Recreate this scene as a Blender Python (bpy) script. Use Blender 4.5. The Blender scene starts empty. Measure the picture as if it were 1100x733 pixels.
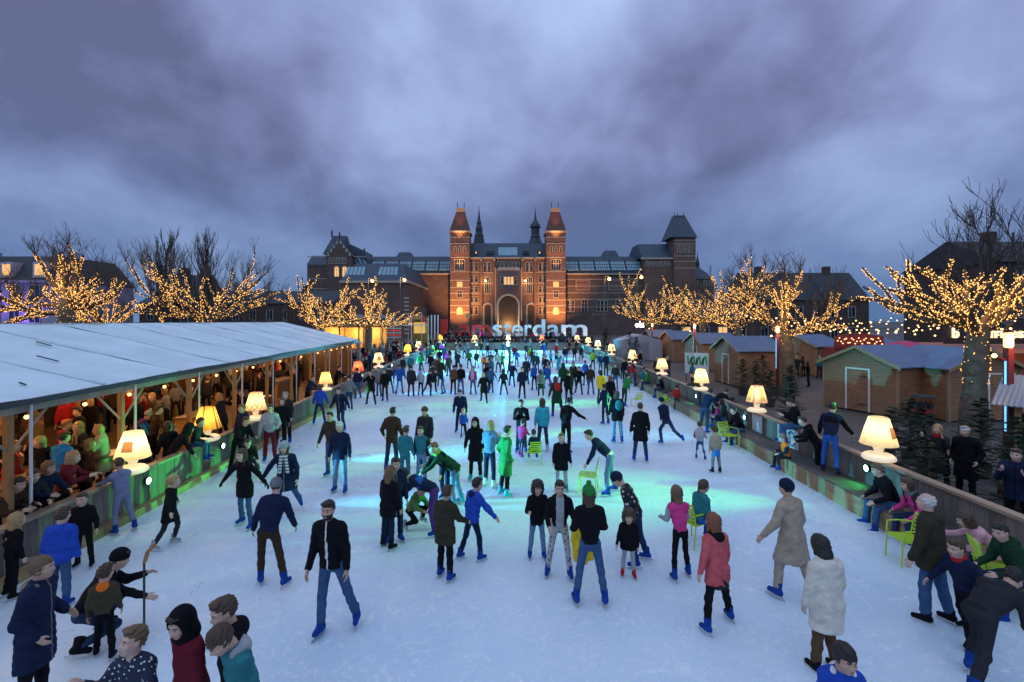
import bpy, math, random
import numpy as np
from mathutils import Vector, Matrix, noise as mnoise

# ------------------------------------------------------------------ camera, sky, sun, exposure
scene = bpy.context.scene
col = scene.collection
F, CX, HY, CH = 500.0, 546.0, 345.0, 4.4          # focal length in photo pixels, vanishing point x, horizon y, eye height
cam_data = bpy.data.cameras.new('camera')
cam = bpy.data.objects.new('camera', cam_data)
col.objects.link(cam)
cam.location = (0, 0, CH)
cam.rotation_euler = (math.radians(90), 0, 0)
cam_data.sensor_width = 36
cam_data.lens = F / 1100 * 36
cam_data.shift_x = (550 - CX) / 1100
cam_data.shift_y = -(366.5 - HY) / 1100
cam_data.clip_start = 0.1
cam_data.clip_end = 3000
scene.camera = cam

SUN_EL, SUN_AZ = math.radians(62), math.radians(200)
world = bpy.data.worlds.new('World')
scene.world = world
world.use_nodes = True
nt = world.node_tree
nt.nodes.clear()
def wn(t, **kw):
    n = nt.nodes.new(t)
    for k, v in kw.items():
        setattr(n, k, v)
    return n
def wl(a, b):
    nt.links.new(a, b)
out = wn('ShaderNodeOutputWorld'); bg = wn('ShaderNodeBackground')
sky = wn('ShaderNodeTexSky', sky_type='NISHITA', sun_disc=False, sun_elevation=math.radians(-1.0), sun_rotation=SUN_AZ)
sky.air_density = 1.5; sky.dust_density = 1.0; sky.ozone_density = 4.0
tc = wn('ShaderNodeTexCoord'); sep = wn('ShaderNodeSeparateXYZ'); wl(tc.outputs['Generated'], sep.inputs[0])
def mth(op, a, b=None, clamp=False):
    n = wn('ShaderNodeMath', operation=op, use_clamp=clamp)
    for i, v in enumerate((a, b)):
        if v is None: continue
        if isinstance(v, (int, float)): n.inputs[i].default_value = v
        else: wl(v, n.inputs[i])
    return n.outputs[0]
zz = mth('ADD', mth('MAXIMUM', sep.outputs[2], 0.0), 0.55)
OX, OY = 38.24, 37.91
cmb = wn('ShaderNodeCombineXYZ')
wl(mth('DIVIDE', sep.outputs[0], zz), cmb.inputs[0]); wl(mth('DIVIDE', sep.outputs[1], zz), cmb.inputs[1])
def wnoise(scale, detail, rough, off, dist=0.0):
    mp = wn('ShaderNodeMapping'); wl(cmb.outputs[0], mp.inputs[0])
    mp.inputs['Location'].default_value = off
    mp.inputs['Scale'].default_value = (1.0, 0.8, 1)
    n = wn('ShaderNodeTexNoise'); wl(mp.outputs[0], n.inputs['Vector'])
    n.inputs['Scale'].default_value = scale; n.inputs['Detail'].default_value = detail
    n.inputs['Roughness'].default_value = rough; n.inputs['Distortion'].default_value = dist
    return n.outputs['Fac']
n1 = wnoise(1.7, 4, 0.48, (OX, OY, 0), 0.2)
n2 = wnoise(5.0, 7, 0.56, (7.3, 4.1, 0), 0.4)
cl = mth('ADD', mth('MULTIPLY', n1, 0.76), mth('MULTIPLY', n2, 0.24))
ramp = wn('ShaderNodeValToRGB'); wl(cl, ramp.inputs[0])
e = ramp.color_ramp.elements
e[0].position = 0.39; e[0].color = (0.110, 0.126, 0.242, 1)
e[1].position = 0.66; e[1].color = (0.39, 0.50, 0.78, 1)
m = ramp.color_ramp.elements.new(0.46); m.color = (0.170, 0.198, 0.375, 1)
m = ramp.color_ramp.elements.new(0.55); m.color = (0.262, 0.325, 0.56, 1)
# bluer, thinner band low over the horizon where the overcast thins out
mixh = wn('ShaderNodeMix', data_type='RGBA')
hz = mth('MULTIPLY', mth('SUBTRACT', 0.34, sep.outputs[2]), 3.4, True)
wl(mth('MULTIPLY', hz, 0.80), mixh.inputs[0]); wl(ramp.outputs[0], mixh.inputs[6]); mixh.inputs[7].default_value = (0.070, 0.152, 0.312, 1)
# a little of the clear twilight sky shows through the cloud sheet
sc_ = wn('ShaderNodeMix', data_type='RGBA', blend_type='ADD'); sc_.inputs[0].default_value = 1.0
scl = wn('ShaderNodeMix', data_type='RGBA', blend_type='MULTIPLY'); scl.inputs[0].default_value = 1.0
wl(sky.outputs[0], scl.inputs[6]); scl.inputs[7].default_value = (0.02, 0.02, 0.02, 1)
wl(mixh.outputs[2], sc_.inputs[6]); wl(scl.outputs[2], sc_.inputs[7])
wl(sc_.outputs[2], bg.inputs[0]); bg.inputs[1].default_value = 1.2
wl(bg.outputs[0], out.inputs[0])

sun_d = bpy.data.lights.new('overcast_sun', 'SUN')
sun_d.energy = 1.2; sun_d.angle = math.radians(110); sun_d.color = (0.60, 0.83, 1.0)
sun = bpy.data.objects.new('overcast_sun', sun_d)
col.objects.link(sun)
sun.rotation_euler = (math.pi / 2 - SUN_EL, 0, math.pi - SUN_AZ)

scene.view_settings.view_transform = 'Standard'
scene.view_settings.look = 'None'
scene.view_settings.exposure = 0.0
scene.view_settings.gamma = 1.0
scene.view_settings.use_curve_mapping = False
scene.cycles.use_denoising = True
scene.cycles.max_bounces = 5
scene.cycles.diffuse_bounces = 2
scene.cycles.glossy_bounces = 2
scene.cycles.transmission_bounces = 3
scene.cycles.sample_clamp_indirect = 4.0
scene.cycles.caustics_reflective = False
scene.cycles.caustics_refractive = False
scene.cycles.use_light_tree = True

random.seed(11)
rng = np.random.default_rng(7)
R = math.radians

# ------------------------------------------------------------------ helpers
def at(px, py, z=0.0):
    """a photo pixel that touches the level z -> world point"""
    Y = F * (CH - z) / (py - HY)
    return Vector(((px - CX) * Y / F, Y, z))
def atY(px, py, Y):
    """a photo pixel at the known distance Y -> world point"""
    return Vector(((px - CX) * Y / F, Y, CH + (HY - py) * Y / F))

MATS = {}
def mat(name, color, rough=0.7, metal=0.0, noise=0.0, nscale=6.0, bump=0.0, bscale=40.0, emit=None, estr=0.0,
        stretch=None, rnd=0.0, spec=0.5, coat=0.0, transmit=0.0, sheen=0.0):
    if name in MATS: return MATS[name]
    m = bpy.data.materials.new(name); m.use_nodes = True
    t = m.node_tree; b = t.nodes['Principled BSDF']
    b.inputs['Roughness'].default_value = rough; b.inputs['Metallic'].default_value = metal
    b.inputs['Specular IOR Level'].default_value = spec
    b.inputs['Base Color'].default_value = (*color, 1)
    if coat: b.inputs['Coat Weight'].default_value = coat
    if sheen: b.inputs['Sheen Weight'].default_value = sheen
    if transmit: b.inputs['Transmission Weight'].default_value = transmit
    vec = None
    if noise or bump:
        tcn = t.nodes.new('ShaderNodeTexCoord'); mp = t.nodes.new('ShaderNodeMapping')
        t.links.new(tcn.outputs['Object'], mp.inputs[0])
        if stretch: mp.inputs['Scale'].default_value = stretch
        vec = mp.outputs[0]
        if rnd:
            oi = t.nodes.new('ShaderNodeObjectInfo'); va = t.nodes.new('ShaderNodeVectorMath'); va.operation = 'ADD'
            ml = t.nodes.new('ShaderNodeMath'); ml.operation = 'MULTIPLY'; ml.inputs[1].default_value = 57.0
            t.links.new(oi.outputs['Random'], ml.inputs[0]); t.links.new(vec, va.inputs[0]); t.links.new(ml.outputs[0], va.inputs[1])
            vec = va.outputs[0]
    src = None
    if noise:
        n = t.nodes.new('ShaderNodeTexNoise'); n.inputs['Scale'].default_value = nscale; n.inputs['Detail'].default_value = 5
        n.inputs['Roughness'].default_value = 0.6
        t.links.new(vec, n.inputs['Vector'])
        mr = t.nodes.new('ShaderNodeMapRange'); mr.inputs[1].default_value = 0.25; mr.inputs[2].default_value = 0.75
        mr.inputs[3].default_value = 1 - noise; mr.inputs[4].default_value = 1 + noise
        t.links.new(n.outputs[0], mr.inputs[0])
        hv = t.nodes.new('ShaderNodeVectorMath'); hv.operation = 'SCALE'; hv.inputs[0].default_value = color
        t.links.new(mr.outputs[0], hv.inputs['Scale']); src = hv.outputs[0]
    if rnd:
        oi2 = t.nodes.new('ShaderNodeObjectInfo')
        mr2 = t.nodes.new('ShaderNodeMapRange'); mr2.inputs[3].default_value = 1 - rnd; mr2.inputs[4].default_value = 1 + rnd
        t.links.new(oi2.outputs['Random'], mr2.inputs[0])
        hv2 = t.nodes.new('ShaderNodeVectorMath'); hv2.operation = 'SCALE'
        if src is not None: t.links.new(src, hv2.inputs[0])
        else: hv2.inputs[0].default_value = color
        t.links.new(mr2.outputs[0], hv2.inputs['Scale']); src = hv2.outputs[0]
    if src is not None: t.links.new(src, b.inputs['Base Color'])
    if bump:
        n = t.nodes.new('ShaderNodeTexNoise'); n.inputs['Scale'].default_value = bscale; n.inputs['Detail'].default_value = 4
        t.links.new(vec, n.inputs['Vector'])
        bp = t.nodes.new('ShaderNodeBump'); bp.inputs['Strength'].default_value = bump; bp.inputs['Distance'].default_value = 0.02
        t.links.new(n.outputs[0], bp.inputs['Height']); t.links.new(bp.outputs[0], b.inputs['Normal'])
    if emit:
        b.inputs['Emission Color'].default_value = (*emit, 1); b.inputs['Emission Strength'].default_value = estr
    MATS[name] = m
    return m

def tag(o, label=None, cat=None, group=None, kind=None):
    if label: o['label'] = label
    if cat: o['category'] = cat
    if group: o['group'] = group
    if kind: o['kind'] = kind
    return o
def empty(name, loc=(0, 0, 0), rz=0.0, parent=None):
    o = bpy.data.objects.new(name, None); col.objects.link(o)
    o.location = loc; o.rotation_euler = (0, 0, rz); o.empty_display_size = 0.2
    if parent: o.parent = parent
    return o
def link(name, me, parent=None, loc=None, rz=None, mats=None):
    o = bpy.data.objects.new(name, me); col.objects.link(o)
    if parent: o.parent = parent
    if loc is not None: o.location = loc
    if rz is not None: o.rotation_euler = (0, 0, rz)
    if mats:
        for i, m in enumerate(mats):
            if i < len(o.material_slots):
                o.material_slots[i].link = 'OBJECT'; o.material_slots[i].material = m
    return o
def np_mesh(name, V, Fq, mats, midx=None, smooth=True):
    """V (n,3), Fq list of index arrays: (m,4) quads or (m,3) triangles"""
    me = bpy.data.meshes.new(name)
    if isinstance(Fq, np.ndarray): Fq = [Fq]
    V = np.asarray(V, np.float32)
    loops = np.concatenate([f.reshape(-1) for f in Fq]) if Fq else np.zeros(0, int)
    sizes = np.concatenate([np.full(len(f), f.shape[1]) for f in Fq])
    starts = np.concatenate([[0], np.cumsum(sizes)[:-1]])
    me.vertices.add(len(V)); me.vertices.foreach_set('co', V.reshape(-1))
    me.loops.add(len(loops)); me.loops.foreach_set('vertex_index', loops.astype(np.int32))
    me.polygons.add(len(sizes)); me.polygons.foreach_set('loop_start', starts.astype(np.int32))
    try: me.polygons.foreach_set('loop_total', sizes.astype(np.int32))
    except Exception: pass
    for m in mats: me.materials.append(m)
    if midx is not None: me.polygons.foreach_set('material_index', np.asarray(midx, np.int32))
    me.polygons.foreach_set('use_smooth', np.full(len(sizes), smooth))
    me.update(calc_edges=True); me.validate()
    return me
class MB:
    """collects simple solids into one mesh"""
    def __init__(self): self.v = []; self.f = []; self.m = []
    def poly(self, pts, mi=0):
        n = len(self.v); self.v += [tuple(p) for p in pts]; self.f.append(tuple(range(n, n + len(pts)))); self.m.append(mi); return self
    def hexa(self, p, mi=0):
        n = len(self.v); self.v += [tuple(q) for q in p]
        for f in ((0, 3, 2, 1), (4, 5, 6, 7), (0, 1, 5, 4), (1, 2, 6, 5), (2, 3, 7, 6), (3, 0, 4, 7)):
            self.f.append(tuple(n + i for i in f)); self.m.append(mi)
        return self
    def box(self, x0, x1, y0, y1, z0, z1, mi=0):
        return self.hexa([(x0, y0, z0), (x1, y0, z0), (x1, y1, z0), (x0, y1, z0), (x0, y0, z1), (x1, y0, z1), (x1, y1, z1), (x0, y1, z1)], mi)
    def frustum(self, x0, x1, y0, y1, z0, X0, X1, Y0, Y1, z1, mi=0):
        return self.hexa([(x0, y0, z0), (x1, y0, z0), (x1, y1, z0), (x0, y1, z0), (X0, Y0, z1), (X1, Y0, z1), (X1, Y1, z1), (X0, Y1, z1)], mi)
    def prism(self, prof, a, b, axis='y', mi=0):
        """polygon profile (u,z) pulled along axis from a to b"""
        n = len(self.v); k = len(prof)
        for t in (a, b):
            for u, z in prof: self.v.append((u, t, z) if axis == 'y' else (t, u, z))
        self.f.append(tuple(n + i for i in range(k))[::-1]); self.m.append(mi)
        self.f.append(tuple(n + k + i for i in range(k))); self.m.append(mi)
        for i in range(k):
            j = (i + 1) % k; self.f.append((n + i, n + j, n + k + j, n + k + i)); self.m.append(mi)
        return self
    def tube(self, pts, rad, seg=8, mi=0, cap=True):
        pts = [Vector(p) for p in pts]
        if not isinstance(rad, (list, tuple)): rad = [rad] * len(pts)
        n0 = len(self.v); up = Vector((0.31, 0.17, 0.93))
        for i, p in enumerate(pts):
            d = (pts[min(i + 1, len(pts) - 1)] - pts[max(i - 1, 0)])
            d = d.normalized() if d.length > 1e-9 else Vector((0, 0, 1))
            if i == 0:
                if abs(d.dot(up)) > 0.98: up = Vector((1, 0, 0))
                u = d.cross(up).normalized()
            else:
                u = (u - d * u.dot(d)).normalized()
            w = d.cross(u)
            for k in range(seg):
                a = 2 * math.pi * k / seg
                self.v.append(tuple(p + (u * math.cos(a) + w * math.sin(a)) * rad[i]))
        for i in range(len(pts) - 1):
            for k in range(seg):
                a = n0 + i * seg + k; b = n0 + i * seg + (k + 1) % seg
                self.f.append((a, b, b + seg, a + seg)); self.m.append(mi)
        if cap:
            self.f.append(tuple(n0 + k for k in range(seg))[::-1]); self.m.append(mi)
            e0 = n0 + (len(pts) - 1) * seg
            self.f.append(tuple(e0 + k for k in range(seg))); self.m.append(mi)
        return self
    def lathe(self, prof, c=(0, 0, 0), seg=20, mi=0):
        n0 = len(self.v)
        for r, z in prof:
            for k in range(seg):
                a = 2 * math.pi * k / seg
                self.v.append((c[0] + r * math.cos(a), c[1] + r * math.sin(a), c[2] + z))
        for i in range(len(prof) - 1):
            for k in range(seg):
                a = n0 + i * seg + k; b = n0 + i * seg + (k + 1) % seg
                self.f.append((a, b, b + seg, a + seg)); self.m.append(mi)
        return self
    def mesh(self, name, mats, smooth=False, bevel=0):
        me = bpy.data.meshes.new(name)
        me.from_pydata(self.v, [], self.f)
        if not isinstance(mats, (list, tuple)): mats = [mats]
        for m in mats: me.materials.append(m)
        me.polygons.foreach_set('material_index', self.m)
        if smooth:
            me.polygons.foreach_set('use_smooth', [True] * len(self.f))
            try: me.set_sharp_from_angle(angle=R(38))
            except Exception: pass
        me.update()
        return me
    def build(self, name, mats, parent=None, smooth=False, loc=None, rz=None):
        return link(name, self.mesh(name, mats, smooth), parent, loc, rz)
def copy_tree(o, parent=None):
    c = o.copy(); col.objects.link(c); c.parent = parent
    for ch in list(o.children): copy_tree(ch, c)
    return c
def lamp(kind, name, loc, energy, color, parent=None, radius=0.05, target=None, size=None, blend=0.5):
    d = bpy.data.lights.new(name, kind); d.energy = energy; d.color = color; d.shadow_soft_size = radius
    o = bpy.data.objects.new(name, d); col.objects.link(o)
    if parent: o.parent = parent
    o.location = loc
    if kind == 'SPOT':
        d.spot_size = size; d.spot_blend = blend
        if target is not None:
            o.rotation_euler = (Vector(target) - Vector(loc)).to_track_quat('-Z', 'Y').to_euler()
    return o
# ------------------------------------------------------------------ ground and ice
M_pave = mat('paving', (0.085, 0.075, 0.072), 0.75, noise=0.35, nscale=1.2, bump=0.3, bscale=8)
g = MB().poly([(-1500, -200, -0.03), (1500, -200, -0.03), (1500, 2500, -0.03), (-1500, 2500, -0.03)]).build('ground', M_pave)
g['kind'] = 'structure'

def ice_material():
    m = bpy.data.materials.new('rink_ice'); m.use_nodes = True
    t = m.node_tree; b = t.nodes['Principled BSDF']
    tcn = t.nodes.new('ShaderNodeTexCoord')
    def nz(scale, detail, dist, st=(1, 1, 1), rough=0.6):
        mp = t.nodes.new('ShaderNodeMapping'); mp.inputs['Scale'].default_value = st
        t.links.new(tcn.outputs['Object'], mp.inputs[0])
        n = t.nodes.new('ShaderNodeTexNoise'); n.inputs['Scale'].default_value = scale; n.inputs['Detail'].default_value = detail
        n.inputs['Distortion'].default_value = dist; n.inputs['Roughness'].default_value = rough
        t.links.new(mp.outputs[0], n.inputs['Vector']); return n.outputs['Fac']
    def rmp(src, stops):
        r = t.nodes.new('ShaderNodeValToRGB'); el = r.color_ramp.elements
        el[0].position, el[0].color = stops[0][0], (*stops[0][1], 1)
        el[1].position, el[1].color = stops[-1][0], (*stops[-1][1], 1)
        for p, c in stops[1:-1]:
            x = el.new(p); x.color = (*c, 1)
        t.links.new(src, r.inputs[0]); return r.outputs[0]
    def mix(fac, a, bcol, mode='MIX'):
        n = t.nodes.new('ShaderNodeMix'); n.data_type = 'RGBA'; n.blend_type = mode
        for i, v in ((0, fac), (6, a), (7, bcol)):
            if isinstance(v, tuple): n.inputs[i].default_value = (*v, 1)
            elif isinstance(v, float): n.inputs[i].default_value = v
            else: t.links.new(v, n.inputs[i])
        return n.outputs[2]
    big = nz(0.22, 5, 0.6, (1, 0.7, 1))
    base = rmp(big, [(0.30, (0.50, 0.68, 0.85)), (0.5, (0.63, 0.76, 0.88)), (0.70, (0.78, 0.85, 0.91))])
    # skate cuts: thin wandering lines at two scales
    w = (1.0, 1.0, 1.0); k = (0.0, 0.0, 0.0)
    l1 = rmp(nz(0.9, 2, 2.4), [(0.485, k), (0.5, w), (0.515, k)])
    l2 = rmp(nz(2.3, 2, 3.0, (1, 0.6, 1)), [(0.48, k), (0.5, w), (0.52, k)])
    l3 = rmp(nz(1.6, 1, 3.5, (0.5, 1, 1)), [(0.485, k), (0.5, w), (0.515, k)])
    lines = mix(1.0, mix(1.0, l1, l2, 'ADD'), l3, 'ADD')
    fine = nz(38, 6, 0.3, (1, 1, 1), 0.75)
    snow = rmp(nz(0.5, 4, 0.5, (1, 0.5, 1)), [(0.42, k), (0.62, w)])
    c1 = mix(mix(1.0, lines, (0.65, 0.65, 0.65), 'MULTIPLY'), base, (0.86, 0.90, 0.95))
    speck = rmp(fine, [(0.45, k), (0.68, w)])
    c2 = mix(mix(1.0, speck, mix(1.0, snow, (0.55, 0.55, 0.55), 'MULTIPLY'), 'MULTIPLY'), c1, (0.92, 0.94, 0.97))
    dirt = rmp(nz(0.13, 6, 1.2), [(0.56, k), (0.70, (0.22, 0.22, 0.22))])
    c3 = mix(dirt, c2, (0.40, 0.50, 0.66))
    t.links.new(c3, b.inputs['Base Color'])
    ro = t.nodes.new('ShaderNodeMapRange'); ro.inputs[1].default_value = 0.3; ro.inputs[2].default_value = 0.7
    ro.inputs[3].default_value = 0.22; ro.inputs[4].default_value = 0.58
    t.links.new(nz(1.1, 5, 1.0), ro.inputs[0]); t.links.new(ro.outputs[0], b.inputs['Roughness'])
    bp = t.nodes.new('ShaderNodeBump'); bp.inputs['Strength'].default_value = 0.45; bp.inputs['Distance'].default_value = 0.012
    hgt = mix(0.5, fine, lines, 'ADD')
    t.links.new(hgt, bp.inputs['Height']); t.links.new(bp.outputs[0], b.inputs['Normal'])
    b.inputs['Specular IOR Level'].default_value = 0.45
    MATS['rink_ice'] = m
    return m
def XL(Y): return -8.45 - 0.040 * (Y - 9.5)
def XR(Y): return 8.57 + 0.035 * (Y - 7.7)
YF = 70.0
ice = MB().poly([(XL(1), 1, 0), (XR(1), 1, 0), (XR(YF), YF, 0), (XL(YF), YF, 0)]).build('ice_rink', ice_material())
ice['kind'] = 'structure'

# ------------------------------------------------------------------ rink walls
M_plank = mat('weathered_plank', (0.155, 0.130, 0.118), 0.7, noise=0.45, nscale=3, bump=0.25, bscale=14, stretch=(6, 6, 0.6), rnd=0.3)
M_cap = mat('cap_rail', (0.30, 0.21, 0.15), 0.55, noise=0.3, nscale=3, stretch=(4, 0.5, 4), bump=0.15)
M_kick = mat('kick_board', (0.34, 0.22, 0.11), 0.6, noise=0.35, nscale=3, stretch=(5, 0.5, 5), bump=0.15, rnd=0.2)
M_deck = mat('deck_board', (0.085, 0.072, 0.068), 0.6, noise=0.35, nscale=3, stretch=(5, 0.5, 5), bump=0.2, rnd=0.25)
M_fascia = mat('fascia_board', (0.27, 0.17, 0.085), 0.6, noise=0.4, nscale=2.5, stretch=(5, 0.6, 5), bump=0.2, rnd=0.35)
M_dark = mat('dark_board', (0.03, 0.028, 0.03), 0.7)
plank_me = MB().box(-0.016, 0.016, 0.004, 0.296, 0.0, 1.0).mesh('plank', M_plank)
def make_wall(name, org, rz, y0, y1, yd, label, side, hgt=1.08):
    w = empty(name, org, rz)
    tag(w, label, 'wall')
    MB().box(-0.05 if side > 0 else 0.02, -0.02 if side > 0 else 0.05, y0, y1, 0, hgt - 0.02).build('backing', M_dark, w)
    k = 0; y = y0
    while y < yd:
        o = link('plank', plank_me, w); o.location = (random.uniform(-0.005, 0.005), y, 0.0)
        o.scale = (1, 1, hgt * random.uniform(0.985, 1.0)); y += 0.30; k += 1
    far = MB()
    while y < y1 - 0.3:
        dx = random.uniform(-0.005, 0.005); far.box(-0.016 + dx, 0.016 + dx, y + 0.004, y + 0.296, 0, hgt); y += 0.30
    f = far.build('far_planks', M_plank, w); f['kind'] = 'stuff'
    y = y0
    while y < y1:
        e1 = min(y + 4.0, y1); MB().box(-0.10, 0.10, y + 0.003, e1 - 0.003, hgt + 0.005, hgt + 0.065).build('cap_board', M_cap, w); y += 4.0
    y = y0 + 0.15
    while y < y1 - 1:
        MB().box(0.05 * -side - 0.03, 0.05 * -side + 0.03, y, y + 0.09, 0, hgt - 0.03).build('post', M_dark, w); y += 2.4
    return w
ZL, ZRr = math.atan(0.040), -math.atan(0.035)
left_wall = make_wall('rink_wall', (-8.45, 9.5, 0), ZL, -6.3, 60.5, 24, 'weathered grey plank rink wall along the terrace on the left', 1, 0.92)
right_wall = make_wall('rink_wall', (8.57, 7.7, 0), ZRr, -4.5, 62.3, 24, 'weathered grey plank rink wall behind the bench ledge on the right', -1)
y = -6.3
while y < 60:
    MB().box(0.02, 0.20, y + 0.004, y + 2.996, 0.0, 0.17).build('kick_board', M_kick, left_wall); y += 3.0
end_wall = empty('rink_wall', (0, YF, 0), 0)
tag(end_wall, 'low teal lit plank wall across the far end of the rink', 'wall')
mb = MB()
for i in range(70): mb.box(-10.5 + i * 0.305, -10.5 + i * 0.305 + 0.298, 0, 0.03, 0, 1.08)
f = mb.build('planks', M_plank, end_wall); f['kind'] = 'stuff'
MB().box(-10.6, 10.95, -0.1, 0.1, 1.085, 1.145).build('cap_board', M_cap, end_wall)
# bench ledge along the right wall
ledge = empty('bench_ledge', (8.57, 7.7, 0), ZRr)
tag(ledge, 'long low wooden bench ledge running along the right rink wall', 'bench')
y = -4.5
while y < 50:
    for j in range(4):
        MB().box(-0.78 + j * 0.185, -0.78 + j * 0.185 + 0.178, y + 0.004, y + 2.396, 0.42, 0.455).build('deck_board', M_deck, ledge)
    MB().box(-0.765, -0.735, y + 0.004, y + 1.196, 0.0, 0.418).build('fascia_board', M_fascia, ledge)
    MB().box(-0.765, -0.735, y + 1.204, y + 2.396, 0.0, 0.418).build('fascia_board', M_fascia, ledge)
    y += 2.4
MB().box(-0.73, -0.05, -4.5, 50, 0.0, 0.41).build('core', M_dark, ledge)

# white and blue sponsor panels fixed on the right wall
M_wpanel = mat('white_panel', (0.62, 0.66, 0.70), 0.4); M_bpanel = mat('blue_panel', (0.05, 0.20, 0.36), 0.4)
def wall_panel(s0, s1, label, blue=False):
    o = empty('sponsor_panel', right_wall.matrix_basis @ Vector((-0.03, s0, 0)), ZRr)
    tag(o, label, 'panel')
    MB().box(-0.012, 0.0, 0, s1 - s0, 0.47, 1.05).build('board', M_wpanel, o)
    if blue:
        MB().tube([(-0.016, 0.30 * (s1 - s0) + 0.2 * math.cos(a), 0.76 + 0.2 * math.sin(a)) for a in np.linspace(0.6, 5.6, 16)], 0.03, 6).build('emblem', M_bpanel, o)
wall_panel(6.35, 7.5, 'white panel with a blue ring emblem below the seated man in jeans', True)
wall_panel(8.5, 9.2, 'plain white panel on the wall below the bright printed lamp')

# ------------------------------------------------------------------ floodlights set in the rink walls
M_house = mat('flood_housing', (0.02, 0.02, 0.022), 0.4)
GREEN, CYAN = (0.05, 1.0, 0.16), (0.05, 0.72, 1.0)
def flood(side, Y, z, colr, energy, aim, size, label, look=(1, 1, 1), estr=12, spill=0, blend=0.9):
    """fixture set in the wall; aim = world point the beam is centred on"""
    x = XL(Y) + 0.03 if side < 0 else XR(Y) - 0.03
    s = 1 if side < 0 else -1
    o = empty('flood_light', (x, Y, z)); tag(o, label, 'floodlight', 'round floodlights on the rink walls')
    me = MB(); me.lathe([(0.0, 0.0), (0.085, 0.0), (0.095, 0.02), (0.095, 0.06), (0.075, 0.062)], seg=16)
    h = me.build('housing', M_house, o, True); h.rotation_euler = (0, s * math.pi / 2, 0)
    l = MB().lathe([(0.0, 0.058), (0.075, 0.056)], seg=16).build('lens', mat('lens_%s' % (str(look)), (0.8, 0.8, 0.8), 0.3, emit=look, estr=estr), o)
    l.rotation_euler = (0, s * math.pi / 2, 0)
    lamp('SPOT', 'beam', (s * 0.12, 0, 0), energy, colr, o, 0.06, (aim[0] - x, aim[1] - Y, aim[2] - z), size, blend)
    if spill: lamp('SPOT', 'spill', (s * 0.14, 0, 0), spill, colr, o, 0.05, (s * 0.45, 0.1, -0.5), R(100), 0.8)
WG, WC = (0.45, 1.0, 0.6), (0.6, 0.95, 1.0)
flood(1, 11.2, 0.86, GREEN, 900, (-1.5, 12.0, 0.0), R(40), 'bright green floodlight on the right wall beside the standing man in blue', WG, spill=30, blend=1.0)
flood(1, 22.3, 0.80, GREEN, 27000, (-8.5, 12.6, 0.55), R(15), 'green floodlight on the right wall below the half hidden lamp', WG, spill=16, blend=1.0)
flood(1, 17.4, 0.80, CYAN, 900, (-8.0, 20.0, 0.2), R(50), 'white floodlight on the right wall below the striped lamp', WC, spill=6, blend=1.0)
flood(-1, 10.9, 0.66, CYAN, 13000, (8.7, 12.3, 0.8), R(22), 'white floodlight on the left wall below the cream lamp', WC, blend=1.0)
flood(-1, 13.95, 0.66, CYAN, 15000, (8.95, 18.0, 0.8), R(24), 'white floodlight on the green lit left wall below the yellow lamp', WC, spill=8, blend=1.0)
flood(-1, 24.3, 0.80, GREEN, 2500, (9.0, 24.0, 0.6), R(24), 'green floodlight on the left wall near the woman in blue', WG, blend=1.0)
flood(-1, 27.5, 0.72, CYAN, 7000, (9.4, 31.0, 0.7), R(36), 'cyan floodlight on the far teal stretch of the left wall', WC, spill=10, blend=1.0)
flood(1, 31.0, 0.78, GREEN, 2500, (-8.0, 33.0, 0.0), R(40), 'green floodlight on the far stretch of the right wall', WG, blend=1.0)
flood(1, 46.0, 0.78, CYAN, 7000, (-8.0, 47.0, 0.0), R(60), 'cyan floodlight near the far right corner of the rink', WC, blend=1.0)
flood(-1, 38.0, 0.78, CYAN, 7000, (8.0, 40.0, 0.0), R(54), 'cyan floodlight on the far left wall past the red lamp', WC, blend=1.0)
flood(-1, 55.0, 0.78, CYAN, 9000, (2.0, 70.0, 0.5), R(64), 'cyan floodlight near the far left corner of the rink', WC, blend=1.0)
def end_flood(px, colr, look, en, label, r=1.0, estr=40):
    p = atY(px, 372, YF - 0.2); p.z = 0.85
    o = empty('flood_light', p); tag(o, label, 'floodlight', 'round floodlights on the rink walls')
    h = MB().lathe([(0.0, 0.0), (0.16 * r, 0.0), (0.17 * r, 0.1), (0.13 * r, 0.11)], seg=16).build('housing', M_house, o, True); h.rotation_euler = (R(90), 0, 0)
    l = MB().lathe([(0.0, 0.105), (0.13 * r, 0.10)], seg=16).build('lens', mat('lens_end_%d' % px, (0.8, 0.8, 0.8), 0.3, emit=look, estr=estr), o); l.rotation_euler = (R(90), 0, 0)
    lamp('SPOT', 'beam', (0, -0.25, 0), en, colr, o, 0.1, (0, -9, -0.62), R(110), 0.5)
end_flood(546, CYAN, (0.35, 0.95, 1.0), 9000, 'large blazing cyan floodlight in the middle of the far end wall', 1.9, 30)
end_flood(477, GREEN, (0.2, 1.0, 0.4), 1800, 'small green floodlight at the left of the far end wall')
end_flood(512, CYAN, (0.2, 0.8, 1.0), 1500, 'small blue floodlight left of the blazing one on the end wall', 1.0, 12)
end_flood(582, CYAN, (0.3, 0.9, 1.0), 1500, 'small blue floodlight right of the blazing one on the end wall', 1.0, 12)

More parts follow.
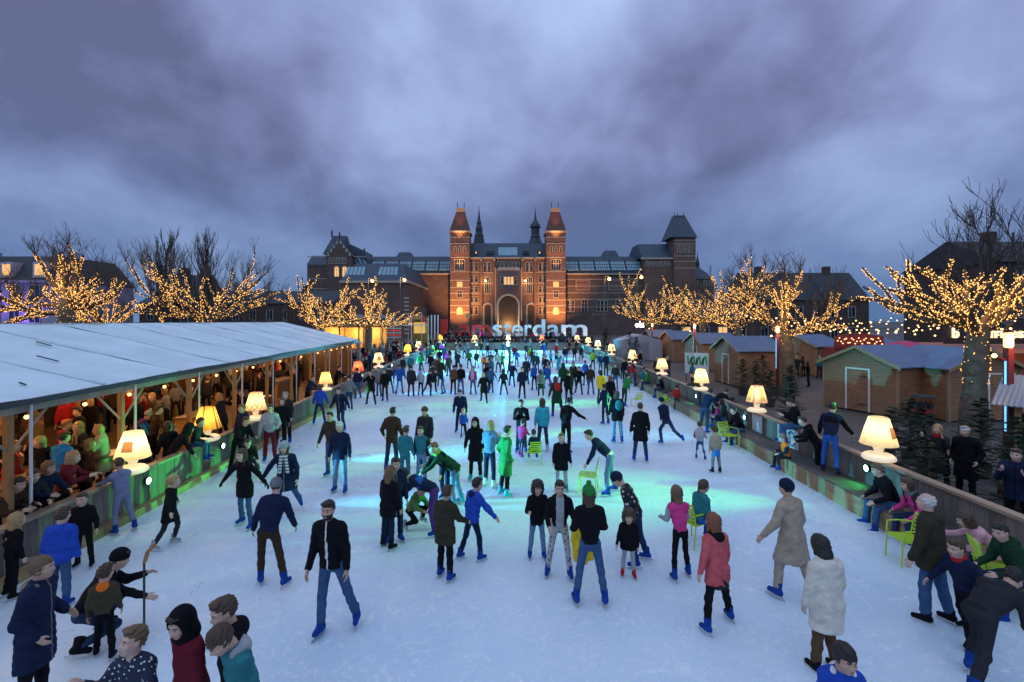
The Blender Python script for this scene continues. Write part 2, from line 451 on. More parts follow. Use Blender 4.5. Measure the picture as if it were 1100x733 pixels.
# ------------------------------------------------------------------ giant table lamps on the walls
def shade_mat(name, c):
    if name in MATS: return MATS[name]
    m = bpy.data.materials.new(name); m.use_nodes = True; t = m.node_tree; t.nodes.clear()
    o = t.nodes.new('ShaderNodeOutputMaterial'); d = t.nodes.new('ShaderNodeBsdfDiffuse'); tr = t.nodes.new('ShaderNodeBsdfTranslucent')
    mx = t.nodes.new('ShaderNodeMixShader'); mx.inputs[0].default_value = 0.62
    tcn = t.nodes.new('ShaderNodeTexCoord'); n = t.nodes.new('ShaderNodeTexNoise'); n.inputs['Scale'].default_value = 5; n.inputs['Detail'].default_value = 5
    t.links.new(tcn.outputs['Object'], n.inputs['Vector'])
    mr = t.nodes.new('ShaderNodeMapRange'); mr.inputs[1].default_value = 0.3; mr.inputs[2].default_value = 0.7; mr.inputs[3].default_value = 0.78; mr.inputs[4].default_value = 1.05
    t.links.new(n.outputs[0], mr.inputs[0])
    hv = t.nodes.new('ShaderNodeVectorMath'); hv.operation = 'SCALE'; hv.inputs[0].default_value = c
    t.links.new(mr.outputs[0], hv.inputs['Scale'])
    for s in (d, tr): t.links.new(hv.outputs[0], s.inputs['Color'])
    t.links.new(d.outputs[0], mx.inputs[1]); t.links.new(tr.outputs[0], mx.inputs[2]); t.links.new(mx.outputs[0], o.inputs[0])
    MATS[name] = m
    return m
SH = {'cream': shade_mat('shade_cream', (0.86, 0.74, 0.50)), 'yellow': shade_mat('shade_yellow', (0.86, 0.55, 0.10)),
      'red': shade_mat('shade_red', (0.72, 0.16, 0.10)), 'brown': shade_mat('shade_brown', (0.22, 0.10, 0.05)),
      'pink': shade_mat('shade_pink', (0.75, 0.36, 0.26)), 'green': shade_mat('shade_green', (0.42, 0.50, 0.16)),
      'orange': shade_mat('shade_orange', (0.85, 0.40, 0.07))}
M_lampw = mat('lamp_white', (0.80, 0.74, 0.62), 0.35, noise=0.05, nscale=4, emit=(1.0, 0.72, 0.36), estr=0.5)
base_me = MB().lathe([(0.0, 0.0), (0.30, 0.0), (0.33, 0.03), (0.32, 0.08), (0.27, 0.125), (0.12, 0.14), (0.09, 0.15), (0.0, 0.15)], seg=28).mesh('base', M_lampw, True)
stem_me = MB().lathe([(0.09, 0.14), (0.085, 0.2), (0.11, 0.27), (0.085, 0.34), (0.08, 0.52), (0.05, 0.54), (0.03, 0.62), (0.0, 0.63)], seg=16).mesh('stem', M_lampw, True)
def table_lamp(p, h, kind, label, en=11.0, facing=0.0):
    rl_ = random.Random(label); en *= rl_.uniform(0.75, 1.25)
    o = empty('table_lamp', p, facing); o.rotation_euler = (R(rl_.uniform(-2, 2)), R(rl_.uniform(-2.5, 2.5)), facing + rl_.uniform(-0.5, 0.5)); tag(o, label, 'lamp', 'giant table lamps along the rink walls')
    s = h / 0.98
    for nm, me in (('base', base_me), ('stem', stem_me)):
        q = link(nm, me, o); q.scale = (s, s, s)
    main, alt, pat = kind
    seg = 32; mb = MB()
    zs = [0.36, 0.38, 0.44, 0.54, 0.66, 0.78, 0.88, 0.95, 0.97]
    def rad(z): return 0.37 - 0.175 * (z - 0.36) / 0.61
    ring = [[(rad(z) * math.cos(2 * math.pi * k / seg), rad(z) * math.sin(2 * math.pi * k / seg), z) for k in range(seg)] for z in zs]
    for i in range(len(zs) - 1):
        for k in range(seg):
            k2 = (k + 1) % seg; mi = 0
            if pat == 'stripe' and k % 4 == 0 : mi = 1
            if pat == 'stripe' and k % 8 in (5, 6) and 2 <= i <= 5: mi = 2
            if pat == 'patch' and 22 <= k <= 25 and 3 <= i <= 4: mi = 1
            if pat == 'bars' and k % 6 == 0: mi = 1
            if pat == 'floral' and (k * 7 + i * 3) % 5 in (0, 1) and 1 <= i <= 6: mi = 1
            if pat == 'floral' and (k * 3 + i * 5) % 7 == 0 and 1 <= i <= 6: mi = 2
            if i in (0, len(zs) - 2): mi = 1 if pat in ('stripe', 'floral') else mi
            mb.poly([ring[i][k], ring[i][k2], ring[i + 1][k2], ring[i + 1][k]], mi)
    sh = mb.build('lamp_shade', [SH[main], SH[alt], SH['green']], o, True); sh.scale = (s, s, s)
    lamp('POINT', 'bulb_light', (0, 0, 0.66 * s), en * 1.6 * s * s, (1.0, 0.77, 0.43), o, 0.07)
    return o
cream = ('cream', 'brown', 'patch')
def lampL(Y, kind, label, h=0.95, en=11): return table_lamp((XL(Y) - 0.03, Y, 0.987), h, kind, label, en)
def lampR(Y, kind, label, h=0.97, en=11): return table_lamp((XR(Y) + 0.03, Y, 1.147), h, kind, label, en, R(28))
lampL(10.55, cream, 'cream shaded giant lamp on the left wall nearest the camera', 0.92, 14)
lampL(13.36, ('yellow', 'brown', 'bars'), 'yellow giant lamp with brown bars on the green lit left wall', 0.95, 13)
lampL(16.1, ('cream', 'pink', 'floral'), 'flowery giant lamp on the left wall behind the man in the pale sweater', 0.95, 13)
lampL(23.0, ('cream', 'yellow', 'floral'), 'pale yellow giant lamp on the left wall near the woman in blue', 0.9)
lampL(28.6, ('red', 'brown', 'bars'), 'red shaded giant lamp on the far left wall', 0.95)
lampL(34.0, cream, 'bright white giant lamp right of the red lamp', 1.1, 14)
lampL(46.0, ('yellow', 'cream', 'none'), 'small saturated yellow lamp near the far left corner', 1.1, 12)
lampL(53.0, cream, 'small pale lamp right of the saturated yellow lamp', 1.1, 12)
lampR(10.95, cream, 'large cream giant lamp on the right wall behind the seated man in black', 1.0, 15)
lampR(16.7, ('cream', 'pink', 'stripe'), 'multicoloured striped giant lamp on the right wall beside a small fir', 0.95, 13)
lampR(22.0, ('cream', 'yellow', 'none'), 'giant lamp on the right wall partly hidden by people leaning there', 1.0)
lampR(28.2, ('cream', 'pink', 'none'), 'pale giant lamp on the right wall before the wooden chalets', 1.0)
lampR(36.0, cream, 'giant lamp on the right wall, fifth from the camera', 1.0, 12)
lampR(44.5, cream, 'small giant lamp far along the right wall beside a dark bush', 1.05, 12)
lampR(53.0, cream, 'small giant lamp far along the right wall, third from the far corner', 1.05, 12)
lampR(61.0, cream, 'small giant lamp near the far right corner of the rink', 1.1, 12)
for px, k, lb in ((473, ('orange', 'cream', 'none'), 'small orange lamp on the end wall, leftmost of five'), (510, cream, 'small cream lamp on the end wall, second from left'), (546, ('cream', 'pink', 'none'), 'small lamp on the end wall above the blazing cyan floodlight'),
                  (582, ('red', 'cream', 'none'), 'small reddish lamp on the end wall, second from right'), (620, cream, 'small cream lamp on the end wall, rightmost of five')):
    table_lamp((atY(px, 0, YF).x, YF, 1.147), 1.15, k, lb, 13)

# ------------------------------------------------------------------ terrace tent on the left
TZ = math.atan(0.096)
tent = empty('terrace_tent', (-8.6, 7.9, 0), TZ)
tag(tent, 'long terrace tent with white pitched roof and wooden posts on the left', 'tent')
M_roof = mat('tent_fabric', (0.70, 0.82, 0.86), 0.5, noise=0.14, nscale=0.7, bump=0.5, bscale=1.6)
M_beam = mat('eave_beam', (0.30, 0.27, 0.20), 0.6, noise=0.25, nscale=3)
M_wood = mat('orange_post', (0.30, 0.17, 0.06), 0.55, noise=0.25, nscale=4, stretch=(5, 5, 0.5))
M_white = mat('white_metal', (0.6, 0.62, 0.62), 0.4)
M_gut = mat('gutter', (0.03, 0.035, 0.045), 0.5)
M_seam = mat('seam_tape', (0.64, 0.75, 0.79), 0.5, noise=0.2, nscale=3)
y = -3.2; k = 0
while y < 26.2:
    y1 = min(y + 2.66, 26.2); n = 8
    # each fabric bay sags a little between its rafters
    V = []; Q = []
    for a in range(n + 1):
        t = a / n
        for b in range(7):
            u = b / 6; sag = -0.07 * math.sin(math.pi * u) * math.sin(math.pi * min(1, t * 1.0)) + 0.014 * math.sin(7 * t + 3 * u + k * 2.3) + 0.006 * math.sin(19 * t + 11 * u + k)
            V.append((-5.05 * t + 0.12 * (1 - t), y + (y1 - y) * u, 3.03 + 1.27 * t + sag))
    for a in range(n):
        for b in range(6): Q.append((a * 7 + b, a * 7 + b + 1, (a + 1) * 7 + b + 1, (a + 1) * 7 + b))
    nV = len(V); V += [(p[0], p[1], p[2] - 0.03) for p in V]; Q += [tuple(nV + i for i in q[::-1]) for q in Q]
    me = bpy.data.meshes.new('roof_panel'); me.from_pydata(V, [], Q); me.materials.append(M_roof)
    me.polygons.foreach_set('use_smooth', [True] * len(Q)); me.update(); link('roof_panel', me, tent)
    MB().hexa([(-5.1, y, 4.30), (-10.1, y, 3.05), (-10.1, y1, 3.05), (-5.1, y1, 4.30), (-5.1, y, 4.33), (-10.1, y, 3.08), (-10.1, y1, 3.08), (-5.1, y1, 4.33)]).build('rear_roof_panel', M_roof, tent)
    for xs in (0.0,):
        MB().hexa([(0.13, y - 0.03, 3.045), (-5.05, y - 0.03, 4.315), (-5.05, y + 0.03, 4.315), (0.13, y + 0.03, 3.045), (0.13, y - 0.03, 3.06), (-5.05, y - 0.03, 4.33), (-5.05, y + 0.03, 4.33), (0.13, y + 0.03, 3.06)]).build('seam', M_seam, tent)
    y = y1; k += 1
for (s_, t_, l_) in ((3.1, 1.6, 0.5), (4.4, 2.8, 0.4), (1.0, 0.5, 0.15)):
    z_ = 3.03 + 1.27 * t_ / 5.05 + 0.02; z2 = 3.03 + 1.27 * (t_ + l_) / 5.05 + 0.02
    MB().hexa([(-t_, s_, z_), (-t_ - l_, s_ + 0.05, z2), (-t_ - l_, s_ + 0.09, z2), (-t_, s_ + 0.04, z_), (-t_, s_, z_ + 0.02), (-t_ - l_, s_ + 0.05, z2 + 0.02), (-t_ - l_, s_ + 0.09, z2 + 0.02), (-t_, s_ + 0.04, z_ + 0.02)]).build('strap', M_gut, tent)
MB().box(0.06, 0.16, -3.2, 26.2, 2.92, 3.02).build('gutter', M_gut, tent)
MB().box(-0.08, 0.05, -3.2, 26.2, 2.78, 2.96).build('eave_beam', M_beam, tent)
MB().box(-5.15, -4.97, -3.2, 26.2, 4.1, 4.27).build('ridge_beam', M_beam, tent)
posts = [0.1 + 2.66 * i for i in range(-1, 11)]
for i, y in enumerate(posts):
    MB().box(-0.08, 0.02, y, y + 0.10, 0.12, 2.78).build('post', M_wood, tent)
    MB().tube([(0.10, y + 0.32, 0.0), (0.10, y + 0.32, 2.92)], 0.026, 8).build('pole', M_white, tent)
    for s in (-1, 1):
        MB().tube([(-0.02, y + 0.07 + s * 0.05, 2.15), (-0.02, y + 0.07 + s * 0.75, 2.80)], 0.024, 4).build('brace', M_beam, tent)
    MB().hexa([(-0.05, y + 0.03, 2.86), (-5.0, y + 0.03, 4.08), (-5.0, y + 0.11, 4.08), (-0.05, y + 0.11, 2.86), (-0.05, y + 0.03, 2.98), (-5.0, y + 0.03, 4.2), (-5.0, y + 0.11, 4.2), (-0.05, y + 0.11, 2.98)]).build('rafter', M_wood, tent)
    MB().box(-5.12, -4.98, y, y + 0.14, 0.12, 4.1).build('inner_post', M_wood, tent)
M_tdeck = mat('terrace_deck', (0.09, 0.055, 0.035), 0.6, noise=0.3, nscale=3, stretch=(4, 0.5, 4))
MB().box(-10.2, 0.25, -3.2, 26.2, -0.02, 0.12).build('floor', M_tdeck, tent)
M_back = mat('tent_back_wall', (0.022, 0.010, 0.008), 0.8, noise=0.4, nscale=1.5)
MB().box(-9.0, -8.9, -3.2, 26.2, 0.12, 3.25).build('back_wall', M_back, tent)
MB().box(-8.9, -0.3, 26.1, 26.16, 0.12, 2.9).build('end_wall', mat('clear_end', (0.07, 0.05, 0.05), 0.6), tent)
# counter lit from inside the tent
bulb_M = mat('warm_bulb', (0.9, 0.8, 0.6), 0.3, emit=(1.0, 0.56, 0.19), estr=3.6)
MATS['bulb_dim'] = mat('fairy_bulb', (0.9, 0.7, 0.4), 0.3, emit=(1.0, 0.48, 0.10), estr=2.5)
def ico(r):
    t = (1 + 5 ** 0.5) / 2
    v = np.array([(-1, t, 0), (1, t, 0), (-1, -t, 0), (1, -t, 0), (0, -1, t), (0, 1, t), (0, -1, -t), (0, 1, -t), (t, 0, -1), (t, 0, 1), (-t, 0, -1), (-t, 0, 1)], float)
    v = v / np.linalg.norm(v[0]) * r
    f = np.array([(0, 11, 5), (0, 5, 1), (0, 1, 7), (0, 7, 10), (0, 10, 11), (1, 5, 9), (5, 11, 4), (11, 10, 2), (10, 7, 6), (7, 1, 8), (3, 9, 4), (3, 4, 2), (3, 2, 6), (3, 6, 8), (3, 8, 9), (4, 9, 5), (2, 4, 11), (6, 2, 10), (8, 6, 7), (9, 8, 1)])
    return v, f
MATS['fairy_bulb'].cycles.emission_sampling = 'NONE'; bulb_M.cycles.emission_sampling = 'NONE'
bulb_me = np_mesh('light_bulb', *ico(0.045), [bulb_M])
for i in range(-2, 20):
    y = 0.75 + i * 1.33
    b_ = link('light_bulb', bulb_me, tent); b_.location = (-0.25, y, 2.62)
for i in range(-1, 10):
    hl = link('pendant_bulb', bulb_me, tent); hl.location = (-2.6, 1.2 + i * 2.66, 3.0); hl.scale = (2, 2, 2)
    lamp('POINT', 'pendant_light', (-2.6, 1.2 + i * 2.66, 2.85), 95, (1.0, 0.47, 0.14), tent, 0.12)
    if i % 2 == 0: lamp('POINT', 'rear_light', (-6.6, 1.2 + i * 2.66, 2.6), 70, (1.0, 0.36, 0.10), tent, 0.12)
# bar counters and high tables inside
M_bar = mat('bar_front', (0.50, 0.24, 0.05), 0.5, noise=0.2, nscale=3)
M_top = mat('bar_top', (0.12, 0.07, 0.04), 0.35)
def counter(s, t, w, label):
    p = tent.matrix_basis @ Vector((-t, s, 0.12)); o = empty('bar_counter', p, TZ); tag(o, label, 'counter')
    MB().box(-0.3, 0.3, 0, w, 0, 0.98).build('front', M_bar, o); MB().box(-0.36, 0.36, -0.05, w + 0.05, 0.98, 1.03).build('top', M_top, o)
    for i in range(int(w / 0.5)): MB().box(0.305, 0.325, 0.06 + i * 0.5, 0.46 + i * 0.5, 0.1, 0.9).build('front_panel', M_wood, o)
counter(7.9, 1.5, 1.6, 'orange wooden bar counter beside the blond woman under the tent')
counter(1.2, 1.2, 1.0, 'small wooden counter between the blond women under the tent')
counter(17.2, 2.4, 2.4, 'orange wooden counter near the far end of the tent')
for s, t, lb in ((3.6, 0.9, 'dark high table behind the left wall by the parked stroller'), (12.3, 0.8, 'dark high table behind the left wall past the flowery lamp')):
    p = tent.matrix_basis @ Vector((-t, s, 0.12)); o = empty('high_table', p, TZ); tag(o, lb, 'table')
    MB().lathe([(0, 1.0), (0.38, 1.0), (0.38, 1.04), (0, 1.04)], seg=20).build('table_top', M_top, o)
    MB().lathe([(0.035, 0), (0.035, 1.0)], seg=8).build('leg', M_house, o); MB().lathe([(0.25, 0), (0.25, 0.03), (0.03, 0.05)], seg=16).build('foot', M_house, o)

# ------------------------------------------------------------------ wooden chalets on the right
M_clap = mat('chalet_board', (0.30, 0.145, 0.075), 0.65, noise=0.5, nscale=2.0, stretch=(0.7, 0.7, 6), bump=0.3)
M_clapg = mat('chalet_front_board', (0.29, 0.16, 0.085), 0.65, noise=0.3, nscale=2.5, stretch=(0.7, 0.7, 6), bump=0.2)
M_slate = mat('chalet_felt', (0.12, 0.17, 0.28), 0.7, noise=0.2, nscale=2)
M_trim = mat('chalet_trim', (0.33, 0.22, 0.12), 0.6)
M_dfr = mat('white_door_frame', (0.72, 0.72, 0.68), 0.5)
def chalet(loc, rz, w, d, ze, zp, label, door=(0.35, 0.62), frame=True):
    o = empty('wooden_chalet', loc, rz); tag(o, label, 'chalet', 'wooden market chalets')
    h = 0.135
    fr = MB(); sd = MB(); sd2 = MB(); bk = MB(); z = 0.04; n = 0
    while z < zp - 0.05:
        z1 = z + h - 0.008
        def clip(zz): return (0.0, w) if zz <= ze else ((zz - ze) / (zp - ze) * w / 2, w - (zz - ze) / (zp - ze) * w / 2)
        a0, a1 = clip(z); b0, b1 = clip(min(z1, zp - 0.01))
        for m_, x0, x1 in ((fr, 0, 0.035), (bk, d - 0.035, d)):
            m_.hexa([(x0, a0, z), (x1, a0, z), (x1, a1, z), (x0, a1, z), (x0, b0, z1), (x1, b0, z1), (x1, b1, z1), (x0, b1, z1)])
        if z1 < ze + 0.02:
            sd.box(0.037, d - 0.037, 0, 0.035, z, z1); sd2.box(0.037, d - 0.037, w - 0.035, w, z, z1)
        z += h; n += 1
    MB().box(0.04, d - 0.04, 0.04, w - 0.04, 0, ze - 0.05).build('core', M_dark, o)
    for nm, m_, mt in (('front_wall', fr, M_clapg), ('side_wall', sd, M_clap), ('side_wall', sd2, M_clap), ('back_wall', bk, M_clap)):
        m_.build(nm, mt, o)
    for (x, yy) in ((-0.02, -0.02), (-0.02, w - 0.08), (d - 0.08, -0.02)):
        MB().box(x, x + 0.1, yy, yy + 0.1, 0, ze).build('corner_post', M_trim, o)
    ov = 0.22; sl = (zp - ze) / (w / 2)
    for s in (0, 1):
        def Pt(u, lift): # u from eave overhang (-ov) to ridge (w/2)
            yy = u if s == 0 else w - u
            return yy, ze + sl * u + lift
        y0, z0 = Pt(-ov, 0.02); y1, z1 = Pt(w / 2, 0.02)
        pts = [(-ov, y0, z0), (d + ov, y0, z0), (d + ov, y1, z1), (-ov, y1, z1)]
        r_ = MB().hexa(pts + [(x, yy, zz + 0.05) for x, yy, zz in pts]).build('roof', M_slate, o)
        MB().hexa([(-ov - 0.03, y0, z0 - 0.10), (-ov - 0.003, y0, z0 - 0.10), (-ov - 0.003, y1, z1 - 0.10), (-ov - 0.03, y1, z1 - 0.10)] +
                  [(-ov - 0.03, y0, z0 + 0.06), (-ov - 0.003, y0, z0 + 0.06), (-ov - 0.003, y1, z1 + 0.06), (-ov - 0.03, y1, z1 + 0.06)]).build('barge_board', M_trim, r_)
    a, b = door[0] * w, door[0] * w + door[1] * 1.4
    dr = MB().box(-0.02, -0.003, a, b, 0.05, 2.05).build('door', M_dark, o)
    nb_ = 6; bw = (b - a) / nb_
    for i in range(nb_): MB().box(-0.034, -0.0205, a + i * bw + 0.005, a + (i + 1) * bw - 0.005, 0.06, 2.04).build('door_board', M_clap, dr)
    for zz in (0.35, 1.7): MB().box(-0.042, -0.035, a + 0.02, a + 0.45, zz, zz + 0.05).build('hinge', M_house, dr)
    if frame:
        for q in ((a - 0.07, a, 0.05, 2.12), (b, b + 0.07, 0.05, 2.12), (a, b, 2.05, 2.12)):
            MB().box(-0.05, -0.004, q[0], q[1], q[2], q[3]).build('door_frame', M_dfr, dr)
    MB().tube([(-0.045, b - 0.1, 1.0), (-0.09, b - 0.1, 1.0), (-0.09, b - 0.2, 1.0)], 0.012, 6).build('handle', M_house, dr)
    return o
chalet((17.6, 21.0, 0), math.atan2(1.15, 3.3), 3.5, 2.9, 2.35, 3.15, 'wooden chalet with white framed door and red bucket before it, nearest standing free', (0.36, 0.72))
chalet((15.2, 30.7, 0), 0.0, 3.7, 2.85, 2.45, 3.3, 'wooden chalet with brown plank side facing us, left of the lit pollard trunk', (0.38, 0.6))
chalet((17.1, 41.0, 0), 0.0, 4.0, 3.2, 2.45, 3.25, 'wooden chalet with a poster standing before it, second in the row of three', (0.30, 0.55))
chalet((17.7, 50.0, 0), 0.0, 4.0, 3.0, 2.45, 3.25, 'small wooden chalet with dark doorway, third in the row', (0.40, 0.6), False)
chalet((17.9, 58.0, 0), 0.0, 4.0, 3.0, 2.45, 3.25, 'farthest wooden chalet of the row, its gable lit green', (0.40, 0.6), False)
chalet((22.6, 20.5, 0), R(93.4), 3.4, 3.0, 2.35, 3.15, 'wooden chalet behind the thick pollard trunk at the right edge', (0.12, 0.8))
chalet((24.5, 37.0, 0), R(20), 3.6, 3.0, 2.4, 3.2, 'dark wooden chalet deep in the market left of the red bulb sign', (0.38, 0.6), False)
chalet((31.0, 38.0, 0), R(35), 3.6, 3.0, 2.4, 3.2, 'dark wooden chalet deep in the market below the festoon strings', (0.38, 0.6), False)
# grey van like shed by the far chalets
o = empty('storage_tent', (12.6, 52, 0)); tag(o, 'pale grey storage tent at the far end of the chalet row', 'tent')
MB().prism([(0, 0), (4.6, 0), (4.6, 2.2), (2.3, 2.9), (0, 2.2)], 0, 4).build('cover', mat('grey_cover', (0.34, 0.33, 0.38), 0.6, noise=0.15, nscale=1), o)
MB().box(1.5, 3.1, -0.02, -0.004, 0, 2.0).build('flap', mat('grey_flap', (0.24, 0.23, 0.28), 0.6), o)
# poster stand
o = empty('poster_stand', (13.6, 33.6, 0), R(-25)); tag(o, 'white poster with green and dark print standing before the chalets', 'poster')
MB().box(-0.8, 0.8, -0.02, 0.02, 0.6, 2.1).build('board', mat('poster_white', (0.62, 0.64, 0.66), 0.5), o)
mb = MB()
for a0 in range(7):
    t = a0 / 6; mb.poly([(-0.7 + 0.2 * a0, -0.025, 1.9 - 0.6 * (a0 % 2)), (-0.55 + 0.2 * a0, -0.025, 1.9 - 0.7 * (a0 % 2)), (-0.45 + 0.2 * a0, -0.025, 1.2 + 0.6 * (a0 % 2)), (-0.6 + 0.2 * a0, -0.025, 1.25 + 0.5 * (a0 % 2))], a0 % 2)
mb.build('print', [mat('poster_green', (0.05, 0.35, 0.12), 0.5), mat('poster_dark', (0.03, 0.05, 0.05), 0.5)], o)
for x in (-0.7, 0.7): MB().box(x - 0.03, x + 0.03, 0.022, 0.07, 0, 2.1).build('leg', M_house, o)

# kiosk with corrugated roof at the right edge
o = empty('kiosk', (11.5, 11.1, 0), R(-53)); tag(o, 'kiosk corner with blue grey corrugated roof at the right edge', 'kiosk')
V = []; Q = []
nn = 130
for i in range(nn + 1):
    y = i * 0.023; zz = 0.011 * math.sin(i * math.pi / 2)
    V += [(y, 0.0, 2.42 + zz), (y, 2.0, 3.0 + zz), (y, 0.0, 2.405 + zz), (y, 2.0, 2.985 + zz)]
for i in range(nn):
    a = i * 4; Q += [(a, a + 1, a + 5, a + 4), (a + 2, a + 6, a + 7, a + 3), (a, a + 4, a + 6, a + 2)]
me = bpy.data.meshes.new('roof'); me.from_pydata(V, [], Q); me.materials.append(mat('corrugated_sheet', (0.12, 0.17, 0.26), 0.45, 0.0, noise=0.15)); me.update(); link('roof', me, o)
for yy in (0.35, 2.6): MB().box(yy, yy + 0.12, 0.35, 0.47, 0, 2.48).build('post', mat('kiosk_post', (0.36, 0.22, 0.09), 0.6, noise=0.3), o)
MB().box(0.4, 2.7, 0.5, 1.9, 0.0, 1.05).build('counter', M_clap, o); MB().box(0.4, 2.7, 1.8, 1.9, 1.05, 2.85).build('back_wall', M_clap, o)

# bins and bucket by the near chalet
def barrel(p, rz, label, body, top, cat='bin', h=0.9):
    o = empty('litter_bin' if cat == 'bin' else 'bucket', p, rz); tag(o, label, cat)
    MB().lathe([(0.0, 0), (0.27, 0.0), (0.32, 0.05), (0.34, h - 0.05), (0.36, h), (0.30, h), (0.29, h - 0.08)], seg=18).build('body', body, o, True)
    if cat == 'bin':
        MB().lathe([(0.0, h + 0.3), (0.42, h + 0.27), (0.42, h + 0.33), (0.0, h + 0.38)], seg=18).build('lid', top, o, True)
        for a in range(3): MB().tube([(0.3 * math.cos(a * 2.1), 0.3 * math.sin(a * 2.1), h - 0.02), (0.3 * math.cos(a * 2.1), 0.3 * math.sin(a * 2.1), h + 0.28)], 0.015, 6).build('bracket', M_house, o)
        MB().lathe([(0.345, h * 0.55), (0.352, h * 0.58), (0.355, h * 0.8), (0.348, h * 0.82)], seg=18).build('band', mat('bin_red', (0.4, 0.03, 0.03), 0.4), o, True)
    else:
        mb = MB()
        for i in range(26):
            a = random.uniform(0, 6.28); r = random.uniform(0, 0.25); x, y = r * math.cos(a), r * math.sin(a)
            mb.tube([(x, y, h - 0.1), (x + random.uniform(-.08, .08), y + random.uniform(-.08, .08), h + random.uniform(0.02, 0.18))], [0.05, 0.03], 6)
        mb.build('contents', top, o, True)
barrel(at(946, 444), 0, 'blue tub heaped with red things beside the white framed chalet door', mat('tub_blue', (0.04, 0.07, 0.13), 0.5), mat('tub_red', (0.38, 0.04, 0.05), 0.6), 'bucket', 0.75)
barrel(at(992, 456), 0, 'dark litter bin with flat lid and red band beside the chalet', mat('bin_dark', (0.025, 0.028, 0.035), 0.4), mat('bin_lid', (0.05, 0.06, 0.08), 0.3))

# ------------------------------------------------------------------ maroon lamp posts
M_mar = mat('maroon_paint', (0.11, 0.012, 0.018), 0.4)
M_lan = mat('lantern_glass', (0.9, 0.8, 0.6), 0.3, emit=(1.0, 0.50, 0.13), estr=1.7)
M_strip = mat('blue_strip', (0.1, 0.4, 0.8), 0.3, emit=(0.15, 0.55, 1.0), estr=1.5)
def lamp_post(p, label, h=4.0, en=120, strip=True, beam=None):
    o = empty('lamp_post', p); tag(o, label, 'lamp post', 'maroon lamp posts on the right')
    MB().box(-0.07, 0.07, -0.07, 0.07, 0, h - 0.28).build('post', M_mar, o)
    MB().box(-0.14, 0.14, -0.14, 0.14, 0, 0.25).build('base', M_mar, o)
    MB().lathe([(0.0, h - 0.28), (0.07, h - 0.28), (0.095, h - 0.24), (0.095, h + 0.04), (0.07, h + 0.10), (0.0, h + 0.14)], seg=14).build('lantern', M_lan, o, True)
    MB().lathe([(0.0, h + 0.20), (0.06, h + 0.17), (0.12, h + 0.12), (0.11, h + 0.11), (0.0, h + 0.142)], seg=14).build('cap', M_mar, o, True)
    if strip: MB().box(-0.084, -0.072, -0.02, 0.02, 1.6, 3.4).build('light_strip', M_strip, o)
    MB().tube([(-0.08, 0, h - 0.6), (-0.3, 0, h - 0.5)], 0.03, 6).build('bracket', M_mar, o)
    sm = link('side_lamp', bulb_me, o); sm.location = (-0.36, 0, h - 0.48); sm.scale = (1.4, 1.4, 1.4)
    if beam:
        pr = MB().lathe([(0.0, -0.12), (0.07, -0.12), (0.085, 0.10), (0.0, 0.10)], seg=12).build('projector', M_house, o, True)
        src = Vector((-0.05, 0, h + 0.32)); MB().tube([(-0.05, 0.05, h + 0.1), (-0.05, 0.03, h + 0.30)], 0.02, 6).build('projector_stem', M_mar, o); d0 = Vector(beam[0]) - (Vector(p) + src); pr.location = src; pr.rotation_euler = d0.to_track_quat('Z', 'Y').to_euler()
        lamp('SPOT', 'beam', tuple(src + d0.normalized() * 0.2), beam[1], beam[3], o, 0.08, tuple(src + d0), beam[2], 1.0)
    lamp('POINT', 'lantern_light', (0, -0.55, h - 0.15), en, (1.0, 0.6, 0.25), o, 0.1)
lamp_post((12.68, 11.8, 0), 'maroon lamp post with lit lantern before the thick pollard at the right edge', 4.0, 60, beam=((-0.5, 12.0, 0), 5600, R(32), GREEN))
lamp_post((15.9, 27.5, 0), 'maroon lamp post beside the brown chalet side wall', 4.0, 110, beam=((-0.5, 24.0, 0), 19000, R(19), GREEN))
lamp_post((15.2, 38.0, 0), 'slim maroon lamp post between the two middle chalets', 4.05, 110, False, beam=((0, 37.0, 0), 26000, R(26), CYAN))
lamp_post((16.7, 54.0, 0), 'distant maroon lamp post before the farthest chalets', 4.0, 110, False, beam=((0, 54.0, 0), 34000, R(34), CYAN))
# ------------------------------------------------------------------ pollard trees wrapped in fairy lights
M_bark = mat('plane_bark', (0.105, 0.085, 0.062), 0.8, noise=0.5, nscale=5, bump=0.5, bscale=9)
M_barkl = mat('lit_bark', (0.085, 0.06, 0.04), 0.85, noise=0.4, nscale=5, bump=0.3, bscale=9)
M_twig = mat('twig', (0.085, 0.062, 0.052), 0.85)
M_fairy = MATS['fairy_bulb']
def limb_walk(rnd, p, d, length, r0, r1, bend, up, n):
    pts = [p.copy()]; rs = [r0]; d = d.normalized()
    for i in range(n):
        d = (d + Vector((rnd.uniform(-bend, bend), rnd.uniform(-bend, bend), rnd.uniform(-bend, bend) + up))).normalized()
        p = p + d * (length / n); pts.append(p.copy()); t = (i + 1) / n; rs.append((r0 + (r1 - r0) * t) * rnd.uniform(0.9, 1.15))
    return pts, rs, d
def bulbs_mesh(points, radii, name='string_lights'):
    oc = np.array([(1, 0, 0), (-1, 0, 0), (0, 1, 0), (0, -1, 0), (0, 0, 1), (0, 0, -1)], float)
    of = np.array([(0, 2, 4), (2, 1, 4), (1, 3, 4), (3, 0, 4), (2, 0, 5), (1, 2, 5), (3, 1, 5), (0, 3, 5)])
    P = np.asarray(points); r = np.asarray(radii)[:, None, None]
    V = (P[:, None, :] + oc[None] * r).reshape(-1, 3)
    Fc = (np.arange(len(P))[:, None, None] * 6 + of[None]).reshape(-1, 3)
    return np_mesh(name, V, Fc, [M_fairy], smooth=True)
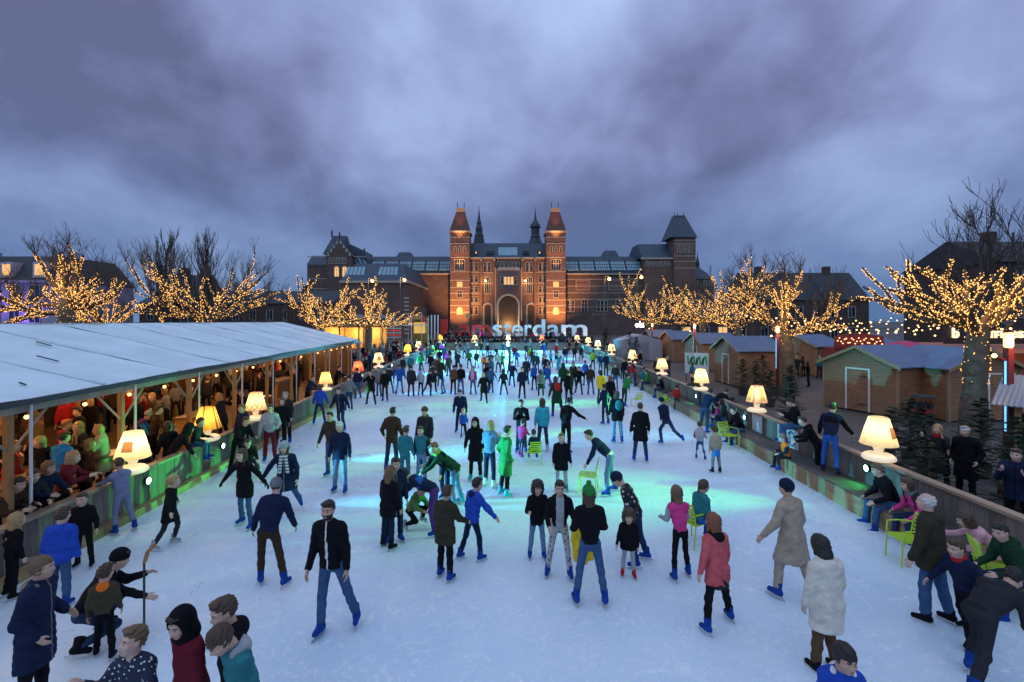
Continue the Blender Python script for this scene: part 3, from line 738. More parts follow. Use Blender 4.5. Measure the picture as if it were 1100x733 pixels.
def pollard(loc, trunk_h, trunk_r, dirs, seed, label, nb=700, br=0.04, twig=True, glow=160, reach=1.0, lit_trunk=False, sag_dirs=()):
    rnd = random.Random(seed); o = empty('pollard_tree', loc); tag(o, label, 'tree', 'pollard trees wrapped in fairy lights')
    tr = MB(); lb = MB(); tw = MB(); segs = []
    pts, rs, d = limb_walk(rnd, Vector((0, 0, -0.05)), Vector((0, 0, 1)), trunk_h, trunk_r * 1.15, trunk_r * 0.85, 0.05, 0.1, 8)
    rs[0] *= 1.15
    tr.tube(pts, rs, 12)
    top = pts[-1]
    if lit_trunk:
        for i in range(4, len(pts) - 1): segs.append((pts[i], pts[i + 1], rs[i], rs[i + 1]))
    else: segs.append((pts[-3], pts[-1], rs[-3], rs[-1]))
    for k, (az, elv, ln) in enumerate(dirs):
        ln *= reach
        dv = Vector((math.cos(az) * math.cos(elv), math.sin(az) * math.cos(elv), math.sin(elv)))
        st = top - Vector((0, 0, rnd.uniform(0, 0.12 * trunk_h)))
        pl, rl, dd = limb_walk(rnd, st, dv, ln, trunk_r * 0.36, trunk_r * 0.13, 0.28, 0.045, 10)
        lb.tube(pl, rl, 8)
        for i in range(len(pl) - 1): segs.append((pl[i], pl[i + 1], rl[i], rl[i + 1]))
        ends = [(pl[-1], dd)]
        for j in range(rnd.choice((3, 4, 5))):
            i = rnd.randint(2, 7)
            d2 = (dv + Vector((rnd.uniform(-0.9, 0.9), rnd.uniform(-0.9, 0.9), rnd.uniform(-0.1, 1.0)))).normalized()
            p2, r2, e2 = limb_walk(rnd, pl[i], d2, ln * rnd.uniform(0.3, 0.58), rl[i] * 0.62, trunk_r * 0.09, 0.3, 0.08, 7)
            lb.tube(p2, r2, 7); ends.append((p2[-1], e2))
            for q in range(len(p2) - 1): segs.append((p2[q], p2[q + 1], r2[q], r2[q + 1]))
        for (pe, de) in ends:
            if twig: lb.lathe([(0.0, -0.10), (trunk_r * 0.16, -0.05), (trunk_r * 0.22, 0.02), (trunk_r * 0.14, 0.08), (0, 0.10)], pe, 8)
            if twig:
                for q in range(rnd.randint(5, 9)):
                    dt = (de * 0.5 + Vector((rnd.uniform(-0.7, 0.7), rnd.uniform(-0.7, 0.7), rnd.uniform(0.4, 1.2)))).normalized()
                    pt, rt, _ = limb_walk(rnd, pe, dt, rnd.uniform(0.6, 1.5), 0.014, 0.006, 0.25, 0.05, 4)
                    tw.tube(pt, rt, 3, cap=False)
                    for w_ in range(3):
                        pt2, rt2, _ = limb_walk(rnd, pt[rnd.randint(1, 3)], dt + Vector((rnd.uniform(-0.8, 0.8), rnd.uniform(-0.8, 0.8), rnd.uniform(-0.2, 0.6))), rnd.uniform(0.25, 0.6), 0.008, 0.005, 0.3, 0.05, 3)
                        tw.tube(pt2, rt2, 3, cap=False)
    tr.build('trunk', M_bark, o, True)
    lb.build('limbs', M_barkl, o, True)
    if twig: tw.build('twigs', M_twig, o)['kind'] = 'stuff'
    L = np.array([(b - a).length for a, b, _, _ in segs]); pr = L / L.sum(); P = []; Rr = []
    for i in np.random.default_rng(seed).choice(len(segs), int(nb * 3.0), p=pr):
        a, b, ra, rb = segs[i]; t = rnd.random(); c = a.lerp(b, t); dv = (b - a).normalized()
        u = Vector((rnd.gauss(0, 1), rnd.gauss(0, 1), rnd.gauss(0, 1))); u = (u - dv * u.dot(dv)).normalized()
        P.append(c + u * ((ra + (rb - ra) * t) + br * 0.7)); Rr.append(br * 0.54 * rnd.uniform(0.6, 1.25))
    bo = link('string_lights', bulbs_mesh([tuple(p) for p in P], Rr), o); bo['kind'] = 'stuff'
    if glow:
        c = sum((Vector(p) for p in P), Vector()) / len(P)
        lamp('POINT', 'fairy_glow', (c.x, c.y - 0.8, c.z), glow * 0.45, (1.0, 0.55, 0.18), o, 0.8)
    return o
PI = math.pi
def fan(n, e0, e1, l0, l1, seed, flat=0.5):
    """limb directions spread mostly sideways to the rink axis"""
    r_ = random.Random(seed); out_ = []
    for i in range(n):
        a = 2 * PI * i / n + r_.uniform(-0.25, 0.25)
        a = math.atan2(math.sin(a) * flat, math.cos(a))
        out_.append((a, r_.uniform(e0, e1), r_.uniform(l0, l1)))
    return out_
pollard((17.0, 17.0, 0), 4.35, 0.35, [(0.25, 0.45, 3.6), (PI - 0.2, 0.40, 4.4), (PI + 0.5, 0.6, 3.2), (1.4, 1.1, 2.9), (-0.9, 0.7, 2.6), (PI - 0.6, 0.15, 4.2), (0.5, 0.15, 3.4), (2.4, 0.8, 2.9), (PI + 0.1, 0.62, 3.9), (0.1, 0.8, 2.8)], 3, 'thick trunked pollard tree with fairy lights at the right edge', 1250, 0.040, twig=False, glow=260, lit_trunk=True)
pollard((17.3, 28.6, 0), 3.9, 0.37, [(0.2, 0.5, 4.2), (PI - 0.1, 0.35, 4.6), (PI + 0.5, 0.9, 3.4), (1.4, 1.2, 3.4), (0.4, 1.0, 4.0), (PI - 0.6, 0.6, 4.8), (-0.4, 0.25, 4.4)], 8, 'lit pollard tree rising between the brown chalet and the free standing chalet', 900, 0.044, glow=260)
pollard((20.0, 40.0, 0), 4.2, 0.36, fan(8, 0.15, 1.0, 4.2, 6.0, 5), 12, 'lit pollard tree spreading above the middle chalets', 700, 0.055, glow=260)
pollard((20.5, 50.0, 0), 4.6, 0.36, fan(8, 0.15, 1.1, 4.2, 6.4, 6), 15, 'lit pollard tree behind the third chalet of the row', 650, 0.06, twig=False, glow=260)
pollard((18.3, 60.0, 0), 4.4, 0.36, fan(8, 0.15, 1.0, 5.0, 7.4, 7), 19, 'lit pollard tree farthest along the right side', 600, 0.07, twig=False, glow=260)
pollard((-24.3, 25.5, 0), 5.6, 0.42, [(0.15, 0.55, 3.0), (PI, 0.75, 3.4), (0.6, 0.15, 3.2), (2.6, 1.0, 3.0), (1.2, 1.2, 3.2), (-0.5, 0.4, 2.6), (PI + 0.3, 0.1, 3.4), (PI - 0.3, 0.35, 3.8)], 23, 'tall lit pollard tree before the purple house at the left edge', 900, 0.042, glow=220, lit_trunk=True)
pollard((-31.5, 28.0, 0), 4.6, 0.38, fan(5, 0.2, 0.9, 3.0, 4.2, 9), 26, 'lit pollard tree cut by the left edge of the view', 500, 0.045, glow=160)
pollard((-27.0, 31.0, 0), 4.4, 0.30, fan(6, 0.0, 0.7, 2.2, 3.2, 11, 0.9), 29, 'low lit tree between the tall left pollard and the poplars', 520, 0.045, twig=False, glow=160)
pollard((-20.8, 33.0, 0), 4.7, 0.34, fan(9, 0.1, 0.7, 3.8, 6.2, 13), 31, 'wide lit pollard tree behind the tent below the poplars', 800, 0.048, glow=220)
pollard((-17.0, 42.0, 0), 4.0, 0.34, fan(9, 0.15, 1.1, 3.4, 5.4, 17, 0.8), 35, 'lit pollard tree behind the far half of the tent roof', 750, 0.055, twig=False, glow=260)
pollard((-15.0, 50.0, 0), 4.2, 0.34, fan(9, 0.15, 1.1, 3.6, 5.6, 21, 0.8), 41, 'lit pollard tree beyond the far end of the tent', 750, 0.06, twig=False, glow=260)

# ------------------------------------------------------------------ bare trees
def bare_tree(loc, H, seed, label, kind='round', spread=0.7, r0=0.3, levels=4, name='bare_tree', width=1.0, lowest=0.25, kids=(7, 6, 5, 4)):
    rnd = random.Random(seed); o = empty(name, loc); tag(o, label, 'tree')
    tr = MB(); br = MB()
    pts, rs, d = limb_walk(rnd, Vector((0, 0, -0.1)), Vector((0, 0, 1)), H * (0.92 if kind == 'poplar' else 0.6), r0, r0 * 0.25, 0.05, 0.15, 10)
    tr.tube(pts, rs, 8)
    thin = max(0.009, H * 0.0010)
    def grow(p, d, ln, r, lv):
        pl, rl, e = limb_walk(rnd, p, d, ln, r, max(thin, r * 0.4), 0.16, 0.10 if kind == 'round' else 0.16, 5)
        br.tube(pl, rl, 4 if lv < 2 else 3, cap=False)
        if lv >= levels: return
        for i in range(kids[min(lv, len(kids) - 1)]):
            q = pl[rnd.randint(1, 5)]
            sp = spread if kind == 'round' else 0.32
            d2 = (e + Vector((rnd.uniform(-sp, sp), rnd.uniform(-sp, sp), rnd.uniform(-0.25, 0.6)))).normalized()
            grow(q, d2, ln * rnd.uniform(0.42, 0.68), max(thin, r * 0.45), lv + 1)
    nb = 30 if kind == 'poplar' else 13
    for i in range(nb):
        t = lowest + (0.98 - lowest) * i / nb; j = min(int(t * 10), 9); p = pts[j].lerp(pts[j + 1], t * 10 - j)
        a = i * 2.4 + rnd.uniform(-0.4, 0.4)
        if kind == 'poplar':
            dv = Vector((math.cos(a) * 0.5, math.sin(a) * 0.5, 1.0)); ln = H * (0.36 * (1 - t) + 0.12)
        else:
            dv = Vector((math.cos(a) * 0.9 * width, math.sin(a) * 0.9 * width, rnd.uniform(0.35, 1.0))); ln = H * (0.36 * (1 - 0.5 * t))
        grow(p, dv.normalized(), ln, r0 * 0.32 * (1 - t * 0.5), 1)
    tr.build('trunk', M_twig, o, True); br.build('crown', M_twig, o)
    return o
bare_tree((-49.0, 66, 0), 16.3, 51, 'tall bare poplar, left one of two above the tent', 'poplar', r0=0.35, levels=3, name='poplar_tree', lowest=0.12, kids=(5, 5, 5))
bare_tree((-43.5, 66, 0), 16.0, 52, 'tall bare poplar, right one of two above the tent', 'poplar', r0=0.35, levels=3, name='poplar_tree', lowest=0.12, kids=(5, 5, 5))
bare_tree((-36.5, 64, 0), 15.5, 53, 'round bare tree right of the two poplars', spread=0.7, levels=3, width=0.8, kids=(6, 5, 5))
bare_tree((-30.5, 66, 0), 11.0, 54, 'low dark bare tree between the poplars and the museum', spread=0.8, levels=3, kids=(7, 6, 5))
bare_tree((-55.0, 60, 0), 11.5, 58, 'low bare tree left of the poplars', spread=0.8, levels=3, kids=(6, 5, 5))
bare_tree((26.0, 72, 0), 15.0, 55, 'dark dense tree before the right wing of the museum', spread=0.8, levels=3, r0=0.4, kids=(9, 8, 6), width=0.8)
bare_tree((46.5, 46, 0), 20.5, 56, 'spreading bare tree above the roof at the right edge', spread=0.8, levels=3, r0=0.4, width=1.1, kids=(6, 6, 5))
bare_tree((52.5, 49, 0), 23.0, 57, 'bare tree cut by the right edge of the view', spread=0.8, levels=3, r0=0.4, width=1.1, kids=(6, 6, 5))
bare_tree((35.0, 52, 0), 13.0, 59, 'bare tree behind the free standing chalet', spread=0.6, levels=3, width=0.7, kids=(6, 5, 5))
bare_tree((29.0, 55, 0), 13.2, 60, 'bare tree above the long dark roof on the right', spread=0.5, levels=3, width=0.6, kids=(6, 5, 5))
bare_tree((48.0, 100, 0), 14.0, 61, 'faint bare tree right of the museum', spread=0.8, levels=3, kids=(6, 5, 5))

# firs in pots behind the right wall
M_fir = mat('fir_needles', (0.022, 0.038, 0.022), 0.7, noise=0.4, nscale=8)
M_pot = mat('fir_pot', (0.05, 0.035, 0.03), 0.7)
def fir(loc, H, seed, label, wide=0.36):
    rnd = random.Random(seed); o = empty('fir_tree', loc); tag(o, label, 'fir tree', 'small firs behind the right wall')
    MB().lathe([(0, 0), (0.2, 0), (0.25, 0.35), (0.22, 0.35), (0.2, 0.3), (0, 0.3)], seg=14).build('pot', M_pot, o, True)
    MB().tube([(0, 0, 0.2), (0, 0, H * 0.97)], [0.04, 0.01], 6).build('trunk', M_twig, o)
    V = []; Fc = []
    nb = int(46 * H)
    for i in range(nb):
        t = (i / nb) ** 1.1; z = 0.32 + t * (H - 0.42); L = (wide * H * 0.62) * (1 - t) ** 0.8 + 0.08
        a = rnd.uniform(0, 2 * PI); dr = Vector((math.cos(a), math.sin(a), rnd.uniform(-0.15, 0.35)))
        side = Vector((-math.sin(a), math.cos(a), 0)); L *= rnd.uniform(0.7, 1.15)
        for s in range(12):
            u = (s + 0.6) / 12; c = Vector((0, 0, z)) + dr * (L * u)
            for sg in (-1, 1):
                ln = 0.085 * (1.2 - 0.5 * u) * rnd.uniform(0.7, 1.2)
                tip = c + side * sg * ln + dr * ln * 0.8 + Vector((0, 0, rnd.uniform(-0.03, 0.03)))
                w_ = dr * 0.012 + Vector((0, 0, 0.01)); n0 = len(V)
                V += [tuple(c - w_), tuple(c + w_), tuple(tip)]; Fc.append((n0, n0 + 1, n0 + 2))
    np_ = np_mesh('needles', np.array(V), np.array(Fc), [M_fir], smooth=False)
    link('needles', np_, o)
fir((9.75, 16.2, 0), 2.6, 1, 'small dark fir right behind the striped lamp', 0.42)
fir((9.95, 12.0, 0), 2.3, 2, 'dark fir left of the blond woman taking a picture', 0.46)
fir((9.95, 11.0, 0), 1.7, 3, 'short dark fir just behind the blond woman', 0.46)
fir((10.9, 9.95, 0), 2.45, 4, 'tall dark fir behind the man with the white headband', 0.5)
fir((11.2, 9.0, 0), 2.2, 6, 'dark fir at the foot of the maroon lamp post on the right', 0.5)
fir((11.3, 12.6, 0), 2.2, 7, 'dark fir beside the flat lidded litter bin', 0.5)
fir((12.2, 11.0, 0), 2.3, 8, 'dark fir in front of the kiosk post', 0.5)
for q, (x_, y_, h_, lb) in enumerate(((13.6, 25.6, 2.3, 'dark fir left of the free standing chalet, nearest of a thicket'), (14.6, 26.6, 2.6, 'tallest fir of the thicket left of the free standing chalet'), (14.0, 27.8, 2.2, 'dark fir at the back of the thicket beside the maroon post'), (15.4, 25.4, 2.1, 'dark fir touching the left corner of the free standing chalet'), (20.9, 22.6, 2.4, 'dark fir in the gap right of the free standing chalet'), (20.4, 21.6, 2.0, 'lower dark fir in the gap right of the free standing chalet'), (12.6, 14.6, 2.1, 'dark fir below the free standing chalet by the near lamp'), (13.4, 13.2, 2.3, 'dark fir before the thick pollard trunk'))):
    fir((x_, y_, 0), h_, 60 + q, lb, 0.6)
for q, (X_, Y_, H_) in enumerate(((13.5, 24.0, 2.0), (12.2, 44.5, 3.0), (12.8, 49.0, 3.4), (11.8, 57.0, 3.2), (9.6, 20.0, 1.2), (13.0, 62.0, 3.8))):
    fir((X_, Y_, 0), H_, 20 + q, ['dark low fir before the free standing chalet', 'dark fir by the small lamps far along the right wall', 'tall dark fir beside the pale storage tent', 'tall dark fir near the far right rink corner', 'very low fir between the striped lamp and the leaning people', 'tallest dark fir beyond the far right rink corner'][q], 0.5)

# ------------------------------------------------------------------ the museum
MY = 145.0
MS = MY / F
def X_(px): return (px - CX) * MS
def Z_(py): return CH + (HY - py) * MS
mus = empty('museum_building', (0, MY, 0)); tag(mus, 'large red brick museum with twin lit towers and spires at the end of the rink', 'building')
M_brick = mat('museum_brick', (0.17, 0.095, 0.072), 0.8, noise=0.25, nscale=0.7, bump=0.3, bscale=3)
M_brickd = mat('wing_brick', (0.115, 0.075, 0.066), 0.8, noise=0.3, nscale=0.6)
M_stone = mat('pale_stone', (0.42, 0.36, 0.28), 0.7, noise=0.15, nscale=1)
M_sl = mat('slate_roof', (0.036, 0.055, 0.09), 0.55, noise=0.25, nscale=0.8)
M_glz = mat('skylight_glass', (0.20, 0.34, 0.42), 0.15, noise=0.15, nscale=0.3, spec=0.8)
M_win = mat('window_glass', (0.02, 0.024, 0.035), 0.12, spec=0.8)
M_warm = mat('lit_window', (0.5, 0.3, 0.1), 0.4, emit=(1.0, 0.55, 0.18), estr=0.9)
M_lead = mat('lead_grey', (0.03, 0.036, 0.05), 0.5)
M_gtop = mat('tower_crest', (0.62, 0.30, 0.12), 0.6)
def mbox(name, a, b, t, bt, y0, y1, m_, parent=mus):
    return MB().box(X_(a), X_(b), y0, y1, Z_(bt), Z_(t)).build(name, m_, parent)
def window(a, b, t, bt, y, m_=M_win, arched=False, parent=mus, n=2):
    """glass set in a pale stone surround with mullions"""
    x0, x1, z0, z1 = X_(a), X_(b), Z_(bt), Z_(t); fr = MB(); w_ = 0.16
    gl = MB()
    if arched:
        r_ = (x1 - x0) / 2; cz = z1 - r_; xs = (x0 + x1) / 2
        prof = [(x0, z0), (x1, z0)] + [(xs + r_ * math.cos(q), cz + r_ * math.sin(q)) for q in np.linspace(0, PI, 9)]
        gl.prism(prof, y - 0.03, y + 0.05)
        fr.tube([(x0, y - 0.08, z0)] + [(xs + r_ * math.cos(q), y - 0.08, cz + r_ * math.sin(q)) for q in np.linspace(PI, 0, 9)] + [(x1, y - 0.08, z0)], w_ * 0.8, 4)
    else:
        gl.box(x0, x1, y - 0.03, y + 0.05, z0, z1)
        fr.box(x0 - w_, x0, y - 0.16, y, z0 - w_, z1 + w_); fr.box(x1, x1 + w_, y - 0.16, y, z0 - w_, z1 + w_)
        fr.box(x0, x1, y - 0.16, y, z1, z1 + w_); fr.box(x0, x1, y - 0.16, y, z0 - w_, z0)
    for i in range(1, n):
        xx = x0 + (x1 - x0) * i / n; fr.box(xx - 0.05, xx + 0.05, y - 0.12, y - 0.04, z0, z1 - (0.2 if arched else 0))
    fr.box(x0, x1, y - 0.115, y - 0.045, z0 + (z1 - z0) * 0.62, z0 + (z1 - z0) * 0.62 + 0.08)
    wd = gl.build('window', m_, parent); fr.build('frame', M_stone, wd)
    return wd
# central block
mbox('central_wall', 503, 588, 277, 352, 1.0, 20, M_brick)
MB().frustum(X_(503), X_(588), 1.0, 20, Z_(277), X_(504.5), X_(586.5), 6, 15, Z_(258), 0).build('central_roof', M_sl, mus)
mbox('roof_crest', 504.5, 586.5, 257.2, 258.2, 9, 11, M_lead)
MB().hexa([(X_(535), 2.0, Z_(274)), (X_(556), 2.0, Z_(274)), (X_(556), 4.5, Z_(264)), (X_(535), 4.5, Z_(264)), (X_(535), 1.8, Z_(273.6)), (X_(556), 1.8, Z_(273.6)), (X_(556), 4.2, Z_(263.5)), (X_(535), 4.2, Z_(263.5))]).build('roof_light', M_glz, mus)
for px_ in (511, 524, 528.5, 563, 567, 580):
    d_ = MB().box(X_(px_ - 1.2), X_(px_ + 1.2), 1.6, 3.5, Z_(272.5), Z_(269)).prism([(X_(px_ - 1.7), Z_(269)), (X_(px_ + 1.7), Z_(269)), (X_(px_), Z_(266.5))], 1.5, 3.8).build('dormer', M_sl, mus)
    MB().box(X_(px_ - 0.7), X_(px_ + 0.7), 1.56, 1.6, Z_(272), Z_(269.6)).build('pane', M_warm if px_ in (511, 580) else M_win, d_)
for bt in (277.5, 293, 305, 316, 327):
    mbox('stone_band', 503, 588, bt - 0.7, bt, 0.86, 1.0, M_stone)
mbox('cornice', 502, 589, 276.2, 277.9, 0.5, 1.2, M_stone)
for px_ in (517, 531, 561, 575):
    mbox('buttress', px_ - 1.0, px_ + 1.0, 280, 350, 0.2, 1.0, M_brick)
    mbox('buttress_cap', px_ - 1.2, px_ + 1.2, 278.6, 280.2, 0.1, 1.0, M_stone)
for px_ in (506.5, 511.5, 580.5, 585):
    for (t_, b_) in ((282, 291), (296, 303), (308, 314), (319, 325), (330, 338)): window(px_ - 1.4, px_ + 1.4, t_, b_, 0.98, n=1)
for px_ in (521, 525.5, 566.5, 571): window(px_ - 1.7, px_ + 1.7, 281, 291, 0.98, arched=True, n=1)
for px_ in (535.5, 539.5, 543.5, 548.5, 552.5, 556.5): window(px_ - 1.3, px_ + 1.3, 280.5, 288, 0.98, arched=True, n=1)
for px_ in (523.5, 569): window(px_ - 3, px_ + 3, 297, 314, 0.98, arched=True, n=3)
# portal
mbox('portal', 533, 559.5, 291, 351, -0.6, 1.0, M_brick)
MB().prism([(X_(533), Z_(291)), (X_(559.5), Z_(291)), (X_(557), Z_(287.5)), (X_(536), Z_(287.5))], -0.5, 0.9).build('portal_top', M_stone, mus)
mbox('portal_frame', 531.8, 533, 288, 345, -0.75, 1.0, M_stone); mbox('portal_frame', 559.5, 560.7, 288, 345, -0.75, 1.0, M_stone)
bn = mbox('tile_picture', 536, 557, 293, 312, -0.68, -0.6, mat('tile_picture', (0.10, 0.075, 0.09), 0.4, noise=0.6, nscale=0.8))
for i in range(5): window(538 + i * 3.6, 540.6 + i * 3.6, 298, 306, -0.7, M_warm if i in (1, 2, 3) else M_win, n=1)
def arch(cx, top, w_, y, depth, nm, lit=False):
    r_ = (X_(cx + w_) - X_(cx - w_)) / 2; xs = X_(cx); cz = Z_(top) - r_
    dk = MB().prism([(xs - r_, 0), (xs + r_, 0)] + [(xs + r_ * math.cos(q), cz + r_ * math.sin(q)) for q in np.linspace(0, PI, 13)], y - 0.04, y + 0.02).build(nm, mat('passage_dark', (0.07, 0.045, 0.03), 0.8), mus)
    pr = MB().tube([(xs - r_, y - 0.15, 0)] + [(xs + r_ * math.cos(q), y - 0.15, cz + r_ * math.sin(q)) for q in np.linspace(PI, 0, 15)] + [(xs + r_, y - 0.15, 0)], 0.34, 6).build('arch_ring', M_stone, dk)
    if lit:
        mb = MB()
        for i in range(3):
            rr = r_ * (0.8 - 0.22 * i)
            mb.tube([(xs - rr, y - 0.1, 0)] + [(xs + rr * math.cos(q), y - 0.1, cz + rr * math.sin(q)) for q in np.linspace(PI, 0, 11)] + [(xs + rr, y - 0.1, 0)], 0.10, 4)
        mb.build('inner_arch', M_brickd, dk)
        lamp('POINT', 'passage_light', (xs, y - 2.0, 3.0), 1600, (1.0, 0.6, 0.25), mus, 0.3)
arch(546, 317, 11.5, -0.6, 3, 'great_arch', True); arch(523.8, 326, 4.6, 0.95, 2, 'side_arch'); arch(570.6, 326, 4.6, 0.95, 2, 'side_arch')
# twin towers
def tower(cx):
    t = mus; a, b = cx - 10.2, cx + 10.2
    MB().box(X_(a), X_(b), -1.2, 6.0, 0, Z_(250)).build('shaft', M_brick, t)
    for yy in (256, 263, 277.5, 293, 302, 309.5, 316, 323, 329, 336): MB().box(X_(a) - 0.06, X_(b) + 0.06, -1.32, 5.9, Z_(yy), Z_(yy - 0.8)).build('stone_band', M_stone, t)
    MB().box(X_(a) - 0.4, X_(b) + 0.4, -1.6, 6.3, Z_(250.6), Z_(249)).build('cornice', M_stone, t)
    MB().frustum(X_(a) - 0.2, X_(b) + 0.2, -1.4, 6.2, Z_(249), X_(cx - 4.6), X_(cx + 4.6), 0.9, 3.6, Z_(227), 0).build('roof', mat('tower_roof', (0.15, 0.055, 0.04), 0.7, noise=0.2), t)
    MB().frustum(X_(cx - 4.8), X_(cx + 4.8), 0.8, 3.7, Z_(227), X_(cx - 4.2), X_(cx + 4.2), 1.2, 3.3, Z_(222.5), 0).build('crest', M_gtop, t)
    for s in (-3.6, 3.6): MB().tube([(X_(cx + s), 2.2, Z_(222.5)), (X_(cx + s), 2.2, Z_(217)), (X_(cx + s), 2.2, Z_(214.5))], [0.09, 0.12, 0.02], 6).build('finial', M_lead, t)
    for s in (-5, 0, 5): window(cx + s - 1.1, cx + s + 1.1, 265, 271.5, -1.22, n=1, parent=t, arched=True)
    window(cx - 5, cx + 5, 279.5, 291, -1.22, n=4, parent=t); window(cx - 2.6, cx + 2.6, 303.5, 309, -1.22, M_warm, n=2, parent=t)
    window(cx - 2.4, cx + 2.4, 313, 320, -1.22, n=2, parent=t); window(cx - 3, cx + 3, 330, 338, -1.22, M_warm, arched=True, n=3, parent=t)
    for zz in (233, 240):
        MB().frustum(X_(cx - 1.2), X_(cx + 1.2), -0.7 + (249 - zz) * 0.10, 2, Z_(zz + 2), X_(cx - 0.8), X_(cx + 0.8), -0.5 + (249 - zz) * 0.10, 2, Z_(zz - 2), 0).build('dormer', M_stone, t)
    # floodlighting of the brick: a lamp at the foot and one on each ledge
    for (zz, en, yy) in ((1.0, 36000, -13.0), (Z_(292), 3800, -2.8), (Z_(262), 4200, -3.0), (Z_(249.5), 3000, -2.5)):
        lamp('SPOT', 'uplight', (X_(cx), yy, zz), en, (1.0, 0.42, 0.12), t, 0.2, (X_(cx), -1.0 if zz > 3 else 0.5, zz + 14), R(75), 0.8)
tower(494.3); tower(596.8)
for cx in (523.5, 569): lamp('SPOT', 'facade_light', (X_(cx), -7, 1.5), 2000, (1.0, 0.50, 0.22), mus, 0.3, (X_(cx), 1.0, 16), R(80), 0.8)
for px_ in (521.5, 564.3):
    hb = link('wall_lamp', bulb_me, mus); hb.location = (X_(px_), 0.0, Z_(302)); hb.scale = (9, 9, 9)
    lamp('POINT', 'wall_light', (X_(px_), -0.7, Z_(302)), 420, (1.0, 0.55, 0.2), mus, 0.3)
# spires behind
def spire(cx, top, prof):
    t = MB(); seg = 8
    t.lathe([((X_(cx + r_) - X_(cx)), Z_(yy)) for r_, yy in prof], (X_(cx), 12, 0), seg); t.build('spire', M_lead, mus)
    MB().tube([(X_(cx), 12, Z_(top + 14)), (X_(cx), 12, Z_(top))], [0.22, 0.05], 5).build('finial', M_lead, mus)
spire(512, 210, [(7.2, 260), (7.0, 256), (5.2, 247), (5.4, 246), (4.0, 242), (4.2, 238), (2.6, 233), (2.8, 231), (1.6, 227), (0.7, 219), (0.2, 214)])
spire(577.5, 212, [(8.8, 260), (8.4, 255), (5.6, 249), (5.8, 247), (4.8, 245), (4.8, 238), (6.2, 236), (5.4, 233), (3.2, 230), (1.4, 227), (0.7, 220), (0.2, 215)])
# long wings with skylight bands
def wing(a, b, n, side):
    t = mus
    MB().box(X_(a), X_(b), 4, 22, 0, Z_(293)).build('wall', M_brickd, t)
    MB().frustum(X_(a), X_(b), 3.6, 22, Z_(292), X_(a), X_(b), 9, 17, Z_(271.5), 0).build('roof', M_sl, t)
    MB().box(X_(a), X_(b), 3.3, 4.2, Z_(294.2), Z_(292.6)).build('cornice', M_stone, t)
    w_ = (b - a) / n
    for i in range(n):
        p0, p1 = a + i * w_ + 1.2, a + (i + 1) * w_ - 1.0
        sk = MB().hexa([(X_(p0), 4.1, Z_(289.5)), (X_(p1), 4.1, Z_(289.5)), (X_(p1), 6.6, Z_(279)), (X_(p0), 6.6, Z_(279)), (X_(p0), 3.85, Z_(289)), (X_(p1), 3.85, Z_(289)), (X_(p1), 6.35, Z_(278.4)), (X_(p0), 6.35, Z_(278.4))]).build('skylight', M_glz, t)
        mb = MB()
        for j in range(1, 6):
            xx = X_(p0) + (X_(p1) - X_(p0)) * j / 6; mb.hexa([(xx - 0.05, 3.78, Z_(289.2)), (xx + 0.05, 3.78, Z_(289.2)), (xx + 0.05, 6.28, Z_(278.4)), (xx - 0.05, 6.28, Z_(278.4)), (xx - 0.05, 3.7, Z_(289)), (xx + 0.05, 3.7, Z_(289)), (xx + 0.05, 6.2, Z_(278.2)), (xx - 0.05, 6.2, Z_(278.2))])
        for j in (0.33, 0.66):
            zz = Z_(289) + (Z_(278.4) - Z_(289)) * j; yy = 3.75 + 2.5 * j; mb.box(X_(p0), X_(p1), yy - 0.06, yy + 0.02, zz - 0.05, zz + 0.05)
        mb.build('glazing_bar', M_lead, sk)
        MB().frustum(X_(p1 + 0.3), X_(p1 + 1.7), 3.4, 5, Z_(292), X_(p1 + 0.3), X_(p1 + 1.7), 6.2, 7, Z_(276.5), 0).build('roof_rib', M_lead, t)
    return t
wl_ = wing(393, 484, 6, -1); wr_ = wing(607, 694, 5, 1)
for yy in (299, 306.5, 314, 321, 329.5): MB().box(X_(607), X_(694), 3.88, 4.0, Z_(yy + 0.35), Z_(yy - 0.35)).build('stone_band', M_stone, wr_)
for px_ in (628, 664): window(px_ - 7, px_ + 7, 301, 310.5, 3.98, mat('tile_panel', (0.16, 0.07, 0.055), 0.6, noise=0.5, nscale=1), n=1, parent=wr_)
for px_ in (612, 617, 645.5, 649.5, 653.5, 682, 687): window(px_ - 1.5, px_ + 1.5, 322.5, 334, 3.98, n=1, parent=wr_)
for px_ in (630, 668): window(px_ - 3.4, px_ + 3.4, 320.5, 335, 3.98, arched=True, n=2, parent=wr_)
for px_ in (612, 617, 623, 640, 645.5, 651, 675, 681, 687): window(px_ - 1.4, px_ + 1.4, 338, 344, 3.98, n=1, parent=wr_)
MB().box(X_(608), X_(694), 2.5, 4.0, 0, Z_(338)).build('plinth', M_brickd, wr_)
# distant pyramid roofs
for a, b, ta, tb, t_ in ((400, 428, 407, 421, 257.5), (662, 690, 669, 683, 255.5)):
    MB().frustum(X_(a), X_(b), 24, 34, Z_(273), X_(ta), X_(tb), 27, 31, Z_(t_), 0).build('pavilion_roof', M_sl, mus)
    for s in (0.2, 0.5, 0.8): MB().tube([(X_(ta + (tb - ta) * s), 29, Z_(t_)), (X_(ta + (tb - ta) * s), 29, Z_(t_ - 4))], [0.12, 0.03], 5).build('finial', M_lead, mus)
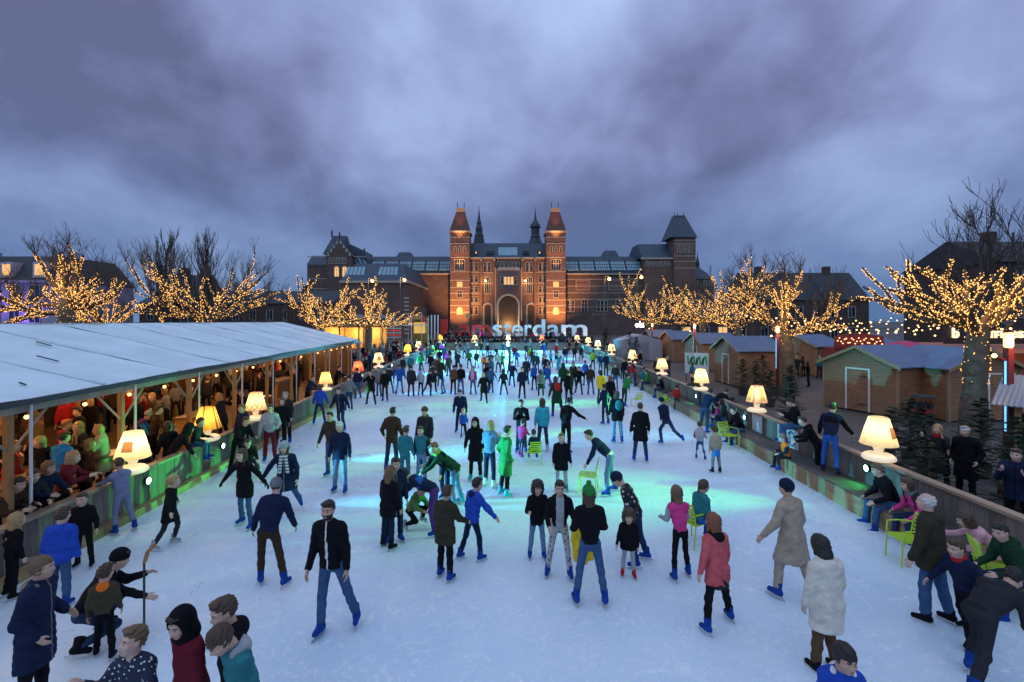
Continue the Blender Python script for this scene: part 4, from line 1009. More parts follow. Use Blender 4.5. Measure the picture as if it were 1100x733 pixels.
# left pavilion: gable with steep tower roof and a long glazed slope
lp = mus
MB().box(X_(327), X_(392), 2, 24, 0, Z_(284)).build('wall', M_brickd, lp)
MB().box(X_(350), X_(377), 0.6, 4, 0, Z_(275)).prism([(X_(349), Z_(275)), (X_(378), Z_(275)), (X_(363.5), Z_(259))], 0.6, 4).build('gable', M_brickd, lp)
for s in range(4):
    MB().box(X_(351 + s * 3.2), X_(353 + s * 3.2), 0.4, 0.7, Z_(275 - s * 4.2), Z_(271.5 - s * 4.2)).build('gable_step', M_stone, lp)
    MB().box(X_(374 - s * 3.2), X_(376 - s * 3.2), 0.4, 0.7, Z_(275 - s * 4.2), Z_(271.5 - s * 4.2)).build('gable_step', M_stone, lp)
MB().frustum(X_(341), X_(366), 4, 12, Z_(271), X_(349), X_(363), 7, 9, Z_(249), 0).build('tower_roof', M_sl, lp)
MB().prism([(X_(363), Z_(256)), (X_(386), Z_(267)), (X_(396), Z_(290)), (X_(376), Z_(290)), (X_(363), Z_(266))], 4.2, 14).build('long_roof', M_sl, lp)
for i in range(4): MB().hexa([(X_(368 + i * 5.4), 4.05, Z_(270 + i * 2.2)), (X_(371.6 + i * 5.4), 4.05, Z_(272 + i * 2.2)), (X_(379.6 + i * 5.0), 4.05, Z_(289)), (X_(376 + i * 5.0), 4.05, Z_(289)), (X_(368 + i * 5.4), 4.15, Z_(270 + i * 2.2)), (X_(371.6 + i * 5.4), 4.15, Z_(272 + i * 2.2)), (X_(379.6 + i * 5.0), 4.15, Z_(289)), (X_(376 + i * 5.0), 4.15, Z_(289))]).build('roof_light', M_glz, lp)
MB().frustum(X_(327), X_(352), 1.5, 12, Z_(284), X_(328), X_(352), 5, 10, Z_(272.5), 0).build('side_roof', M_sl, lp)
for px_, tp in ((350, 243), (358.5, 245), (386, 263), (325, 281)): MB().tube([(X_(px_), 5, Z_(tp + 9)), (X_(px_), 5, Z_(tp + 3)), (X_(px_), 5, Z_(tp))], [0.25, 0.3, 0.04], 6).build('finial', M_lead, lp)
for px_ in (354, 358, 362, 366, 370): window(px_ - 1.0, px_ + 1.0, 277, 283, 0.58, n=1, parent=lp)
for px_ in (361, 369.5): window(px_ - 2.6, px_ + 2.6, 286, 297, 0.58, M_warm, arched=True, n=2, parent=lp)
for yy in (275, 284.5, 299, 310): MB().box(X_(327), X_(392), 1.85, 2.0, Z_(yy + 0.4), Z_(yy - 0.4)).build('stone_band', M_stone, lp)
# low wing standing forward on the left
an = mus
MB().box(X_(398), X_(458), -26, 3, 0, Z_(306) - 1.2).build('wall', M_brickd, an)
MB().frustum(X_(398), X_(458), -26, 3.3, Z_(306) - 1.2, X_(404), X_(448), -19, 3.3, Z_(290) - 0.4, 0).build('roof', M_sl, an)
MB().box(X_(397.6), X_(458.6), -26.4, 3, Z_(306) - 1.6, Z_(306) - 1.0).build('cornice', M_stone, an)
for k in range(2):
    x0 = X_(398 + k * 30)
    sk = MB().frustum(x0, x0 + 5.4, -25, -18, Z_(306) - 1.0, x0 + 0.3, x0 + 5.0, -21.5, -18, Z_(292) - 1.0, 0).build('roof_light', M_glz, an)
    for j in range(1, 5): MB().tube([(x0 + j * 1.08, -25.02, Z_(306) - 0.95), (x0 + 0.25 + j * 0.97, -21.55, Z_(292) - 0.95)], 0.06, 4).build('glazing_bar', M_lead, sk)
for k in range(7):
    y0 = -24 + k * 3.7
    for zz in (1.5, 5.6): 
        w_ = MB().box(X_(458) + 0.003, X_(458) + 0.06, y0, y0 + 1.7, zz, zz + 2.8).build('window', M_win, an)
        MB().box(X_(458) + 0.05, X_(458) + 0.12, y0 - 0.15, y0, zz - 0.1, zz + 2.9).box(X_(458) + 0.05, X_(458) + 0.12, y0 + 1.7, y0 + 1.85, zz - 0.1, zz + 2.9).build('frame', M_stone, w_)
for i in range(10): MB().box(X_(458) - 1.1, X_(458) + 0.08, -26.1, -25.3, 1 + i * 1.0, 1.45 + i * 1.0).build('quoin', M_stone, an)
# right pavilion with corner tower
rp = mus
MB().box(X_(694), X_(746), 2, 24, 0, Z_(276)).build('wall', M_brick, rp)
MB().frustum(X_(691), X_(727), 1.6, 22, Z_(276), X_(692), X_(726), 7, 14, Z_(258.5), 0).build('hall_roof', M_sl, rp)
MB().box(X_(690), X_(727), 1.4, 2.0, Z_(278), Z_(276)).build('cornice', M_stone, rp)
MB().box(X_(725), X_(748), 0.5, 8, 0, Z_(255)).build('tower_shaft', M_brick, rp)
MB().frustum(X_(720), X_(749), -0.2, 8.7, Z_(255), X_(727), X_(741), 3, 5.4, Z_(232), 0).build('tower_roof', M_sl, rp)
MB().frustum(X_(727), X_(741), 3, 5.4, Z_(232), X_(728), X_(740), 3.2, 5.2, Z_(229), 0).build('tower_crest', M_lead, rp)
for px_ in (729.5, 733, 739.5): MB().tube([(X_(px_), 4.2, Z_(229)), (X_(px_), 4.2, Z_(224))], [0.14, 0.03], 5).build('finial', M_lead, rp)
for px_ in (729.5, 734, 738.5, 743): window(px_ - 1.2, px_ + 1.2, 264, 272, 0.48, arched=True, n=1, parent=rp)
for yy in (258, 262, 275, 281, 288): MB().box(X_(725) - 0.05, X_(748) + 0.05, 0.4, 0.5, Z_(yy + 0.4), Z_(yy - 0.4)).build('stone_band', M_stone, rp)
for px_ in range(697, 724, 4): window(px_ - 1.1, px_ + 1.1, 280, 286, 1.98, arched=True, n=1, parent=rp)
MB().box(X_(746), X_(776), 6, 24, 0, Z_(298)).build('low_wall', M_brickd, rp)
MB().frustum(X_(746), X_(776), 5.6, 24, Z_(298), X_(748), X_(766), 10, 16, Z_(284), 0).build('low_roof', M_sl, rp)
spire(766, 264, [(8, 300), (7, 292), (3.4, 284), (2.4, 282), (2.4, 278), (1.6, 275), (0.4, 269)])
for px_ in (756, 766, 772): window(px_ - 1.3, px_ + 1.3, 300, 305, 5.98, n=1, parent=rp)

# ------------------------------------------------------------------ other buildings
def house(name, loc, w, d, he, hr, label, wall, roof, wins, lit=(), rz=0, chim=True, flat=False):
    o = empty(name, loc, rz); tag(o, label, 'building')
    MB().box(-w / 2, w / 2, 0, d, 0, he).build('wall', wall, o)
    r_ = (MB().frustum(-w / 2 - .2, w / 2 + .2, -.2, d + .2, he, -w / 2 + 1.2, w / 2 - 1.2, 2, d - 2, hr) if flat else MB().prism([(-0.3, he), (d + 0.3, he), (d / 2, hr)], -w / 2 - 0.2, w / 2 + 0.2, 'x')).build('roof', roof, o)
    if chim:
        for s in (-0.32, 0.3): MB().box(w * s - 0.5, w * s + 0.5, d / 2 - 0.5, d / 2 + 0.5, hr - 1.0, hr + 1.1).build('chimney', wall, r_)
    k = 0
    for (x, z, ww, hh) in wins:
        wd = MB().box(x - ww / 2, x + ww / 2, -0.03, 0.05, z, z + hh).build('window', M_warm if k in lit else M_win, o)
        fr = MB()
        fr.box(x - ww / 2 - 0.12, x - ww / 2, -0.12, 0.0, z - 0.1, z + hh + 0.1).box(x + ww / 2, x + ww / 2 + 0.12, -0.12, 0, z - 0.1, z + hh + 0.1).box(x - ww / 2, x + ww / 2, -0.12, 0, z + hh, z + hh + 0.1).box(x - ww / 2, x + ww / 2, -0.12, 0, z - 0.1, z).box(x - 0.04, x + 0.04, -0.09, -0.031, z, z + hh)
        fr.build('frame', mat('house_frame', (0.35, 0.34, 0.36), 0.6), wd); k += 1
    return o, r_
M_hp = mat('pale_stucco', (0.34, 0.30, 0.42), 0.8, noise=0.1, nscale=1)
M_hd = mat('dark_brick', (0.075, 0.05, 0.045), 0.85, noise=0.25, nscale=0.8)
M_dr = mat('dark_tiles', (0.03, 0.038, 0.05), 0.7, noise=0.2)
ph, phr = house('town_house', (-67, 60, 0), 18, 12, 9.6, 13.0, 'pale town house washed in violet light behind the left pollard', M_hp, M_dr,
            [(x, z, 1.3, 2.0) for z in (1.2, 4.2, 7.0) for x in (-7, -4.4, -1.8, 0.8, 3.4, 6.0)], (3, 9, 14), flat=True)
for x in (-6.2, -2.0, 2.4, 6.6):
    dm = MB().box(x - 0.8, x + 0.8, -0.1, 2.5, 10.0, 12.0).build('dormer', mat('dormer_white', (0.5, 0.46, 0.5), 0.7), ph)
    MB().box(x - 0.5, x + 0.5, -0.16, -0.11, 10.3, 11.7).build('pane', M_warm if x > -3 else M_win, dm)
MB().box(-9.1, 9.1, -0.3, 0.0, 9.3, 9.65).build('cornice', M_hp, ph)
for x in (-5, 0, 5): lamp('SPOT', 'violet_light', (x, -2.2, 3.2), 900, (0.30, 0.10, 1.0), ph, 0.2, (x, 0.6, 8.5), R(110), 0.8)
house('brick_house', (-48.5, 68, 0), 5.5, 8, 7.0, 11.5, 'dark gabled brick house between the violet house and the poplars', M_hd, M_dr, [(-1.2, 3.5, 0.9, 1.5), (1.2, 3.5, 0.9, 1.5)], chim=True)
house('brick_house', (-48, 82, 0), 34, 10, 7.5, 10.0, 'long low dark house row behind the left bare trees', M_hd, M_dr, [(x, z, 1.0, 1.7) for z in (1.5, 4.6) for x in range(-15, 16, 3)], (3, 8, 15))
house('brick_house', (52, 80, 0), 20, 10, 8.0, 13.2, 'long dark roofed building right of the museum trees', M_hd, M_dr, [(x, z, 1.1, 1.8) for z in (1.5, 5.0) for x in range(-8, 10, 3)], (2,))
house('brick_house', (64, 48, 0), 26, 12, 10.5, 13.6, 'dark tall building behind the thick pollard at the right edge', M_hd, M_dr, [(x, z, 1.2, 2.0) for z in (1.5, 4.8, 8.0) for x in range(-11, 12, 3)], (1, 10, 13))
house('brick_house', (34, 76, 0), 14, 8, 5.0, 7.5, 'low dark building behind the lit right hand pollards', M_hd, M_dr, [(x, 1.6, 1.4, 1.8) for x in range(-5, 7, 3)], (0, 2))

# tall street lamps near the museum
M_pole = mat('grey_pole', (0.12, 0.12, 0.13), 0.5)
M_sod = mat('sodium_lamp', (1, 0.7, 0.3), 0.3, emit=(1.0, 0.45, 0.08), estr=16)
def street_lamp(px, py, Y, label):
    p = atY(px, py, Y); h = p.z; o = empty('street_lamp', (p.x, Y, 0)); tag(o, label, 'street lamp', 'tall street lamps near the museum')
    MB().tube([(-0.9, 0, 0), (-0.9, 0, h + 0.6)], [0.09, 0.05], 8).build('pole', M_pole, o); MB().tube([(-0.9, 0, h + 0.55), (-0.4, 0, h + 0.6), (0, 0, h + 0.32)], 0.04, 6).build('arm', M_pole, o)
    g_ = link('globe', np_mesh('globe', *ico(0.34), [M_sod]), o); g_.location = (0, 0, h)
    lamp('POINT', 'globe_light', (0, -0.5, h), 500, (1.0, 0.5, 0.15), o, 0.3)
for px, py, Y, lb in ((434.5, 301, 100, 'tall street lamp glowing orange before the low museum wing'), (400, 302, 102, 'tall street lamp glowing orange left of the low museum wing'), (654.5, 300, 95, 'tall street lamp glowing orange before the right museum wing'), (689, 298, 96, 'tall street lamp glowing orange beside the dark tree')):
    street_lamp(px, py, Y, lb)
# ------------------------------------------------------------------ big letters, stalls, signs and strings of bulbs
def text_mesh(txt, size, depth, name, m_, spacing=1.0, bold=0.0):
    c = bpy.data.curves.new(name, 'FONT'); c.body = txt; c.size = size; c.extrude = depth / 2; c.space_character = spacing; c.offset = bold; c.resolution_u = 3
    t = bpy.data.objects.new(name, c); col.objects.link(t)
    dg = bpy.context.evaluated_depsgraph_get(); me = bpy.data.meshes.new_from_object(t.evaluated_get(dg))
    bpy.data.objects.remove(t); me.name = name; me.materials.clear(); me.materials.append(m_)
    w_ = max(v.co.x for v in me.vertices) if len(me.vertices) else 0
    return me, w_
M_lred = mat('letter_red', (0.60, 0.02, 0.025), 0.45); M_lwht = mat('letter_white', (0.84, 0.86, 0.88), 0.45)
LY = 74.0
o = empty('letter_plinth', (0, LY, 0)); tag(o, 'dark low stage under the giant letters', 'stage')
MB().box(atY(470, 0, LY).x, atY(636, 0, LY).x, -1.2, 1.6, 0, 2.0).build('block', M_dark, o)
MB().box(atY(470, 0, LY).x, atY(636, 0, LY).x, -2.2, -1.203, 0, 1.1).build('step', M_gut, o)
for px in (486, 515, 545, 575, 605, 626):  # unseen bars and spots, added only to brighten the giant letters
    x_ = atY(px, 0, LY).x
    MB().box(x_ - 0.25, x_ + 0.25, -1.19, -1.05, 2.0, 2.1).build('added_fill_bar', M_house, o)
    lamp('SPOT', 'added_fill_beam', (x_, -1.9, 2.2), 55, (0.9, 0.95, 1.0), o, 0.15, (x_, 0.4, 3.3), R(120), 1.0)
zb = 2.0
def letter(ch, px0, px1, m_, lab, tall=False):
    me, w_ = text_mesh(ch, 3.3, 0.8, 'letter', m_, bold=0.045)
    xs = [v.co.x for v in me.vertices]; x0, x1 = min(xs), max(xs)
    k = (atY(px1, 0, LY).x - atY(px0, 0, LY).x) / (x1 - x0); k2 = 1.16
    for v in me.vertices: v.co.x = (v.co.x - x0) * k; v.co.y *= k2
    q = link('giant_letter', me); q.location = (atY(px0, 0, LY).x, LY, zb + 0.02); q.rotation_euler = (R(90), 0, 0)
    tag(q, lab, 'letter', 'giant letters before the museum')
letter('I', 473.5, 480.5, M_lred, 'giant red letter I standing alone at the left')
letter('a', 493, 506, M_lred, 'giant red letter a right of the lone I'); letter('m', 507.5, 527, M_lred, 'giant red letter m before the white letters')
for ch, a, b, lb in (('s', 529, 540, 'giant white letter s, first of the white letters'), ('t', 541, 548.5, 'giant white letter t right of the s'), ('e', 549.5, 562, 'giant white letter e between t and r'), ('r', 563.5, 571, 'giant white letter r between e and d'),
                    ('d', 572, 585.5, 'giant white letter d, tallest in the middle of the word'), ('a', 588, 601, 'giant white letter a right of the d'), ('m', 603, 630.5, 'giant white letter m ending the word')):
    letter(ch, a, b, M_lwht, lb)

# frame stand with red and white stripes, yellow stall, flags
o = empty('stage_frame', (atY(404, 0, 66).x, 66, 0)); tag(o, 'metal frame with red and white striped panel left of the letters', 'frame')
W_ = 7.4
for x in (0, 2.5, 5.0, W_): MB().box(x - 0.06, x + 0.06, -0.06, 0.06, 0, 5.1).build('post', M_white, o)
MB().box(-0.1, W_ + 0.1, -0.05, 0.05, 3.75, 3.9).build('rail', M_white, o)
MB().box(-0.1, 2.4, -0.05, 0.05, 5.0, 5.12).build('top_rail', mat('gold_rail', (0.4, 0.25, 0.06), 0.5), o)
for i in range(5): MB().box(1.3, 3.6, -0.12, -0.07, 2.0 + i * 0.32, 2.18 + i * 0.32).build('stripe', mat('stripe_red', (0.5, 0.03, 0.03), 0.6, emit=(1, 0.1, 0.05), estr=0.3) if i % 2 else M_white, o)
o = empty('market_stall', (atY(441, 0, 67).x, 67, 0)); tag(o, 'small market stall lit yellow beside the striped frame', 'stall')
MB().box(0, 2.2, 0, 1.6, 0, 1.0).build('counter', M_clap, o); MB().box(0, 2.2, 1.5, 1.6, 1.0, 4.6).build('back_wall', mat('stall_yellow', (0.35, 0.2, 0.04), 0.6), o)
for x in (0, 2.1): MB().box(x, x + 0.1, 0, 0.1, 1, 4.6).build('post', M_clap, o)
MB().prism([(-0.3, 4.6), (2.5, 4.6), (1.1, 5.3)], -0.3, 1.9).build('roof', mat('stall_roof', (0.5, 0.30, 0.06), 0.6), o)
MB().box(0.2, 2.0, 1.40, 1.48, 2.6, 4.2).build('lit_board', mat('lit_board', (0.8, 0.6, 0.2), 0.5, emit=(1.0, 0.55, 0.12), estr=0.6), o)
for px, lb in ((438.5, 'red pennant left of the yellow stall'), (453, 'red pennant right of the yellow stall')):
    q = empty('pennant', (atY(px, 0, 66.5).x, 66.5, 0)); tag(q, lb, 'flag')
    MB().tube([(0, 0, 0), (0, 0, 5.6)], 0.04, 6).build('pole', M_white, q)
    MB().poly([(0, 0, 5.5), (0.15, 0.05, 4.3), (0.9, 0.1, 4.2), (0.55, 0.06, 4.9)]).build('cloth', mat('pennant_red', (0.5, 0.06, 0.09), 0.7), q)
for i, px in enumerate((463.5, 467, 470.5)):
    q = empty('flag_pole', (atY(px, 0, 72).x, 72, 0)); tag(q, 'white pole left of the lone red letter, %s of three' % ('leftmost', 'middle', 'rightmost')[i], 'pole')
    MB().tube([(0, 0, 0), (0, 0, 5.1)], 0.10, 8).build('pole', M_lwht, q); MB().lathe([(0, 5.1), (0.13, 5.12), (0.1, 5.3), (0, 5.34)], seg=8).build('knob', M_lwht, q)
q = empty('kerb_sign', (atY(501, 0, 73).x, 76, 0)); tag(q, 'round yellow disc on a pole above the red letters', 'sign')
MB().tube([(0, 0, 0), (0, 0, 5.0)], 0.06, 6).build('pole', M_pole, q)
d_ = MB().lathe([(0, 0), (0.42, 0), (0.42, 0.06), (0, 0.06)], seg=20).build('disc', mat('disc_yellow', (0.5, 0.38, 0.16), 0.5), q); d_.rotation_euler = (R(90), 0, 0); d_.location = (0, -0.1, 5.2)
def parasol(px, py, Y, r_, label, c_=(0.12, 0.14, 0.16)):
    p = atY(px, py, Y); q = empty('parasol', (p.x, Y, 0)); tag(q, label, 'parasol')
    MB().lathe([(r_, p.z - 0.5), (r_ * 0.99, p.z - 0.42), (r_ * 0.5, p.z - 0.15), (0.02, p.z)], seg=8).build('canopy', mat('parasol_%.2f%.2f' % (c_[0], c_[1]), c_, 0.7), q)
    MB().tube([(0, 0, 0), (0, 0, p.z)], 0.04, 6).build('pole', M_pole, q)
    for k in range(8):
        a = k * PI / 4; MB().tube([(0, 0, p.z - 0.9), (r_ * 0.75 * math.cos(a), r_ * 0.75 * math.sin(a), p.z - 0.34)], 0.012, 4).build('rib', M_pole, q)
parasol(385, 337.5, 52, 1.3, 'dark grey parasol under the lit trees, left one'); parasol(409, 338, 56, 1.4, 'dark grey parasol under the lit trees, right one')
parasol(372, 362, 36, 1.2, 'pale blue parasol at the far corner of the tent', (0.22, 0.36, 0.48))
parasol(973, 366, 30, 1.5, 'bright pink parasol behind the free standing chalet', (0.50, 0.05, 0.14))
# warm lit stalls under the far left trees
for k, (px, w_) in enumerate(((352, 3.0), (378, 3.2), (398, 3.0))):
    Y = 58; q = empty('market_stall', (atY(px, 0, Y).x, Y, 0)); tag(q, 'glowing market stall below the lit trees, %s of three' % ('leftmost', 'middle', 'rightmost')[k], 'stall')
    MB().box(-w_ / 2, w_ / 2, 0, 2, 0, 1.0).build('counter', M_clap, q); MB().box(-w_ / 2, w_ / 2, 1.9, 2, 1.0, 3.6).build('back_wall', mat('stall_back', (0.5, 0.34, 0.12), 0.6), q)
    for x in (-w_ / 2, w_ / 2 - 0.12): MB().box(x, x + 0.12, 0, 0.12, 1, 3.6).build('post', M_clap, q)
    MB().prism([(-w_ / 2 - 0.3, 3.6), (w_ / 2 + 0.3, 3.6), (0, 4.6)], -0.3, 2.3).build('roof', M_clap, q)
    lamp('POINT', 'stall_light', (0, 0.7, 2.9), 220, (1.0, 0.62, 0.22), q, 0.3)
# food stalls with lit writing on the right
M_sign = mat('lit_letters', (0.9, 0.8, 0.6), 0.4, emit=(1.0, 0.66, 0.30), estr=1.9)
fs = empty('food_stall', (28.4, 27.0, 0), 0); tag(fs, 'food stall with glowing frites letters at the right edge', 'food stall')
M_red = mat('stall_red', (0.26, 0.03, 0.03), 0.6)
MB().box(-2.6, 6, 0, 3, 0, 1.1).build('counter', M_red, fs); MB().box(-2.6, 6, 2.9, 3.0, 1.1, 2.6).build('back_wall', M_clap, fs)
MB().hexa([(-2.9, -1.0, 2.55), (6.3, -1.0, 2.55), (6.3, 3.2, 2.95), (-2.9, 3.2, 2.95), (-2.9, -1.0, 2.62), (6.3, -1.0, 2.62), (6.3, 3.2, 3.02), (-2.9, 3.2, 3.02)]).build('awning', mat('awning_orange', (0.45, 0.14, 0.07), 0.6), fs)
for x in (-2.5, 1.7, 5.9): MB().box(x, x + 0.1, -0.9, -0.8, 0, 2.56).build('post', M_white, fs)
MB().box(-2.7, 6.0, 0.4, 0.5, 3.05, 4.35).build('sign_board', mat('sign_dark', (0.03, 0.02, 0.02), 0.6), fs)
for x in (-1.2, 0.8, 3.0): lamp('POINT', 'stall_light', (x, 0.4, 2.3), 60, (1.0, 0.55, 0.25), fs, 0.15)
for x in (0.5, 1.2, 1.9): MB().box(x, x + 0.45, -0.02, -0.005, 0.2, 1.0).build('panel', mat('panel_orange', (0.6, 0.12, 0.03), 0.5), fs)
me, w_ = text_mesh('b', 0.85, 0.1, 'sign_letters', M_sign, bold=0.012); t_ = link('sign_letters', me, fs); t_.location = (-2.35, 0.33, 3.42); t_.rotation_euler = (R(90), 0, 0)
me, w_ = text_mesh('frites', 0.85, 0.1, 'sign_letters', M_sign, 1.12, 0.012); t_ = link('sign_letters', me, fs); t_.location = (-0.15, 0.33, 3.42); t_.rotation_euler = (R(90), 0, 0)
rs_ = empty('lit_sign_stall', (25.6, 34.0, 0), R(-14)); tag(rs_, 'red stall crowned by a band of warm bulbs behind the free standing chalet', 'stall')
MB().box(-1.5, 1.5, 0, 2.0, 0, 2.4).build('body', M_red, rs_); MB().prism([(-1.6, 2.4), (1.6, 2.4), (1.5, 3.3), (0, 3.55), (-1.5, 3.3)], -0.1, 0.1).build('sign_board', M_red, rs_)
mb = MB()
for i in range(26):
    x = -1.4 + i * 0.112; mb.lathe([(0, -0.05), (0.05, 0), (0, 0.05)], (x, -0.14, 2.75 + 0.35 * math.sin(i * 1.7) * 0.6 + 0.2), 6)
b_ = mb.build('sign_bulbs', bulb_M, rs_); b_['kind'] = 'stuff'
q = empty('lit_sign', (atY(688, 0, 62).x, 62, 0)); tag(q, 'small white glowing sign high among the lit trees on the right', 'sign')
MB().box(-0.06, 0.06, -0.06, 0.06, 0, 3.6).build('post', M_pole, q)
me, w_ = text_mesh('ola', 1.0, 0.08, 'sign_letters', mat('white_neon', (0.9, 0.9, 0.9), 0.4, emit=(1.0, 0.92, 0.85), estr=4), bold=0.03); t_ = link('sign_letters', me, q); t_.location = (-0.75, -0.1, 3.6); t_.rotation_euler = (R(90), 0, 0)
MB().box(-0.9, 0.9, -0.05, 0.0, 3.5, 4.5).build('sign_board', M_dark, q)
# festoon strings across the right hand market
M_wire = mat('wire', (0.01, 0.01, 0.012), 0.7)
def festoon(a, b, n, sag, label, r_=0.05):
    a, b = Vector(a), Vector(b); q = empty('festoon_string', a); tag(q, label, 'string lights', 'festoon strings over the right market')
    pts = [(b - a) * (i / 24) - Vector((0, 0, sag * 4 * (i / 24) * (1 - i / 24))) for i in range(25)]
    MB().tube(pts, 0.008, 3).build('wire', M_wire, q)
    for i in range(n):
        t = (i + 0.5) / n; p = (b - a) * t - Vector((0, 0, sag * 4 * t * (1 - t) + 0.09))
        l = link('light_bulb', bulb_me, q); l.location = p; k = r_ / 0.045; l.scale = (k, k, k)
festoon((17.6, 28.2, 4.6), (19.3, 19.3, 4.4), 10, 0.5, 'festoon string from the middle pollard to the thick pollard trunk')
festoon((20.0, 30.0, 4.9), (32.0, 28.0, 4.7), 14, 0.6, 'festoon string hanging behind the thick pollard, upper one')
festoon((19.0, 26.0, 4.3), (27.0, 23.0, 4.1), 10, 0.5, 'festoon string above the frites letters')
festoon((18.0, 34.0, 4.8), (30.0, 36.0, 4.8), 13, 0.6, 'festoon string farthest behind the free standing chalet')
festoon((19.8, 18.5, 4.3), (24.5, 21.0, 4.0), 6, 0.3, 'short festoon string at the right edge')
festoon((18.4, 29.0, 4.5), (26.0, 33.0, 4.2), 9, 0.5, 'festoon string running to the red bulb sign')
festoon((18.5, 31.0, 4.2), (33.0, 33.0, 4.6), 18, 0.5, 'festoon string low over the market behind the free standing chalet')
festoon((17.8, 27.0, 4.0), (30.0, 31.0, 4.3), 16, 0.4, 'festoon string crossing above the pink parasol')
festoon((21.0, 38.0, 4.6), (36.0, 40.0, 4.9), 18, 0.5, 'festoon string deep in the market before the dark tall building', 0.06)
festoon((-17.5, 40.0, 4.8), (-13.0, 52.0, 4.6), 12, 0.4, 'festoon string below the far left trees', 0.07)
festoon((20.0, 40.0, 5.2), (17.6, 28.8, 5.0), 10, 0.5, 'festoon string between the two middle pollards', 0.06)

# ------------------------------------------------------------------ lime green chairs
M_lime = mat('lime_paint', (0.42, 0.62, 0.03), 0.35, spec=0.5)
def bar(mb, a, b, r_=0.013, seg=6): mb.tube([a, b], r_, seg)
slat_s = MB().box(-0.205, 0.205, -0.02, 0.02, -0.008, 0.008).mesh('seat_slat', M_lime)
def make_chair(loc, rz, label, arms=True, s=1.0):
    """lime metal garden chair with slatted seat and back; front is +y"""
    o = empty('garden_chair', loc, rz); o.scale = (s, s, s); tag(o, label, 'chair', 'lime green garden chairs')
    for sx in (-1, 1):
        MB().tube([(sx * 0.22, 0.22, 0), (sx * 0.215, 0.20, 0.44)], 0.014, 6).build('leg', M_lime, o)
        MB().tube([(sx * 0.22, -0.26, 0), (sx * 0.21, -0.20, 0.44)], 0.014, 6).build('leg', M_lime, o)
        MB().tube([(sx * 0.21, -0.20, 0.44), (sx * 0.21, -0.24, 0.66), (sx * 0.20, -0.29, 0.86)], 0.014, 6).build('back_post', M_lime, o)
        if arms: MB().tube([(sx * 0.235, -0.235, 0.66), (sx * 0.26, 0.0, 0.665), (sx * 0.25, 0.17, 0.65), (sx * 0.225, 0.20, 0.46)], 0.015, 6).build('armrest', M_lime, o)
    MB().tube([(-0.215, -0.2, 0.44), (-0.215, 0.2, 0.44), (0.215, 0.2, 0.44), (0.215, -0.2, 0.44), (-0.215, -0.2, 0.44)], 0.013, 6).build('seat_frame', M_lime, o)
    for i in range(8):
        q = link('seat_slat', slat_s, o); q.location = (0, -0.175 + i * 0.05, 0.452)
    for i in range(5):
        q = link('back_slat', slat_s, o); z = 0.55 + i * 0.07; q.location = (0, -0.22 - (z - 0.5) * 0.17, z); q.rotation_euler = (R(80), 0, 0)
    return o
make_chair(at(631, 528), R(75), 'empty lime green chair pushed by the bending skater', False, 1.0)
make_chair(at(574, 498), R(10), 'lime green chair carrying a small child between two women', False, 0.85)
make_chair(at(745, 583), R(-60), 'lime green chair half hidden behind the girl in the pink vest', True)
make_chair(at(974, 604), R(82), 'lime green chair beside the seated man in black, left of the old man', True)
make_chair(at(1071, 640), R(-115), 'lime green chair with slatted back in front of the man in dark green', True)
make_chair(at(783, 481), R(200), 'lime green chair beside the man in black seated on the ledge', True)
make_chair(at(684, 437), R(20), 'lime green chair with a small child far right on the ice', False, 0.9)
